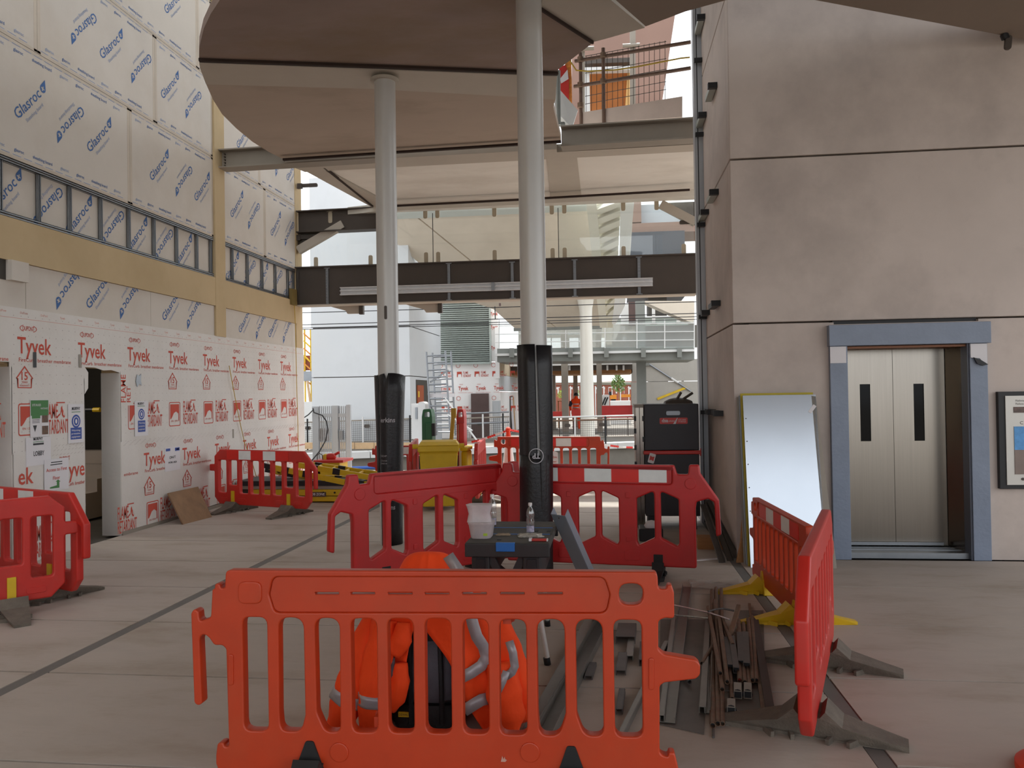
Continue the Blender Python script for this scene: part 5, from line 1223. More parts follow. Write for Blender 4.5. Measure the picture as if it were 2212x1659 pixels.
def off(u0, v0, u1, v1, h_, label, m, name='offcut'):
    a = onZ(u0, v1, 0); b = onZ(u1, v1, 0); c = onZ(u0, v0, 0)
    t = thing(name, label, 'offcut', ((a+b)/2), 'steel lying on the floor')
    chan(Vector(((a.x+b.x)/2, a.y, h_)), Vector(((a.x+b.x)/2+.02, c.y, h_)), abs(b.x-a.x), -h_+.004, .004, Vector((1, 0, 0)), Vector((0, 0, 1))).build('section', m, t)
off(1330, 1362, 1372, 1392, .05, 'dark box section offcut behind upper right slot', M_mill); off(1352, 1390, 1368, 1428, .03, 'narrow offcut standing left of bent clip, behind right slot', M_chan); off(1330, 1420, 1352, 1460, .03, 'dark offcut low in the rightmost slot', M_mill)
off(1380, 1400, 1392, 1440, .04, 'offcut partly hidden by the right post of orange barrier', M_mill); off(1262, 1440, 1280, 1470, .025, 'small dark offcut behind the slot left of rightmost', M_mill); off(1330, 1500, 1345, 1545, .03, 'flat offcut beside narrow channel near barrier foot', M_mill)
off(1405, 1283, 1425, 1290, .04, 'short tube piece seen through the barrier handle hole', M_mill)
# clear plastic scrap
cpz = onZ(1545, 1265, 0)
mb = MB(); n = 8; rr = random.Random(9)
vs = [Vector((cpz.x+(i/(n-1)-.5)*.42, cpz.y+(j/(n-1)-.5)*.30, .004+.03*rr.random())) for i in range(n) for j in range(n)]
fs = [(i*n+j, (i+1)*n+j, (i+1)*n+j+1, i*n+j+1) for i in range(n-1) for j in range(n-1)]
o = mb.add(vs, fs).build('polythene_scrap', mat('clear_polythene', 'cfcac4', .25, var=0, trans=.72), loc=cpz); tag(o, 'scrap of clear polythene on the floor behind the tubes', 'plastic')
so = o.modifiers.new('t', 'SOLIDIFY'); so.thickness = .002
# ================================================================== SITE CHEST AND CABINET
CY = 9.9
x0, x1 = onY(1393, 1000, CY).x, onY(1511, 1000, CY).x
M_chest = mat('charcoal_chest', '2f2d32', .5, .1, var=.08, scale=6)
ts = thing('tool_chest', 'tall charcoal steel site chest with red bar beside the tower', 'chest', ((x0+x1)/2, CY+.35, 0))
MB().box(x0, CY, .16, x1, CY+.65, .93).build('body', M_chest, ts, bevel=.008); MB().box(x0, CY-.005, .945, x1, CY+.65, 1.50).build('lid', M_chest, ts, bevel=.01)
MB().box(x0-.015, CY-.04, .90, x1+.02, CY+.0, .945).build('red_bar', M_redb, ts, bevel=.008); MB().prism([(0, 0), (.07, .0), (.02, .09), (0, .09)], (Vector((x1+.018, CY-.04, .88)), Vector((0, 1, 0)), Vector((0, 0, 1)), Vector((1, 0, 0))), .01).build('bar_bracket', M_redb, ts)
for x in (x0+.04, x1-.16):
    MB().box(x, CY+.03, .0, x+.12, CY+.6, .16).build('skid', M_black, ts)
for z in (1.05, 1.30): MB().box(x0-.02, CY+.01, z, x0, CY+.05, z+.06).build('hinge', M_black, ts)
fr = FW(CY-.005); a_, b_ = onY(1443, 894, CY), onY(1466, 884, CY)
MB().prism(rnd(rect(onY(1439, 894, CY).x, onY(1439, 897, CY).z, onY(1469, 894, CY).x, onY(1439, 888, CY).z), .02), fr, .008, z0=0).build('handle_recess', M_galv, ts)
q0, q1 = onY(1425, 916, CY), onY(1485, 902, CY)
MB().prism(rnd(rect(q0.x, q0.z, q1.x, q1.z), .012), fr, .003, z0=0).build('red_label', M_redb, ts)
L = MB(); L.text('dsa', FW(CY-.009), q0.x+.025, q0.z+.022, .042, .075, 0, .0, .02); L.text('solutions', FW(CY-.009), q0.x+.105, q0.z+.026, .022, .09, 0, 0); L.text('SITE SAFE', FW(CY-.009), q1.x-.11, q0.z+.04, .016, .09, 0, 0); L.text('STORAGE', FW(CY-.009), q1.x-.11, q0.z+.018, .016, .09, 0, 0)
L.prism([(q1.x-.17, q0.z), (q1.x-.14, q0.z), (q1.x-.115, q1.z), (q1.x-.12, q1.z)], FW(CY-.009), .0005); L.build('printed_lettering', M_paper, ts)
# red and white tag hanging at its left corner
tg = onY(1408, 990, CY-.05); t = thing('hanging_tag', 'white tag with red print hanging from chest corner', 'tag', tg)
frt = (tg, Vector((.96, 0, -.27)), Vector((.27, 0, .96)), Vector((0, -1, 0)))
MB().prism(rnd(rect(-.038, -.058, .038, .058), .012), frt, .003).build('card', M_paper, t); L = MB(); L.prism([(-.024, -.03), (.0, -.02), (.026, -.03), (.028, .028), (.0, .018), (-.026, .03)], frt, .001, z0=.0005); L.build('printed_mark', M_redb, t)
# tools on top
crumple_ = None
t = thing('cable_heap', 'grey heap of tools and cable on top of site chest', 'tools', (x0+.45, CY+.2, 1.50))
autosmooth(blob([(.17, 0), (.16, .03), (.10, .06), (.03, .075)], (x0+.42, CY+.25, 1.50), 1, .7, 18, .08, 3).build('cloth', M_steel, t), 60)
for a, b in (((x0+.40, CY+.2, 1.54), (x0+.46, CY+.2, 1.64)), ((x0+.46, CY+.2, 1.54), (x0+.60, CY+.22, 1.63))): MB().tube(a, b, .016, 8).build('tool_handle', M_steel, t)
cx0, cx1 = onY(1374, 1000, CY+.05).x, onY(1392, 1000, CY+.05).x
t = thing('steel_cabinet', 'narrow bare steel cabinet left of charcoal chest', 'cabinet', ((cx0+cx1)/2, CY+.3, 0))
MB().box(cx0, CY+.06, .05, cx1, CY+.6, 1.49).build('body', M_steel2, t); MB().box(cx0+.004, CY+.045, .06, (cx0+cx1)/2-.004, CY+.06, 1.46).build('door', M_ss, t); MB().box((cx0+cx1)/2+.004, CY+.045, .06, cx1-.004, CY+.06, 1.46).build('door', M_ss, t)
MB().box(cx0-.01, CY+.04, 1.46, cx1, CY+.6, 1.50).build('top', M_steel2, t); MB().box(cx0+.01, CY+.1, 0, cx1-.01, CY+.55, .05).build('plinth', M_black, t)
for z in (.55, .75, .95, 1.15, 1.30): MB().box(cx0-.018, CY+.03, z, cx0+.01, CY+.06, z+.06).build('latch', M_black, t)
# boxes and channels heaped between chest and tower
def lch(u0, v0, yb, u1, v1, yt, w_, label, m=M_mill):
    a = onZ(u0, v0, .0); b = onY(u1, v1, yt); d = (b-a).normalized(); s_ = d.cross(Vector((0, 1, 0))).normalized(); n = s_.cross(d)
    t = thing('leaning_channel', label, 'channel', a, 'channels leaning against the tower side'); chan(a, b, w_, .04, .004, s_, n if n.y < 0 else -n).build('channel', m, t)
lch(1560, 1216, 0, 1518, 1090, 9.2, .06, 'brown edged channel leaning at tower side, leftmost', M_mill); lch(1578, 1212, 0, 1530, 1085, 9.3, .06, 'grey channel leaning at tower side, second from left', M_steel); lch(1592, 1205, 0, 1530, 1080, 9.3, .05, 'dark channel leaning at tower side, rightmost', M_mill)
p = onZ(1535, 1187, 0); t = tag(MB().box(p.x-.13, p.y, 0, p.x+.13, p.y+.2, .12).build('wooden_block', M_wood, loc=p), 'brown timber block on the floor behind dark red barrier', 'block')
p = onZ(1525, 1208, 0); tag(MB().prism([(-.10, -.1), (.16, .02), (.18, .06), (-.09, -.03)], (p, Vector((1, 0, 0)), Vector((0, 1, 0)), Vector((0, 0, 1))), .006, z0=0).build('white_strip', M_paper, loc=p), 'white strip lying on floor by end of dark red barrier', 'strip')
p = onZ(1600, 1214, 0); a = onZ(1592, 1216, 0); b = onZ(1616, 1214, 0); fr = vframe((a.x, a.y), (b.x, b.y))
tag(MB().prism([(0, 0), (.11, 0), (.11, .46), (.07, .40), (.05, .2)], fr, .02).build('timber_offcut', M_wood, loc=a), 'pale torn timber offcut standing left of the leaning sheets', 'offcut')
tg = onZ(1405, 1170, 0); t = thing('crate', 'dark plastic crate with white bag on floor behind dark red barrier', 'crate', tg)
MB().box(tg.x-.12, tg.y, 0, tg.x+.14, tg.y+.3, .14).build('body', M_black, t, bevel=.01); autosmooth(blob([(.07, .14), (.08, .17), (.05, .21), (.01, .22)], (tg.x+.02, tg.y+.1, 0), 1, .8, 14, .08).build('white_bag', M_paper, t), 60)
# ================================================================== BEYOND THE HALL
def bpx(mb, u0, v0, u1, v1, y, dep=.1, mi=0):
    """upright box whose front face covers the sight lines (u0,v0)-(u1,v1) at distance y"""
    um, vm = (u0+u1)/2, (v0+v1)/2
    x0, x1 = onY(u0, vm, y).x, onY(u1, vm, y).x; z1, z0 = onY(um, v0, y).z, onY(um, v1, y).z
    return mb.box(x0, y, z0, x1, y+dep, z1, mi)
def gpx(mb, u0, v0, u1, y, dep=.1, z0=-.14):
    """upright box from a sight line down to the far platform"""
    v = v0; return mb.box(onY(u0, v, y).x, y, z0, onY(u1, v, y).x, y+dep, onY((u0+u1)/2, v, y).z)
M_fconc = mat('far_concrete', 'cbced1', .8, var=.05, scale=1, stain='bbbbb9', stain_amt=.4, stain_scale=.5)
M_fbeige = mat('far_beige_panel', 'd6cbbc', .75, var=.04, scale=.8, stain='b9aea0', stain_amt=.4, stain_scale=.6)
M_cop = mat('coping_white', 'd6d6d5', .6, var=.03); M_ball = mat('ballast', '6c655c', .95, var=.3, scale=9, bump=.4)
M_louv = mat('louvre_grey', 'a9b2ad', .5, .2, var=.05); M_dsteel = mat('bridge_steel', '7c7f7b', .5, .2, var=.06)
M_brown = mat('brown_door', '5d4a47', .7, var=.1); M_brick = mat('far_brick', '9a5a48', .85, var=.15, scale=3)
M_tanb = mat('tan_board', 'c9a983', .8, var=.12, scale=4)
gr = MB().box(-60, 17.6, -1.4, 60, 140, -1.1).build('ground', M_ball); struct(gr)
ne = MB().box(-14, 17.2, -1.1, 9, 17.6, -.02).build('trim_3', M_cop); struct(ne)
pa = onZ(560, 986, -.14); pb = onZ(1500, 952, -.14); pdir = (pb-pa).normalized(); pn = Vector((-pdir.y, pdir.x, 0))
plat = MB()
hf = (pa, pdir, pn, Vector((0, 0, 1)))
plat.prism([(-8, .08), (26, .08), (26, 70), (-8, 70)], hf, 1.0, z0=-1.0).build('platform', mat('platform_surface', '7d7870', .85, var=.1, scale=2))
platform = bpy.data.objects['platform']; struct(platform)
k = -2.
while k < 17:
    MB().prism(rect(k+.012, -.10, k+1.06, .5), hf, .20, z0=-.17).build('coping_stone', M_cop, platform); k += 1.072
MB().prism(rect(-8, .30, 26, .42), hf, .55, z0=-1.05).build('wall_foot', M_joint, platform)
for i, o_ in enumerate((-2.0, -3.5)):
    p = pa+pn*o_
    tag(MB().bar(p-pdir*6+Vector((0, 0, -.93-.14)), p+pdir*26+Vector((0, 0, -.93-.14)), .07, .16).build('rail', M_steel, loc=p), 'running rail in the track trench, %s' % ('nearer the far platform' if i == 0 else 'nearer the hall'), 'rail')
q = onZ(760, 1011, -.35); tag(MB().tube(onZ(640, 1014, -.35), onZ(840, 1009, -.35), .045, 8).build('blue_pipe', mat('blue_pipe', '3a5fae', .5, var=0), loc=q), 'blue pipe lying beyond the hall floor edge, left', 'pipe')
# far twin tower
tw = thing('concrete_tower', 'far white concrete lift tower on the opposite platform', 'tower', (-8.4, 27, -.1))
for z0, z1 in ((-.14, 2.30), (2.33, 4.0), (4.03, 5.65), (5.68, 7.3), (7.33, 9.2)):
    MB().box(-10.15, 27, z0, -6.69, 32.2, z1).build('precast_panel', M_fconc, tw)
MB().box(-10.10, 27.05, 0, -6.74, 32.1, 9).build('core', M_joint, tw)
X6 = -6.69
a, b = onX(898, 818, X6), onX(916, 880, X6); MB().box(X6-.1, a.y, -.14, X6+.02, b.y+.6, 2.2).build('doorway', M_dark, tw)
a, b = onX(899, 832, X6), onX(913, 880, X6); MB().box(X6, a.y, -.14, X6+.05, b.y, a.z).build('door', mat('orange_door', '9c4a20', .6, var=.1), tw)
a, b = onX(903, 845, X6+.05), onX(906, 858, X6+.05); MB().box(X6+.05, a.y, b.z, X6+.06, b.y, a.z).build('yellow_sign', M_yel, tw)
# white cabinets beside it
t = thing('white_cabinet', 'white rounded trackside cabinet between tower and scaffold tower', 'cabinet', onY(905, 945, 26))
bpx(MB(), 889, 872, 907, 948, 26.3, .5).build('side', M_cop, t); MB().prism(rnd(rect(onY(903, 900, 26).x, -.1, onY(919, 900, 26).x, onY(905, 868, 26).z), .18), FW(26), .5).build('rounded_front', M_cop, t); bpx(MB(), 897, 880, 902, 905, 26.2, .05).build('hinge_post', M_galv, t)
# mobile scaffold tower
st = thing('scaffold_tower', 'aluminium ladder frame scaffold tower on the far platform', 'scaffold', onY(945, 955, 25.6))
def rung_frame(uL, uR, vt, vb, y, lean_, n):
    a0, a1 = onY(uL, vt, y), onY(uL+lean_, vb, y); b0, b1 = onY(uR, vt-3, y), onY(uR+lean_, vb, y)
    for p, q in ((a0, a1), (b0, b1)): MB().tube(q, p, .032, 8).build('post', M_galv, st)
    for i in range(n):
        f = (i+.6)/n; MB().tube(a0.lerp(a1, f), b0.lerp(b1, f), .026, 8).build('rung', M_galv, st)
rung_frame(921, 962, 760, 930, 25.6, 10, 11); rung_frame(934, 974, 762, 940, 27.0, 10, 11)
for i, (u0, v0, u1, v1) in enumerate(((962, 860, 1035, 958), (967, 895, 1020, 930), (930, 825, 968, 800), (925, 850, 945, 935))): MB().tube(onY(u0, v0, 25.6), onY(u1, v1, 25.0 if i < 2 else 26.6), .028, 8).build('brace', M_cop if i < 2 else M_galv, st)
bpx(MB(), 926, 850, 968, 858, 25.7, 1.2).build('deck', M_paper, st)
for u in (928, 968): MB().tube(onY(u, 957, 25.6)-Vector((0, .05, 0)), onY(u, 957, 25.6)+Vector((0, .05, 0)), .07, 10).build('castor', M_black, st)
# louvre bank and membrane wall behind
lv = thing('louvre_bank', 'large grey louvre bank above the distant printed membrane wall', 'louvre', onY(1010, 783, 33))
a, b = onY(946, 650, 33), onY(1058, 783, 33)
n = 34
for i in range(n):
    z = b.z+(a.z+.3-b.z)*i/n; MB().prism([(0, 0), (.10, .07), (.10, .085), (0, .015)], (Vector((a.x, 33, z)), Vector((0, 1, 0)), Vector((0, 0, 1)), Vector((1, 0, 0))), b.x-a.x, z0=0).build('blade', M_louv, lv)
MB().box(a.x, 33.1, b.z, b.x, 33.14, a.z+.3).build('backing', M_dsteel, lv); MB().box(b.x, 32.95, b.z-.05, b.x+.06, 33.1, a.z+.3).build('frame_side', M_louv, lv); MB().box(a.x, 32.95, b.z-.06, b.x, 33.1, b.z).build('frame_sill', M_louv, lv)
mw = thing('membrane_wall', 'distant white wall printed in red below the louvre bank', 'wall', onY(1010, 900, 33.1))
a, b = onY(949, 783, 33.15), onY(1078, 960, 33.15)
xr_ = onY(1077, 800, 33.15).x; zt = onY(1066, 648, 33.15).z
M_fmem = mat('far_membrane', 'f5f3f2', .6, var=.02)
MB().box(-8, 33.15, -.14, xr_, 33.3, onY(1010, 783, 33).z).box(onY(1058, 700, 33.15).x, 33.15, 3, xr_, 33.3, zt).build('sheet', M_fmem, mw)
MB().box(xr_-.12, 33.05, 2.3, xr_+.05, 33.2, 4.4).build('loose_fold', M_fmem, mw)
L = MB(); FR = FW(33.14)
for k in range(-1, 5):
    x = onY(990, 835, 33.14).x+.74*k
    L.text('Tyvek', FR, x, 1.84, .15, .42, 0, .003, .02, 0); L.text('FireCurb breather membrane', FR, x, 1.72, .03, .6, 0, .003, 0, 0); L.text('DUPONT', FR, x+.05, 2.05, .04, .15, 0, .003, 0, 0)
    for z in (2.38, .95):
        L.prism([(x-.05, z), (x-.02, z), (x+.0, z+.12), (x+.12, z+.13), (x+.14, z), (x+.15, z), (x+.15, z+.22), (x-.05, z+.22)], FR, .002, z0=0); L.text('FLAME', FR, x+.22, z+.13, .10, .2, 0, .003, .01); L.text('RETARDANT', FR, x+.22, z, .10, .32, 0, .003, .01)
    n_ = 14
    for z in (2.85, 1.5): L.prism([(x+.0+.09*math.cos(2*PI*i/n_), z+.09*math.sin(2*PI*i/n_)) for i in range(n_)], FR, .002, holes=[[(x+.075*math.cos(2*PI*i/n_), z+.075*math.sin(2*PI*i/n_)) for i in range(n_)]], z0=0)
for z in (5.5, 4.9, 4.35, 3.5): L.text('Tyvek', FR, xr_-.30, z, .13, .30, 0, .003, .02)
L.build('printed_lettering', M_red, mw)
bpx(MB(), 1018, 850, 1056, 962, 33.0, .1).build('door_opening', M_brown, mw)
cab = thing('grey_cabinet', 'pale grey equipment cabinet at right end of the distant membrane wall', 'cabinet', onY(1071, 945, 31))
bpx(MB(), 1064, 866, 1079, 945, 31, .4).build('body', mat('pale_grey_cabinet', 'b4b8bc', .5, var=.03), cab); bpx(MB(), 1066, 872, 1077, 935, 30.97, .03).build('door', MATS['pale_grey_cabinet'], cab)
# boarded corridor wall running away to the right
cw = thing('corridor_wall', 'boarded wall receding behind the right column, with leaning planks', 'wall', (xr_+.1, 34, -.1))
pA = Vector((xr_+.05, 33.2, 0)); pB = onY(1130, 800, 44); pB.z = 0
frc = vframe(pA, pB); ln = (pB-pA).length
for i, (z0, z1, m_) in enumerate(((-.14, 1.75, M_fmem), (1.77, 2.45, M_fconc), (2.47, 3.1, mat('board_tan', 'c7b59a', .8, var=.08)))):
    for j in range(4): MB().prism(rect(ln*j/4+.01, z0, ln*(j+1)/4-.01, z1), frc, .1).build('board', m_, cw)
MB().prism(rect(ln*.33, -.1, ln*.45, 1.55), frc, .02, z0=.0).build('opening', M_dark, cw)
for x in (.36, .42): MB().bar(at(frc, ln*x, -.1, .12), at(frc, ln*(x+.01), 1.5, .03), .12, .05).build('plank', M_paper if x < .4 else M_tanb, cw)
# mesh barriers on the platform
def mesh_fence(u0, u1, v0t, v0b, v1t, v1b, y0, y1, label, posts, plq, name='mesh_barrier', rails=()):
    a_t, a_b = onY(u0, v0t, y0), onY(u0, v0b, y0); b_t, b_b = onY(u1, v1t, y1), onY(u1, v1b, y1)
    t = thing(name, label, 'fence', (a_b+b_b)/2); w_ = (b_t-a_t).length; nx = int(w_/.065); nz = max(3, int((a_t-a_b).length/.065)); mb = MB()
    for i in range(nx+1):
        f = i/nx; mb.bar(a_b.lerp(b_b, f), a_t.lerp(b_t, f), .007, .007, (0, 1, 0))
    for j in range(nz+1):
        f = j/nz; mb.bar(a_b.lerp(a_t, f), b_b.lerp(b_t, f), .007, .007, (0, 0, 1))
    o = mb.build('mesh_wires', M_steel, t, kind='stuff')
    MB().tube(a_t, b_t, .024, 8).build('top_rail', M_steel2, t); MB().tube(a_b, b_b, .02, 8).build('bottom_rail', M_steel2, t)
    for dz, m_ in rails: MB().tube(a_t+Vector((0, -.05, dz)), b_t+Vector((0, -.05, dz)), .028, 8).build('handrail', m_, t)
    for f in posts:
        p = a_b.lerp(b_b, f); MB().tube(Vector((p.x, p.y-.06, -.14)), Vector((p.x, p.y-.06, a_t.lerp(b_t, f).z+.12)), .03, 8).build('post', M_black if f in posts[::2] else M_cop, t)
    for f, g in plq:
        p = a_b.lerp(b_b, f).lerp(a_t.lerp(b_t, f), g); MB().prism(rnd(rect(-.10, -.06, .10, .06), .055), (p+Vector((0, -.03, 0)), Vector((1, 0, 0)), Vector((0, 0, 1)), Vector((0, -1, 0))), .02).build('plaque', M_steel, t)
    return t
mesh_fence(640, 900, 913, 958, 904, 950, 26.6, 27.0, 'black mesh barrier along the far platform, left part', (.1, .56, .95), ((.1, .72), (.59, .72)))
mesh_fence(975, 1100, 905, 950, 900, 945, 26.4, 26.9, 'mesh barrier on the far platform between columns', (.25, .55, .9), ((.5, .7),), rails=((.16, M_galv), (-.18, M_galv)))
mesh_fence(1180, 1385, 910, 946, 905, 942, 27.6, 28.6, 'mesh barrier on the far platform right of the right column', (.05, .3, .62, .95), ((.22, .72), (.58, .72), (.95, .75)), rails=((.13, M_cop), (.01, M_rust)))
t = thing('tan_boards', 'tan boards standing along the foot of the far mesh barrier', 'board', onY(780, 968, 26.5))
for u in range(640, 880, 42): bpx(MB(), u+.6, 956, u+41.4, 970, 26.4, .05).build('board', M_tanb, t)
# overhead line
for i, (v0, v1, y, l_) in enumerate(((676, 652, 22, 'overhead wire just below the dark beam'), (702, 677, 22, 'overhead wire across the white far tower'), (709, 684, 24, 'overhead wire, lowest over the far tower'), (712, 690, 26, 'thin overhead wire in front of the glass balustrade'))):
    a, b = onY(640, v0, y), onY(1500, v1, y); a2 = a+(a-b)*.4; b2 = b+(b-a)*.4
    t = thing('overhead_wire', l_, 'wire', a); MB().tube(a2, b2, .012, 6).build('wire', M_black, t)
    for e in (a2, b2): MB().tube((e.x, e.y, -1.1), (e.x, e.y, e.z+.1), .09, 8).build('end_post', M_galv, t)
t = thing('insulator_hanger', 'small dark insulator hanging on the overhead wires by right column', 'insulator', onY(1070, 690, 22)); MB().tube(onY(1069, 662, 22), onY(1070, 690, 22), .015, 6).build('rod', M_black, t); MB().tube(onY(1080, 655, 22), onY(1080, 661, 22), .03, 8).build('insulator', M_brown, t)
# the large sloping soffit over the far stair
p1, p2, p3 = onY(1075, 709, 31), onY(1262, 704, 31), onY(1000, 440, 25.5); nn = (p2-p1).cross(p3-p1).normalized()
if nn.y > 0: nn = -nn
def onS(u, v): return onPlane(u, v, p1, nn)
sa = (p2-p1).normalized(); sb = nn.cross(sa); sfr = (p1, sa, sb, nn)
so_ = thing('sloping_soffit', 'huge pale sloping soffit of the far canopy seen through the glazing', 'soffit', p1)
S2 = lambda *pts: [((onS(u, v)-p1).dot(sa), (onS(u, v)-p1).dot(sb)) for u, v in pts]
MB().prism(S2((790, 400), (812, 487), (888, 553), (985, 640), (1066, 668), (1112, 709), (1200, 708), (1010, 560), (900, 470), (840, 400)), sfr, .3).build('panel', M_fbeige, so_)
MB().prism(S2((842, 398), (902, 468), (1012, 558), (1202, 707), (1262, 704), (1300, 704), (1290, 560), (1272, 440), (1268, 395)), sfr, .3).build('panel', M_fbeige, so_)
MB().bar(onS(1110, 712), onS(1300, 707), .15, .12).build('edge_beam', M_dsteel, so_)
MB().prism(S2((800, 475), (1268, 455), (1268, 425), (800, 430)), (p1+nn*.02, sa, sb, nn), .3).build('fascia', mat('fascia_grey', 'b8bdb8', .6, var=.03), so_)
# ribbed stair soffit
rb = thing('ribbed_stair', 'cream ribbed underside of the far stair, right of centre glazing', 'stairs', onY(1310, 700, 24)); M_cream = mat('cream_steel', 'd8d4c4', .6, var=.03)
yA, yB = 24, 26.5
def onR(u, v): return onY(u, v, 24+(v-440)/265*2.5)
def quad_slab(pts, th, name, m, par):
    P = [onR(*p) for p in pts]; n = (P[1]-P[0]).cross(P[2]-P[0]).normalized()
    if n.y > 0: n = -n
    k = len(P); vs = P+[p-n*th for p in P]; fs = [tuple(range(k)), tuple(range(2*k-1, k-1, -1))]+[(i, k+i, k+(i+1) % k, (i+1) % k) for i in range(k)]
    return MB().add(vs, fs).build(name, m, par)
quad_slab([(1266, 436), (1288, 436), (1312, 708), (1296, 708)], .15, 'stringer', M_cream, rb)
quad_slab([(1340, 436), (1370, 436), (1366, 480), (1362, 545), (1350, 660), (1330, 700), (1322, 700), (1338, 560)], .15, 'stringer', mat('white_steel', 'dfe0dc', .6, var=.02), rb)
quad_slab([(1287, 432), (1342, 432), (1324, 706), (1310, 706)], .05, 'backing', M_cream, rb).location.y = .35
v = 440
while v < 690:
    h_ = 14
    quad_slab([(1287+(v-440)*.09, v+14), (1341-(v-440)*.05, v-6), (1341-(v-440)*.05, v+6), (1287+(v-440)*.09, v+26)], .25, 'rib', M_cream, rb); v += 21
# bridge deck, balustrade and columns
fb_ = thing('footbridge', 'grey steel footbridge deck with glass balustrade beyond the tracks', 'bridge', onY(1300, 778, 32))
a, b = onY(1070, 766, 32), onY(1520, 749, 32); a2, b2 = onY(1070, 783, 32), onY(1520, 776, 32)
def slab4(u0, v0, u1, v1, u1b, v1b, u0b, v0b, y, dep, name, m, par):
    P = [onY(u0b, v0b, y), onY(u1b, v1b, y), onY(u1, v1, y), onY(u0, v0, y)]; vs = P+[p+Vector((0, dep, 0)) for p in P]
    return MB().add(vs, [(0, 1, 2, 3), (7, 6, 5, 4), (0, 4, 5, 1), (1, 5, 6, 2), (2, 6, 7, 3), (3, 7, 4, 0)]).build(name, m, par)
slab4(1074, 753, 1500, 748, 1500, 777, 1074, 782, 32, 3, 'deck_girder', M_dsteel, fb_)
slab4(1070, 764, 1500, 754, 1500, 759, 1070, 769, 31.8, .2, 'white_edge_rail', M_cop, fb_)
for u in (1105, 1232, 1310, 1390, 1468): slab4(u-5, 752, u+5, 752, u+5, 772, u-5, 772, 31.7, .3, 'cleat', M_dsteel, fb_)
us = [1078, 1150, 1222, 1307, 1376, 1436, 1500]
for i in range(len(us)-1): slab4(us[i]+.5, 697, us[i+1]-.5, 693, us[i+1]-.5, 750, us[i]+.5, 752, 31.9, .02, 'glass_panel', M_glassd, fb_)
for u in us: slab4(u-1, 690, u+1, 690, u+1, 752, u-1, 752, 31.85, .08, 'baluster', M_cop, fb_)
for v in (700, 718, 736): MB().tube(onY(1070, v+4, 31.86), onY(1500, v-2, 31.86), .018, 6).build('rail_wire', M_cop, fb_)
for i, (u0, u1, vt, vb, y, l_, m_) in enumerate(((1214, 1225, 700, 905, 36, 'grey steel column under the bridge, left of the white column', M_steel2), (1290, 1298, 690, 900, 36, 'grey steel column right of the white column', M_steel2), (1377, 1393, 650, 900, 33.5, 'dark steel column through the footbridge, beside concrete wall', M_dsteel), (1239, 1247, 785, 880, 42.5, 'slim steel post behind the far worker', M_steel2), (1186, 1199, 795, 878, 40, 'grey post with dark side near right wrapped column', M_steel2), (1409, 1415, 655, 690, 36, 'pale post above the far bridge, right', M_cop), (1463, 1469, 655, 750, 36, 'pale post above the far bridge, rightmost', M_cop))):
    a, b = onY(u0, vb, y), onY(u1, vt, y); t = thing('steel_column', l_, 'column', ((a.x+b.x)/2, y, -.14))
    MB().box(a.x, y, -.14 if i < 5 else 4.6, b.x, y+(b.x-a.x), b.z).build('shaft', m_, t); MB().box(a.x-.08, y-.06, -.14 if i < 5 else 4.6, b.x+.08, y+(b.x-a.x)+.06, -.08 if i < 5 else 4.66).build('base_plate', M_dsteel, t)
wc = thing('white_column', 'tall white round column with flared head on the far platform', 'column', onY(1270, 945, 29.5)); cc = onY(1269, 900, 29.7)
rr_ = (onY(1284, 850, 29.5).x-onY(1254, 850, 29.5).x)/2
autosmooth(MB().lathe([(rr_*1.05, -.14), (rr_, 1), (rr_*.88, 4.3), (rr_*.95, 4.7), (rr_*1.3, 5.1), (rr_*1.9, 5.5)], (cc.x, 29.7, 0), 28).build('shaft', mat('white_column_paint', 'dcd9d0', .4, .1, var=.02), wc), 50)
MB().tube((cc.x, 29.7, 5.5), (cc.x, 29.7, 5.6), rr_*2, 24).build('head_plate', M_cop, wc)
# concrete wall at right, room below bridge
t = thing('concrete_wall', 'grey concrete wall on the far side behind the site chest', 'wall', onY(1430, 880, 38))
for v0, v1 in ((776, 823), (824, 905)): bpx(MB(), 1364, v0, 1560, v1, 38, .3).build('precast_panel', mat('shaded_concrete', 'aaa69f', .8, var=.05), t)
t = thing('tie_rod', 'pale diagonal tie rod in front of the far concrete wall', 'tie rod', onY(1400, 785, 36)); MB().tube(onY(1400, 785, 37.96), onY(1492, 845, 37.96), .035, 6).build('rod', M_galv, t); MB().tube(onY(1450, 817, 37.95), onY(1465, 827, 37.95), .05, 8).build('turnbuckle', M_cop, t); bpx(MB(), 1392, 778, 1403, 790, 37.9, .1).build('cleat', M_dsteel, t)
t = thing('yellow_strip', 'yellow sloping strip on the far concrete wall', 'strip', onY(1450, 850, 37.9)); MB().bar(onY(1420, 862, 37.97), onY(1483, 837, 37.97), .05, .10).build('strip', M_yel, t)
t = thing('canopy_ceiling', 'low ply and steel canopy roof beneath the footbridge', 'canopy', onY(1270, 790, 38))
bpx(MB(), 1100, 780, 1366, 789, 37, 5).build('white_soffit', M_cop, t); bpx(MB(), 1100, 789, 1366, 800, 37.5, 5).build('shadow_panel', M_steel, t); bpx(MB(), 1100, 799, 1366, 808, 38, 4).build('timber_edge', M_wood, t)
for u in (1228, 1262, 1310, 1330, 1345): bpx(MB(), u, 789, u+4, 800, 37.3, .2).build('rib', M_cop, t)
t = thing('upper_windows', 'row of pale clerestory windows above the footbridge, right of wrapped column', 'windows', onY(1240, 755, 44))
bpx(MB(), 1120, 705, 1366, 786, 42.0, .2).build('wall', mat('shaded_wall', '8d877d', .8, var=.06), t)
for u0, u1 in ((1179, 1190), (1192, 1220), (1230, 1250), (1252, 1256), (1298, 1316), (1320, 1338)): bpx(MB(), u0, 730, u1, 752, 41.95, .05).build('pane', M_cop, t)
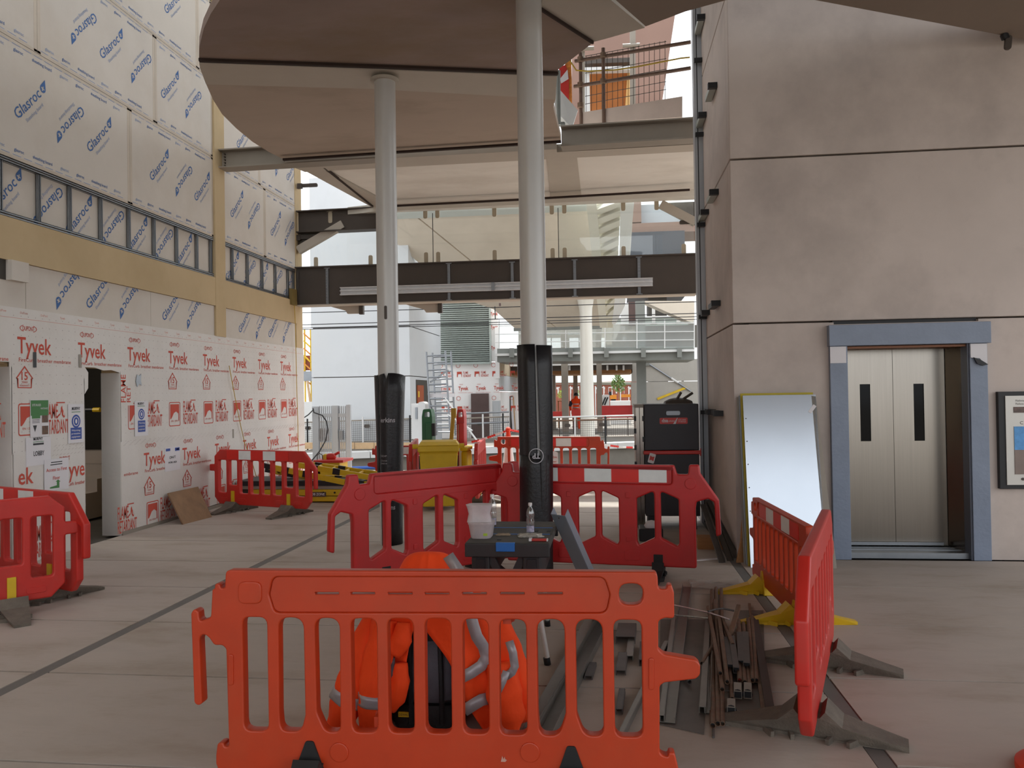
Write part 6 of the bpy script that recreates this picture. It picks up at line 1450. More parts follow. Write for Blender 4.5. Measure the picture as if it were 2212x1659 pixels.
for i, (v, y) in enumerate(((708, 40), (720, 41))): bpx(MB(), 1140, v, 1300, v+3, y, .1).build('lintel', M_dsteel, t)
# building with grey-green roof, brick fence, tree and shrubs
t = thing('far_building', 'low brick building with pale green roof far beyond the platform', 'building', onY(1290, 860, 70))
a, b = onY(1150, 822, 70), onY(1380, 865, 70); MB().box(a.x, 70, -1, b.x, 76, onY(1270, 825, 70).z).build('wall', M_brick, t)
P = [onY(1150, 826, 69.6), onY(1385, 826, 69.6), onY(1385, 806, 74), onY(1150, 806, 74)]; vs = P+[p+Vector((0, .3, -.2)) for p in P]; MB().add(vs, [(0, 1, 2, 3), (7, 6, 5, 4), (0, 4, 5, 1), (1, 5, 6, 2), (2, 6, 7, 3), (3, 7, 4, 0)]).build('roof', mat('green_roof', 'b9c9c0', .6, var=.04), t)
bpx(MB(), 1150, 825, 1380, 829, 69.7, .2).build('gutter', mat('red_fascia', '8f4a3c', .7, var=.1), t)
for u in range(1160, 1370, 14): bpx(MB(), u, 836, u+7, 850, 69.9, .1).build('window', M_cop, t)
t = thing('paling_fence', 'brick red paling fence with pale posts below the far building', 'fence', onY(1300, 860, 60))
for u in range(1180, 1366, 9):
    gpx(MB(), u, 838+3*((u//9) % 2), u+6, 60, .1).build('paling', M_brick, t)
    if u % 2: gpx(MB(), u+6, 834, u+8, 59.9, .1).build('post', M_cop, t)
def tree(name, u0, v0, u1, v1, vb, y, label, m, nleaf=260, seed=1):
    c = onY((u0+u1)/2, (v0+v1)/2, y); rx = (onY(u1, v0, y).x-onY(u0, v0, y).x)/2; rz = (onY(u0, v0, y).z-onY(u0, v1, y).z)/2; base = onY((u0+u1)/2, vb, y); base.z = -.14
    t = thing(name, label, 'tree' if 'tree' in name else 'shrub', base); rr = random.Random(seed); mb = MB(); s_ = rz*.16
    for i in range(nleaf):
        while True:
            q_ = Vector((rr.uniform(-1, 1), rr.uniform(-1, 1), rr.uniform(-1, 1)))
            if q_.length < 1: break
        q_ = Vector((q_.x*rx*(1-.35*q_.z), q_.y*rx, q_.z*rz)); a = Vector((rr.uniform(-1, 1), rr.uniform(-1, 1), rr.uniform(-1, 1))).normalized(); b = a.cross(Vector((rr.uniform(-1, 1), .3, 1))).normalized()
        mb.add([c+q_-a*s_, c+q_+b*s_*.45, c+q_+a*s_, c+q_-b*s_*.45], [(0, 1, 2, 3)])
    o = mb.build('foliage', m, t); o['kind'] = 'stuff'
    MB().path([base, base.lerp(c, .6)+Vector((.05, 0, 0)), c+Vector((0, 0, rz*.5))], rz*.06, 6).build('trunk', M_wood, t)
    return t
M_leaf = mat('leaf_green', '7f9a5c', .8, var=.25, scale=3); M_leaf2 = mat('leaf_bright', '8fb24f', .8, var=.25, scale=3)
tree('young_tree', 1320, 804, 1351, 848, 884, 50, 'young green tree in front of the far brick building', M_leaf, 420, 2)
tree('shrub', 1203, 842, 1224, 862, 864, 55, 'bright green shrub beyond the steel posts, left of far worker', M_leaf2, 200, 3)
tree('shrub', 1240, 838, 1252, 860, 864, 55, 'bright green shrub just behind the far worker', M_leaf2, 160, 4)
# hoarding and barriers on the far side
for i, (u0, v0, u1, v1, y, l_) in enumerate(((1300, 876, 1366, 902, 34, 'dark red hoarding on the far platform right of the white column'), (1176, 889, 1214, 902, 34, 'red plastic barrier far away just right of wrapped column'), (1235, 884, 1257, 900, 36, 'red plastic barrier at the feet of the far worker'))):
    t = thing('red_hoarding', l_, 'hoarding', onY((u0+u1)/2, v1+10, y)); bpx(MB(), u0, v0, u1, v1, y, .08).build('panel', M_redb if i else M_dred, t)
    for f in (.15, .85): gpx(MB(), u0+(u1-u0)*f-1, v1, u0+(u1-u0)*f+1, y, .08).build('leg', M_steel, t)
t = thing('white_van_stack', 'white stacked material beyond the red hoarding', 'materials', onY(1310, 875, 45)); gpx(MB(), 1299, 853, 1316, 45, 1).build('block', M_cop, t); gpx(MB(), 1318, 866, 1362, 46, 1).build('sheet', M_fmem, t)
for u in (1301, 1306): MB().tube(onY(u, 875, 44.8), onY(u+7, 858, 44.8), .05, 6).build('pole', M_black, t)
t = thing('orange_digger', 'small orange plant machine by the far tree', 'vehicle', onY(1340, 872, 52)); bpx(MB(), 1318, 853, 1332, 862, 52, 1).build('body', mat('plant_orange', 'd98a2a', .6, var=.1), t); bpx(MB(), 1342, 852, 1362, 858, 52, 1).build('boom', MATS['plant_orange'], t); gpx(MB(), 1320, 862, 1330, 52, 1).build('track', M_black, t); bpx(MB(), 1315, 846, 1321, 854, 52, .6).build('cab', M_black, t)
for i, u in enumerate((1180, 1204)):
    t = thing('timber_trestle', 'dark timber trestle in far canopy, %s grey post' % ('left of' if i == 0 else 'right of'), 'trestle', onY(u+7, 882, 42)); bpx(MB(), u, 865, u+14, 867, 42, .6).build('top', M_wood, t)
    for uu in (u+1, u+12): gpx(MB(), uu, 867, uu+2, 42, .1).build('leg', M_wood, t)
# worker far away, seen from behind
pw = onY(1245, 905, 40); pw.z = -.14
wk = thing('person', 'person in orange hi-vis walking away, wearing a dark helmet', 'person', pw)
def skin(verts, edges, radii, name, m, parent, root=0, sub=1):
    me = bpy.data.meshes.new(name); off = world_loc(parent); me.from_pydata([Vector(v_)-off for v_ in verts], edges, []); ob = bpy.data.objects.new(name, me); COL.objects.link(ob); ob.parent = parent
    sk = ob.modifiers.new('skin', 'SKIN')
    if not me.skin_vertices: me.skin_vertices.new() if hasattr(me.skin_vertices, 'new') else None
    for i, r in enumerate(radii):
        d = me.skin_vertices[0].data[i]; d.radius = (r, r) if not isinstance(r, tuple) else r; d.use_root = (i == root)
    sb_ = ob.modifiers.new('sub', 'SUBSURF'); sb_.levels = sb_.render_levels = sub; me.materials.append(m)
    return ob
def W_(x, y, z): return pw+Vector((x, y, z))
V = [W_(0, 0, .95), W_(0, 0, 1.15), W_(0, .02, 1.38), W_(0, .03, 1.52), W_(0, .05, 1.66), W_(-.20, .02, 1.40), W_(-.30, 0, 1.15), W_(-.28, .12, .92), W_(.20, .02, 1.40), W_(.30, .0, 1.15), W_(.30, .15, .95), W_(-.10, 0, .88), W_(-.12, .05, .48), W_(-.12, .0, .08), W_(-.12, .14, .04), W_(.10, 0, .88), W_(.12, .12, .50), W_(.12, .12, .08), W_(.12, .24, .04)]
E_ = [(0, 1), (1, 2), (2, 3), (3, 4), (2, 5), (5, 6), (6, 7), (2, 8), (8, 9), (9, 10), (0, 11), (11, 12), (12, 13), (13, 14), (0, 15), (15, 16), (16, 17), (17, 18)]
Rr = [.16, .16, .17, .07, .095, .09, .06, .05, .09, .06, .05, .11, .085, .065, .05, .11, .085, .065, .05]
try:
    skin(V, E_, Rr, 'body', M_hv, wk, 0, 1)
except Exception as ex:
    print('skin', ex)
MB().lathe([(.115, 0), (.12, .03), (.10, .10), (.05, .145), (.005, .15)], W_(0, .05, 1.66), 14).build('helmet', M_black, wk)
for z in (1.05, 1.22): MB().lathe([(.185, 0), (.185, .05)], W_(0, .01, z), 14, sy=.95).build('tape_band', M_tape, wk)
MB().lathe([(.165, 0), (.165, .06)], W_(0, 0, .95), 14).build('belt', M_black, wk)
for s_ in (-1, 1): MB().tube(W_(.23*s_, .02, 1.38), W_(.31*s_, .0, 1.14), .095, 10, .07).build('navy_sleeve', mat('navy_cloth', '2a2c3e', .8, var=.1), wk)
# cone, chain and paper notice by the far orange barrier
def cone(u, v0, v1, y, label):
    b = onY(u, v1, y); h_ = onY(u, v0, y).z
    t = thing('traffic_cone', label, 'cone', (b.x, y, 0)); M_co = mat('cone_orange', 'ee4522', .5, var=.05)
    MB().box(b.x-.2, y-.2, 0, b.x+.2, y+.2, .04).build('base', M_black, t)
    zs = [.04, h_*.40, h_*.72, h_*.97]; rs = [.15, .105, .065, .035]
    for i in range(3): MB().tube((b.x, y, zs[i]), (b.x, y, zs[i+1]), rs[i], 18, rs[i+1]).build('band' if i == 1 else 'cone', M_refw if i == 1 else M_co, t)
    MB().lathe([(.03, 0), (.05, .02), (.045, .05), (.02, .07)], (b.x, y, h_*.96), 12).build('knob', M_co, t)
cone(1099, 926, 1005, 14.7, 'tall orange and white cone behind the far orange barrier')
cone(1112, 905, 1004, 30.5, 'distant traffic cone by the corridor wall, left of the wrapped column') if False else None
def chain(pts, label, n=26):
    P = [onY(*p) for p in pts]; t = thing('plastic_chain', label, 'chain', P[0]); tot = len(P)-1
    for i in range(n):
        f0, f1 = i/n*tot, (i+1)/n*tot; a, b = [P[min(int(f), tot-1)].lerp(P[min(int(f), tot-1)+1], f-min(int(f), tot-1)) for f in (f0, f1)]
        MB().tube(a, b.lerp(a, .1), .022, 6).build('link', M_refr if (i//4) % 2 == 0 else M_refw, t)
chain([(985, 962, 14.6), (1040, 950, 14.65), (1096, 930, 14.7)], 'red and white plastic chain left of the tall cone')
chain([(1103, 929, 14.75), (1150, 938, 15.1), (1300, 960, 15.8), (1345, 966, 16), (1380, 967, 16.2)], 'red and white plastic chain running right to the cabinet', 40)
t = thing('paper_notice', 'paper notice with red words tied to far orange barrier', 'notice', onY(1193, 990, 13.85))
a, b = onY(1180, 975, 13.86), onY(1206, 1004, 13.86); MB().prism([(a.x, b.z), (b.x, b.z), (b.x-.005, a.z-.02), (b.x-.06, a.z-.0), (a.x, a.z)], FW(13.86), .004).build('paper', M_paper, t)
L = MB(); L.text('Exclusion Zone', FW(13.855), a.x-.02, b.z+.115, .035, b.x-a.x, 0, 0, .01); L.text('Do not enter!', FW(13.855), a.x, b.z+.04, .032, b.x-a.x-.03, 0, 0, .01); L.build('printed_lettering', M_red, t)
# ================================================================== NEAR THE HALL MOUTH
# bins
def bin_(u0, u1, y, zt, label, m):
    x0, x1 = onY(u0, 1000, y).x, onY(u1, 1000, y).x; c = Vector(((x0+x1)/2, y+.35, 0)); w2 = (x1-x0)/2; t = thing('wheelie_bin', label, 'bin', c)
    P = lambda w_, d0, d1, z: [(c.x-w_, c.y-d0, z), (c.x+w_, c.y-d0, z), (c.x+w_, c.y+d1, z), (c.x-w_, c.y+d1, z)]
    vs = P(w2*.74, .24, .22, .06)+P(w2*.86, .30, .30, zt-.16)+P(w2*.90, .32, .32, zt-.14); fs = [(3, 2, 1, 0), (8, 9, 10, 11)]
    for k in (0, 4):
        for i in range(4): fs.append((k+i, k+(i+1) % 4, k+4+(i+1) % 4, k+4+i))
    MB().add(vs, fs).build('body', m, t, bevel=.02)
    MB().box(c.x-w2*.93, c.y-.35, zt-.14, c.x+w2*.93, c.y+.34, zt-.05).build('rim', m, t, bevel=.015)
    vs = P(w2*.93, .36, .34, zt-.05)+P(w2*.80, .22, .30, zt); MB().add(vs, [(3, 2, 1, 0), (4, 5, 6, 7)]+[(i, (i+1) % 4, 4+(i+1) % 4, 4+i) for i in range(4)]).build('lid', m, t, bevel=.012)
    for s_ in (-1, 1):
        MB().tube((c.x+s_*w2*.92, c.y-.30, zt-.06), (c.x+s_*(w2+.05), c.y-.30, zt-.06), .035, 10).build('hinge_knob', m, t)
        MB().tube((c.x+s_*w2*.6, c.y+.24, .10), (c.x+s_*w2*.78, c.y+.24, .10), .10, 16).build('wheel', M_black, t)
        MB().box(c.x+s_*w2*.84-.015, c.y-.27, .3, c.x+s_*w2*.84+.015, c.y-.1, zt-.2).build('side_grip', M_black, t)
bin_(905, 1000, 11.3, .985, 'large yellow wheelie bin behind the left dark red barrier', M_yel)
[o for o in bpy.data.objects if o.get('label', '').startswith('large yellow wheelie')][0].rotation_euler = (0, 0, .19)
[o for o in bpy.data.objects if o.get('label', '').startswith('large yellow wheelie')][0].location.x -= .10
t = thing('yellow_hopper', 'second narrow yellow bin just right of the large yellow bin', 'bin', onY(1003, 1060, 12.3))
x0, x1 = onY(996, 1000, 12.1).x, onY(1010, 1000, 12.1).x
MB().box(x0, 12.1, .05, x1, 12.5, .80).build('body', mat('bright_yellow', 'd8b912', .5, var=.06), t, bevel=.03); MB().box(x0-.01, 12.07, .80, x1+.01, 12.53, .86).build('lid', MATS['bright_yellow'], t, bevel=.02)
for y in (12.18, 12.42): MB().tube((x0, y, .06), (x1, y, .06), .06, 12).build('wheel', M_black, t)
# fire point stands
def stand(u0, u1, v0, y, m, label, side):
    x0, x1 = onY(u0, 920, y).x, onY(u1, 920, y).x; z = onY(u0, v0, y).z; t = thing('safety_stand', label, 'stand', ((x0+x1)/2, y+.15, 0)); w_ = x1-x0
    out = rnd([(0, .03), (w_, .03), (w_*.98, z-.12), (w_*.86, z), (w_*.14, z), (w_*.02, z-.12)], .03); hole = rnd(rect(w_*.24, z-.13, w_*.76, z-.045), .02)
    MB().prism(out, (Vector((x0, y, 0)), Vector((1, 0, 0)), Vector((0, 0, 1)), Vector((0, -1, 0))), .24, holes=[hole], z0=-.24).build('body', m, t)
    MB().box(x0+w_*.35, y-.03, z*.62, x1-w_*.02, y, z-.22).build('front_box', m, t, bevel=.01); return t, x0, w_, z
M_gsp = mat('safety_green', '2e6b45', .5, var=.08, scale=5)
t, x0, w_, z = stand(911, 934, 884, 12.75, M_gsp, 'green first aid stand with white sign behind the yellow bin', 1)
fr = FW(12.745); MB().prism(rect(x0+w_*.42, .72, x0+w_*.86, 1.02), fr, .004, z0=0).build('sign', M_paper, t)
L = MB(); L.prism(rect(x0+w_*.5, .88, x0+w_*.78, 1.0), fr, .001, z0=.004); L.text('FIRST', fr, x0+w_*.5, .83, .025, w_*.28, 0, .005); L.text('AID', fr, x0+w_*.5, .79, .025, w_*.2, 0, .005); L.build('printed_mark', M_gsp, t)
MB().box(x0+w_, 12.7, 1.0, x0+w_+.05, 12.8, 1.2).build('side_latch', M_black, t)
t, x0, w_, z = stand(986, 1003, 884, 12.8, M_dred, 'dark red fire point stand right of the yellow pole', 1)
fr = FW(12.795); MB().prism(rect(x0+w_*.15, .92, x0+w_*.95, 1.18), fr, .004, z0=.0).build('sign', mat('pink_sign', 'cf8a78', .5, var=.2, scale=10), t); MB().prism(rect(x0+w_*.3, .0, x0+w_*.95, .90), fr, .004, z0=0).build('white_panel', M_paper, t)
t = thing('yellow_pole', 'mustard yellow pole standing between the green and red stands', 'pole', onY(976, 1050, 12.6)); a, b = onY(975, 950, 12.6), onY(980, 886, 12.6); a0 = a-(b-a)*(a.z/(b.z-a.z)); a0.z = 0.0
MB().bar(a0, b, .055, .04, (0, 1, 0)).build('pole', mat('mustard', 'b48e2c', .6, var=.1), t); MB().bar(b-Vector((0, 0, .12)), b+Vector((.0, 0, .03)), .075, .06, (0, 1, 0)).build('head', MATS['mustard'], t)
# ladders on yellow platform frame
lf = thing('platform_frame', 'long yellow platform unit with black top lying by the left wall', 'platform', onY(650, 1095, 12.25))
x0, x1 = onY(514, 1080, 12.25).x, onY(812, 1075, 12.25).x
for z0, z1 in ((.02, .10), (.11, .21)): MB().box(x0 if z0 < .1 else x0+.25, 12.25, z0, x1, 12.31, z1).build('side_beam', M_yel, lf, bevel=.008)
MB().box(x0, 12.31, .02, x1, 13.0, .20).build('core', M_dark, lf); MB().box(x0+.05, 12.24, .215, x1, 13.0, .265).build('grey_band', M_steel2, lf); MB().box(x0, 12.22, .27, x1-.2, 12.98, .345).build('black_top', M_black, lf)
for k in range(5): MB().tube((x0+1.4+.18*k, 12.25, .16), (x0+1.4+.18*k, 12.235, .16), .015, 8).build('bolt', M_black, lf)
a, b = onY(668, 1073, 12.24), onY(704, 1063, 12.24); MB().box(a.x, 12.235, a.z, b.x, 12.25, b.z).build('label_plate', M_brown, lf); L = MB(); L.text('JOB ZONE', FW(12.234), a.x+.02, a.z+.022, .035, b.x-a.x-.04, 0, .001, .02); L.build('printed_lettering', M_paper, lf)
def ladder(u0, v0, u1, v1, u2, v2, u3, v3, y, label, nr=6, dy=.45, tips=True):
    a0, a1 = onY(u0, v0, y), onY(u1, v1, y-.15); b0, b1 = onY(u2, v2, y+dy), onY(u3, v3, y+dy-.15)
    t = thing('step_ladder', label, 'ladder', (a0+a1)/2)
    for p, q in ((a0, a1), (b0, b1)):
        st_ = MB().bar(p, q, .035, .085).build('stile', M_yel, t); d = (q-p).normalized()
        if tips: MB().bar(p-d*.12, p+d*.06, .045, .075).build('rubber_foot', M_black, t)
        for f in (.22, .5): MB().bar(p.lerp(q, f)-d*.06, p.lerp(q, f)+d*.06, .05, .095).build('joint_clamp', M_black, t)
    for i in range(nr):
        f = (i+.5)/nr; MB().tube(a0.lerp(a1, f), b0.lerp(b1, f), .026, 8).build('rung', M_yel, t)
ladder(642, 1004, 815, 1034, 650, 1000, 830, 1026, 12.4, 'yellow step ladder on top of the heap by the left wall', 6, .5, False)
ladder(582, 1008, 745, 1042, 588, 1017, 770, 1048, 12.35, 'yellow step ladder with black feet pointing left, middle of heap', 6, .4)
ladder(640, 1040, 800, 1046, 655, 1030, 810, 1038, 12.45, 'lowest yellow ladder in the heap on the platform unit', 5, .4, False)
# red topped bench behind the ladders
t = thing('red_topped_bench', 'red topped yellow bench with small tools beyond the ladders', 'bench', onY(712, 1020, 14.3)); x0, x1 = onY(676, 998, 14.3).x, onY(741, 995, 14.3).x; z_ = onY(710, 994, 14.3).z
MB().box(x0, 14.3, z_-.05, x1, 14.9, z_).build('top', M_redb, t, bevel=.01); MB().box(x1-.5, 14.34, .1, x1-.08, 14.8, z_-.05).build('cabinet', M_yel, t); MB().box(x0+.05, 14.34, .0, x0+.12, 14.8, z_-.05).build('leg', M_redb, t); MB().box(x1-.2, 14.36, 0, x1-.12, 14.8, .1).build('leg', M_redb, t)
a = onY(691, 992, 14.4); MB().path([Vector((a.x-.05, 14.4, z_)), Vector((a.x-.05, 14.4, z_+.08)), Vector((a.x, 14.4, z_+.12)), Vector((a.x+.05, 14.4, z_+.08)), Vector((a.x+.05, 14.4, z_))], .008, 6).build('lifting_loop', M_steel, t)
a = onY(715, 990, 14.5); t = thing('red_tool', 'small red and yellow power tool on the red topped bench', 'tool', (a.x, 14.5, z_)); autosmooth(blob([(.06, 0), (.075, .03), (.07, .09), (.03, .11)], (a.x, 14.5, z_), 1.2, .8, 14, .03).build('body', M_redb, t), 60); MB().tube((a.x, 14.5, z_+.05), (a.x+.16, 14.5, z_+.13), .025, 8).build('handle', M_redb, t); autosmooth(blob([(.05, 0), (.05, .08), (.02, .1)], (a.x-.1, 14.5, z_), 1, 1, 12).build('yellow_part', M_yel, t), 60)
# silver gate
gt = thing('palisade_gate', 'tall silver bar gate standing at the hall mouth by the left wall', 'gate', onY(718, 1022, 16.6)); GY = 16.6; M_sil = mat('silver_gate', 'b9bdc1', .4, .5, var=.04)
for u0, u1, v0, v1 in ((675, 688, 878, 1022), (718, 730, 876, 1020), (748, 757, 874, 1020)): bpx(MB(), u0, v0, u1, v1, GY, .08).build('post', M_sil, gt)
for v0, v1 in ((893, 901), (1000, 1004)): bpx(MB(), 680, v0, 757, v1, GY+.02, .04).build('rail', M_sil, gt)
u = 689.5
while u < 757:
    if not 716 < u < 732: bpx(MB(), u, 877, u+2.1, 1012, GY+.07, .02).build('bar', M_sil, gt)
    u += 4.3
bpx(MB(), 732, 930, 740, 950, GY-.03, .08).build('lock_box', M_galv, gt)
tag(bpx(MB(), 688, 925, 712, 953, GY+.1, .01).build('gate_sign', M_paper, loc=onY(700, 940, GY)), 'white sign fixed behind the bars of silver gate', 'sign')
cbp = [onY(u, v, GY-.12) for u, v in ((676, 882), (678, 891), (684, 893), (696, 897), (705, 910), (708, 928), (703, 952), (690, 975), (676, 992), (662, 1006), (654, 1024))]
tag(MB().path(cbp, .014, 6).build('hanging_cable', M_black, loc=cbp[0]), 'black cable looping down in front of silver gate', 'cable')
cbp = [onY(u, v, GY-.1) for u, v in ((657, 902), (666, 896), (676, 886))]; tag(MB().path(cbp, .012, 6).build('hanging_cable', M_black, loc=cbp[0]), 'short black cable between wall end and silver gate', 'cable')
# lattice mast beyond the wall end
t = thing('yellow_mast', 'yellow lattice mast with grey box beyond the left wall end', 'mast', onY(662, 860, 30))
for u in (656, 669): gpx(MB(), u, 712, u+2.5, 30, .06).build('leg', M_yel, t)
for i in range(7): MB().bar(onY(656, 720+16*i, 30), onY(671, 734+16*i, 30), .05, .05).build('lattice', M_yel if i % 2 else mat('scaffold_orange', 'd28a3c', .6, var=.2), t)
bpx(MB(), 655, 802, 672, 823, 29.9, .4).build('grey_box', M_galv, t); MB().tube(onY(664, 823, 29.8), onY(674, 895, 29.8), .05, 8).build('lead', M_tanb, t); bpx(MB(), 656, 768, 672, 800, 30.1, .1).build('brown_panel', M_brick, t)
t = thing('white_hoarding', 'white board with faint blue print beyond left wall end', 'hoarding', onY(665, 950, 28)); bpx(MB(), 640, 868, 678, 975, 28, .05).build('board', M_cop, t); bpx(MB(), 640, 975, 650, 984, 28, .05).build('leg', M_steel, t)
# ropes on the left wall
rp = [onX(u, v, -5.88) for u, v in ((495, 790), (508, 860), (520, 920), (528, 955), (545, 1000), (556, 1038))]; tag(MB().path(rp, .006, 5).build('yellow_rope', mat('rope_yellow', 'b89a3a', .8, var=.1), loc=rp[0]), 'thin yellow rope slanting down the printed membrane', 'rope')
rp = [onX(u, v, -5.87) for u, v in ((634, 630), (638, 700), (640, 800), (643, 900), (645, 1000))]; tag(MB().path(rp, .007, 5).build('yellow_rope', MATS['rope_yellow'], loc=rp[0]), 'yellow rope hanging near the far end of left wall', 'rope')
t = thing('rope_hook', 'small brass coloured hook plate on wall end by dark beam', 'hook', onX(632, 642, -5.9)); a = onX(632, 642, -5.9); MB().box(-5.92, a.y-.12, a.z-.15, -5.86, a.y+.12, a.z+.15).build('plate', mat('brass_plate', '7d6a3c', .6, .3, var=.1), t)
# ================================================================== OPENING AT UPPER RIGHT
def P3(u, v, f): return onY(u, v, 13.0-.6*f)
sc = thing('guard_rail_scaffold', 'rusty scaffold guard rail round the upper opening at right', 'scaffold', onY(1300, 268, 12.6))
M_scaf = mat('scaffold_tube', '6b5549', .6, .3, var=.2, scale=10)
for u, v0, v1, f in ((1303, 104, 270, .25), (1254, 114, 272, 0)): q_ = P3(u+1, v1, f); q_.z = 5.35; MB().tube(q_, P3(u, v0, f), .03, 10).build('standard', M_scaf, sc)
MB().tube(onY(1207, 270, 12.4), onY(1206, 153, 12.4), .033, 10).build('standard', M_dsteel, sc); MB().tube(onY(1182, 270, 12.3), onY(1218, 268, 12.5), .035, 10).build('base_tube', M_dsteel, sc)
for (u0, v0, u1, v1) in ((1242, 132, 1492, 91), (1240, 187, 1492, 147)):
    rl = MB().tube(P3(u0, v0, 0), P3(u1, v1, 1), .028, 10).build('ledger', M_scaf, sc)
for u, v, f in ((1254, 130, 0), (1303, 121, .25), (1303, 177, .25), (1254, 185, 0), (1254, 229, 0)): MB().tube(P3(u, v-5, f)-Vector((0, .03, 0)), P3(u, v+5, f)-Vector((0, .03, 0)), .05, 10).build('coupler', M_rust, sc)
wr_ = MB()
for i in range(16):
    u = 1266+i*11.4; f = (u-1242)/250; wr_.bar(P3(u, 240-.10*(u-1266), f)+Vector((0, .06, 0)), P3(u, 118-.2*(u-1266), f)+Vector((0, .06, 0)), .008, .008, (0, 1, 0))
for v0 in (118, 155, 178, 205, 222): wr_.bar(P3(1264, v0, .1)+Vector((0, .06, 0)), P3(1440, v0-32, .8)+Vector((0, .06, 0)), .008, .008)
wr_.build('mesh_guard', M_steel, sc, kind='stuff')
def slabP(pts, dep, name, m, par):
    k = len(pts); vs = list(pts)+[p+Vector((0, dep, 0)) for p in pts]
    return MB().add(vs, [tuple(range(k)), tuple(range(2*k-1, k-1, -1))]+[(i, k+i, k+(i+1) % k, (i+1) % k) for i in range(k)]).build(name, m, par)
slabP([P3(1256, 268, 0), P3(1474, 253, .95), P3(1474, 208, .95), P3(1256, 243, 0)], .04, 'toe_board', mat('pink_grey_board', 'c9b8ae', .75, var=.06), sc)
t = thing('white_plank', 'white coated board propped at the left of the upper opening', 'board', onY(1225, 265, 12.5)); slabP([onY(1212, 268, 12.6), onY(1236, 276, 12.45), onY(1248, 238, 12.45), onY(1208, 192, 12.6), onY(1193, 186, 12.6), onY(1200, 240, 12.6)], .04, 'board', M_cop, t)
t = thing('red_banner', 'red and white banner hanging behind the scaffold pole', 'banner', onY(1218, 200, 13)); slabP([onY(1207, 145, 13), onY(1222, 140, 13), onY(1229, 165, 13), onY(1229, 218, 13), onY(1210, 195, 13)], .02, 'cloth', M_redb, t); slabP([onY(1210, 170, 12.98), onY(1226, 150, 12.98), onY(1228, 170, 12.98), onY(1212, 180, 12.98)], .01, 'white_streak', M_paper, t)
t = thing('orange_netting', 'orange debris netting left of scaffold corner', 'netting', onY(1228, 200, 13.02)); slabP([onY(1206, 160, 13.03), onY(1234, 120, 13.03), onY(1236, 235, 13.03), onY(1206, 215, 13.03)], .02, 'net', mat('net_orange', 'd98a3c', .7, var=.3, scale=20), t)
up_ = thing('upper_building', 'pink grey clad building with timber door seen through the upper opening', 'building', onY(1340, 260, 20)); M_pink = mat('pink_cladding', '95776a', .75, var=.06, scale=.8)
UY = 20
def up(pts, y, dep, name, m): return slabP([onY(*p, y) for p in pts], dep, name, m, up_)
up([(1235, 300), (1362, 300), (1362, -20), (1235, -20)], UY, .3, 'cladding_panel', M_pink)
up([(1363, 300), (1440, 270), (1424, 260), (1458, 30), (1462, -20), (1363, -20)][:0] or [(1363, 290), (1420, 290), (1457, 40), (1466, -20), (1363, -20)], UY, .3, 'cladding_panel', M_pink)
up([(1361, 262), (1373, 262), (1373, 40), (1361, 40)], 17, .2, 'steel_post', M_steel2)
up([(1258, 128), (1364, 124), (1364, 134), (1258, 138)], 18, .2, 'lintel', M_steel)
up([(1262, 140), (1364, 134), (1364, 150), (1262, 153)], 18.5, .2, 'white_band', M_cop)
up([(1272, 250), (1362, 240), (1356, 148), (1270, 153)], 18.8, .1, 'timber_door', mat('orange_timber', 'a8662f', .7, var=.15, scale=2))
up([(1350, 240), (1362, 238), (1362, 146), (1356, 146)], 18.7, .1, 'door_edge', mat('pale_timber', 'd2a566', .7, var=.1))
up([(1262, 250), (1275, 248), (1273, 150), (1262, 152)], 18.6, .1, 'white_jamb', M_cop)
up([(1256, 265), (1263, 265), (1263, 110), (1256, 110)], 16, .1, 'steel_post', M_steel2)
for u0, u1, v0, v1, y_ in ((1256, 1283, 105, 104, 15.96), (1345, 1382, 99, 97, 16.96)): MB().tube(onY(u0, v0, y_), onY(u1, v1, y_), .04, 10).build('tube', M_steel2, up_)
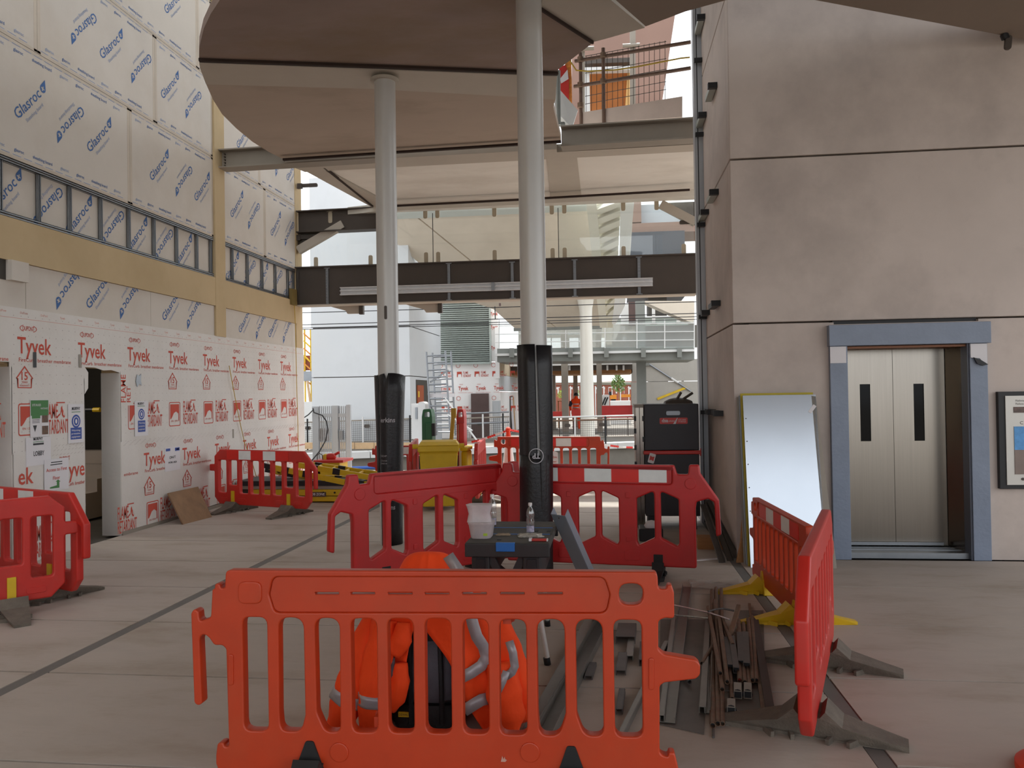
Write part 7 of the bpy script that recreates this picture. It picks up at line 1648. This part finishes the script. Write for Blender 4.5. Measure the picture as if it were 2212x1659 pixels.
tp = [P3(u, v, (u-1242)/250) for u, v in ((1230, 130), (1245, 152), (1270, 154), (1330, 151), (1372, 145), (1470, 126), (1490, 124))]; tag(MB().path(tp, .012, 5).build('yellow_rope', MATS['rope_yellow'], loc=tp[0]), 'orange rope sagging along the scaffold guard rail', 'rope')
# far blocks seen through the dusty pane
t = thing('far_block', 'blue grey block and pink band seen through dusty right pane', 'building', onY(1430, 560, 45))
gpx(MB(), 1400, 640, 1440, 45.5, 2).build('core', M_dark, t); bpx(MB(), 1355, 500, 1480, 640, 45, 3).build('dark_wall', mat('blue_grey_cladding', '3d4450', .6, var=.05), t); bpx(MB(), 1350, 480, 1520, 502, 45.2, 3).build('pink_band', M_pink, t); bpx(MB(), 1350, 420, 1385, 480, 45.2, 3).build('pink_end', M_pink, t); bpx(MB(), 1385, 440, 1520, 482, 46, 3).build('pale_wall', mat('pale_blue_wall', 'c5ccd4', .6, var=.03), t)
t = thing('far_stair_soffit', 'pale sloping soffit at upper right of the far footbridge', 'soffit', onY(1440, 680, 30)); slabP([onY(1387, 650, 34), onY(1500, 700, 34), onY(1500, 650, 34)], 1.0, 'panel', M_fbeige, t)
t = thing('upper_deck_girder', 'pale green upper girder behind the far footbridge, right', 'girder', onY(1440, 695, 38)); bpx(MB(), 1300, 685, 1376, 705, 38, .4).build('web', mat('grey_green_steel', '9aa09b', .5, var=.03), t); bpx(MB(), 1376, 683, 1500, 703, 38, .4).build('web', mat('pale_green_steel', '97a09a', .5, var=.03), t); bpx(MB(), 1300, 683, 1500, 686, 37.9, .6).build('flange', M_cop, t)
for u in (1400, 1470): gpx(MB(), u, 700, u+5, 38.42, .1).build('post', M_dsteel, t)
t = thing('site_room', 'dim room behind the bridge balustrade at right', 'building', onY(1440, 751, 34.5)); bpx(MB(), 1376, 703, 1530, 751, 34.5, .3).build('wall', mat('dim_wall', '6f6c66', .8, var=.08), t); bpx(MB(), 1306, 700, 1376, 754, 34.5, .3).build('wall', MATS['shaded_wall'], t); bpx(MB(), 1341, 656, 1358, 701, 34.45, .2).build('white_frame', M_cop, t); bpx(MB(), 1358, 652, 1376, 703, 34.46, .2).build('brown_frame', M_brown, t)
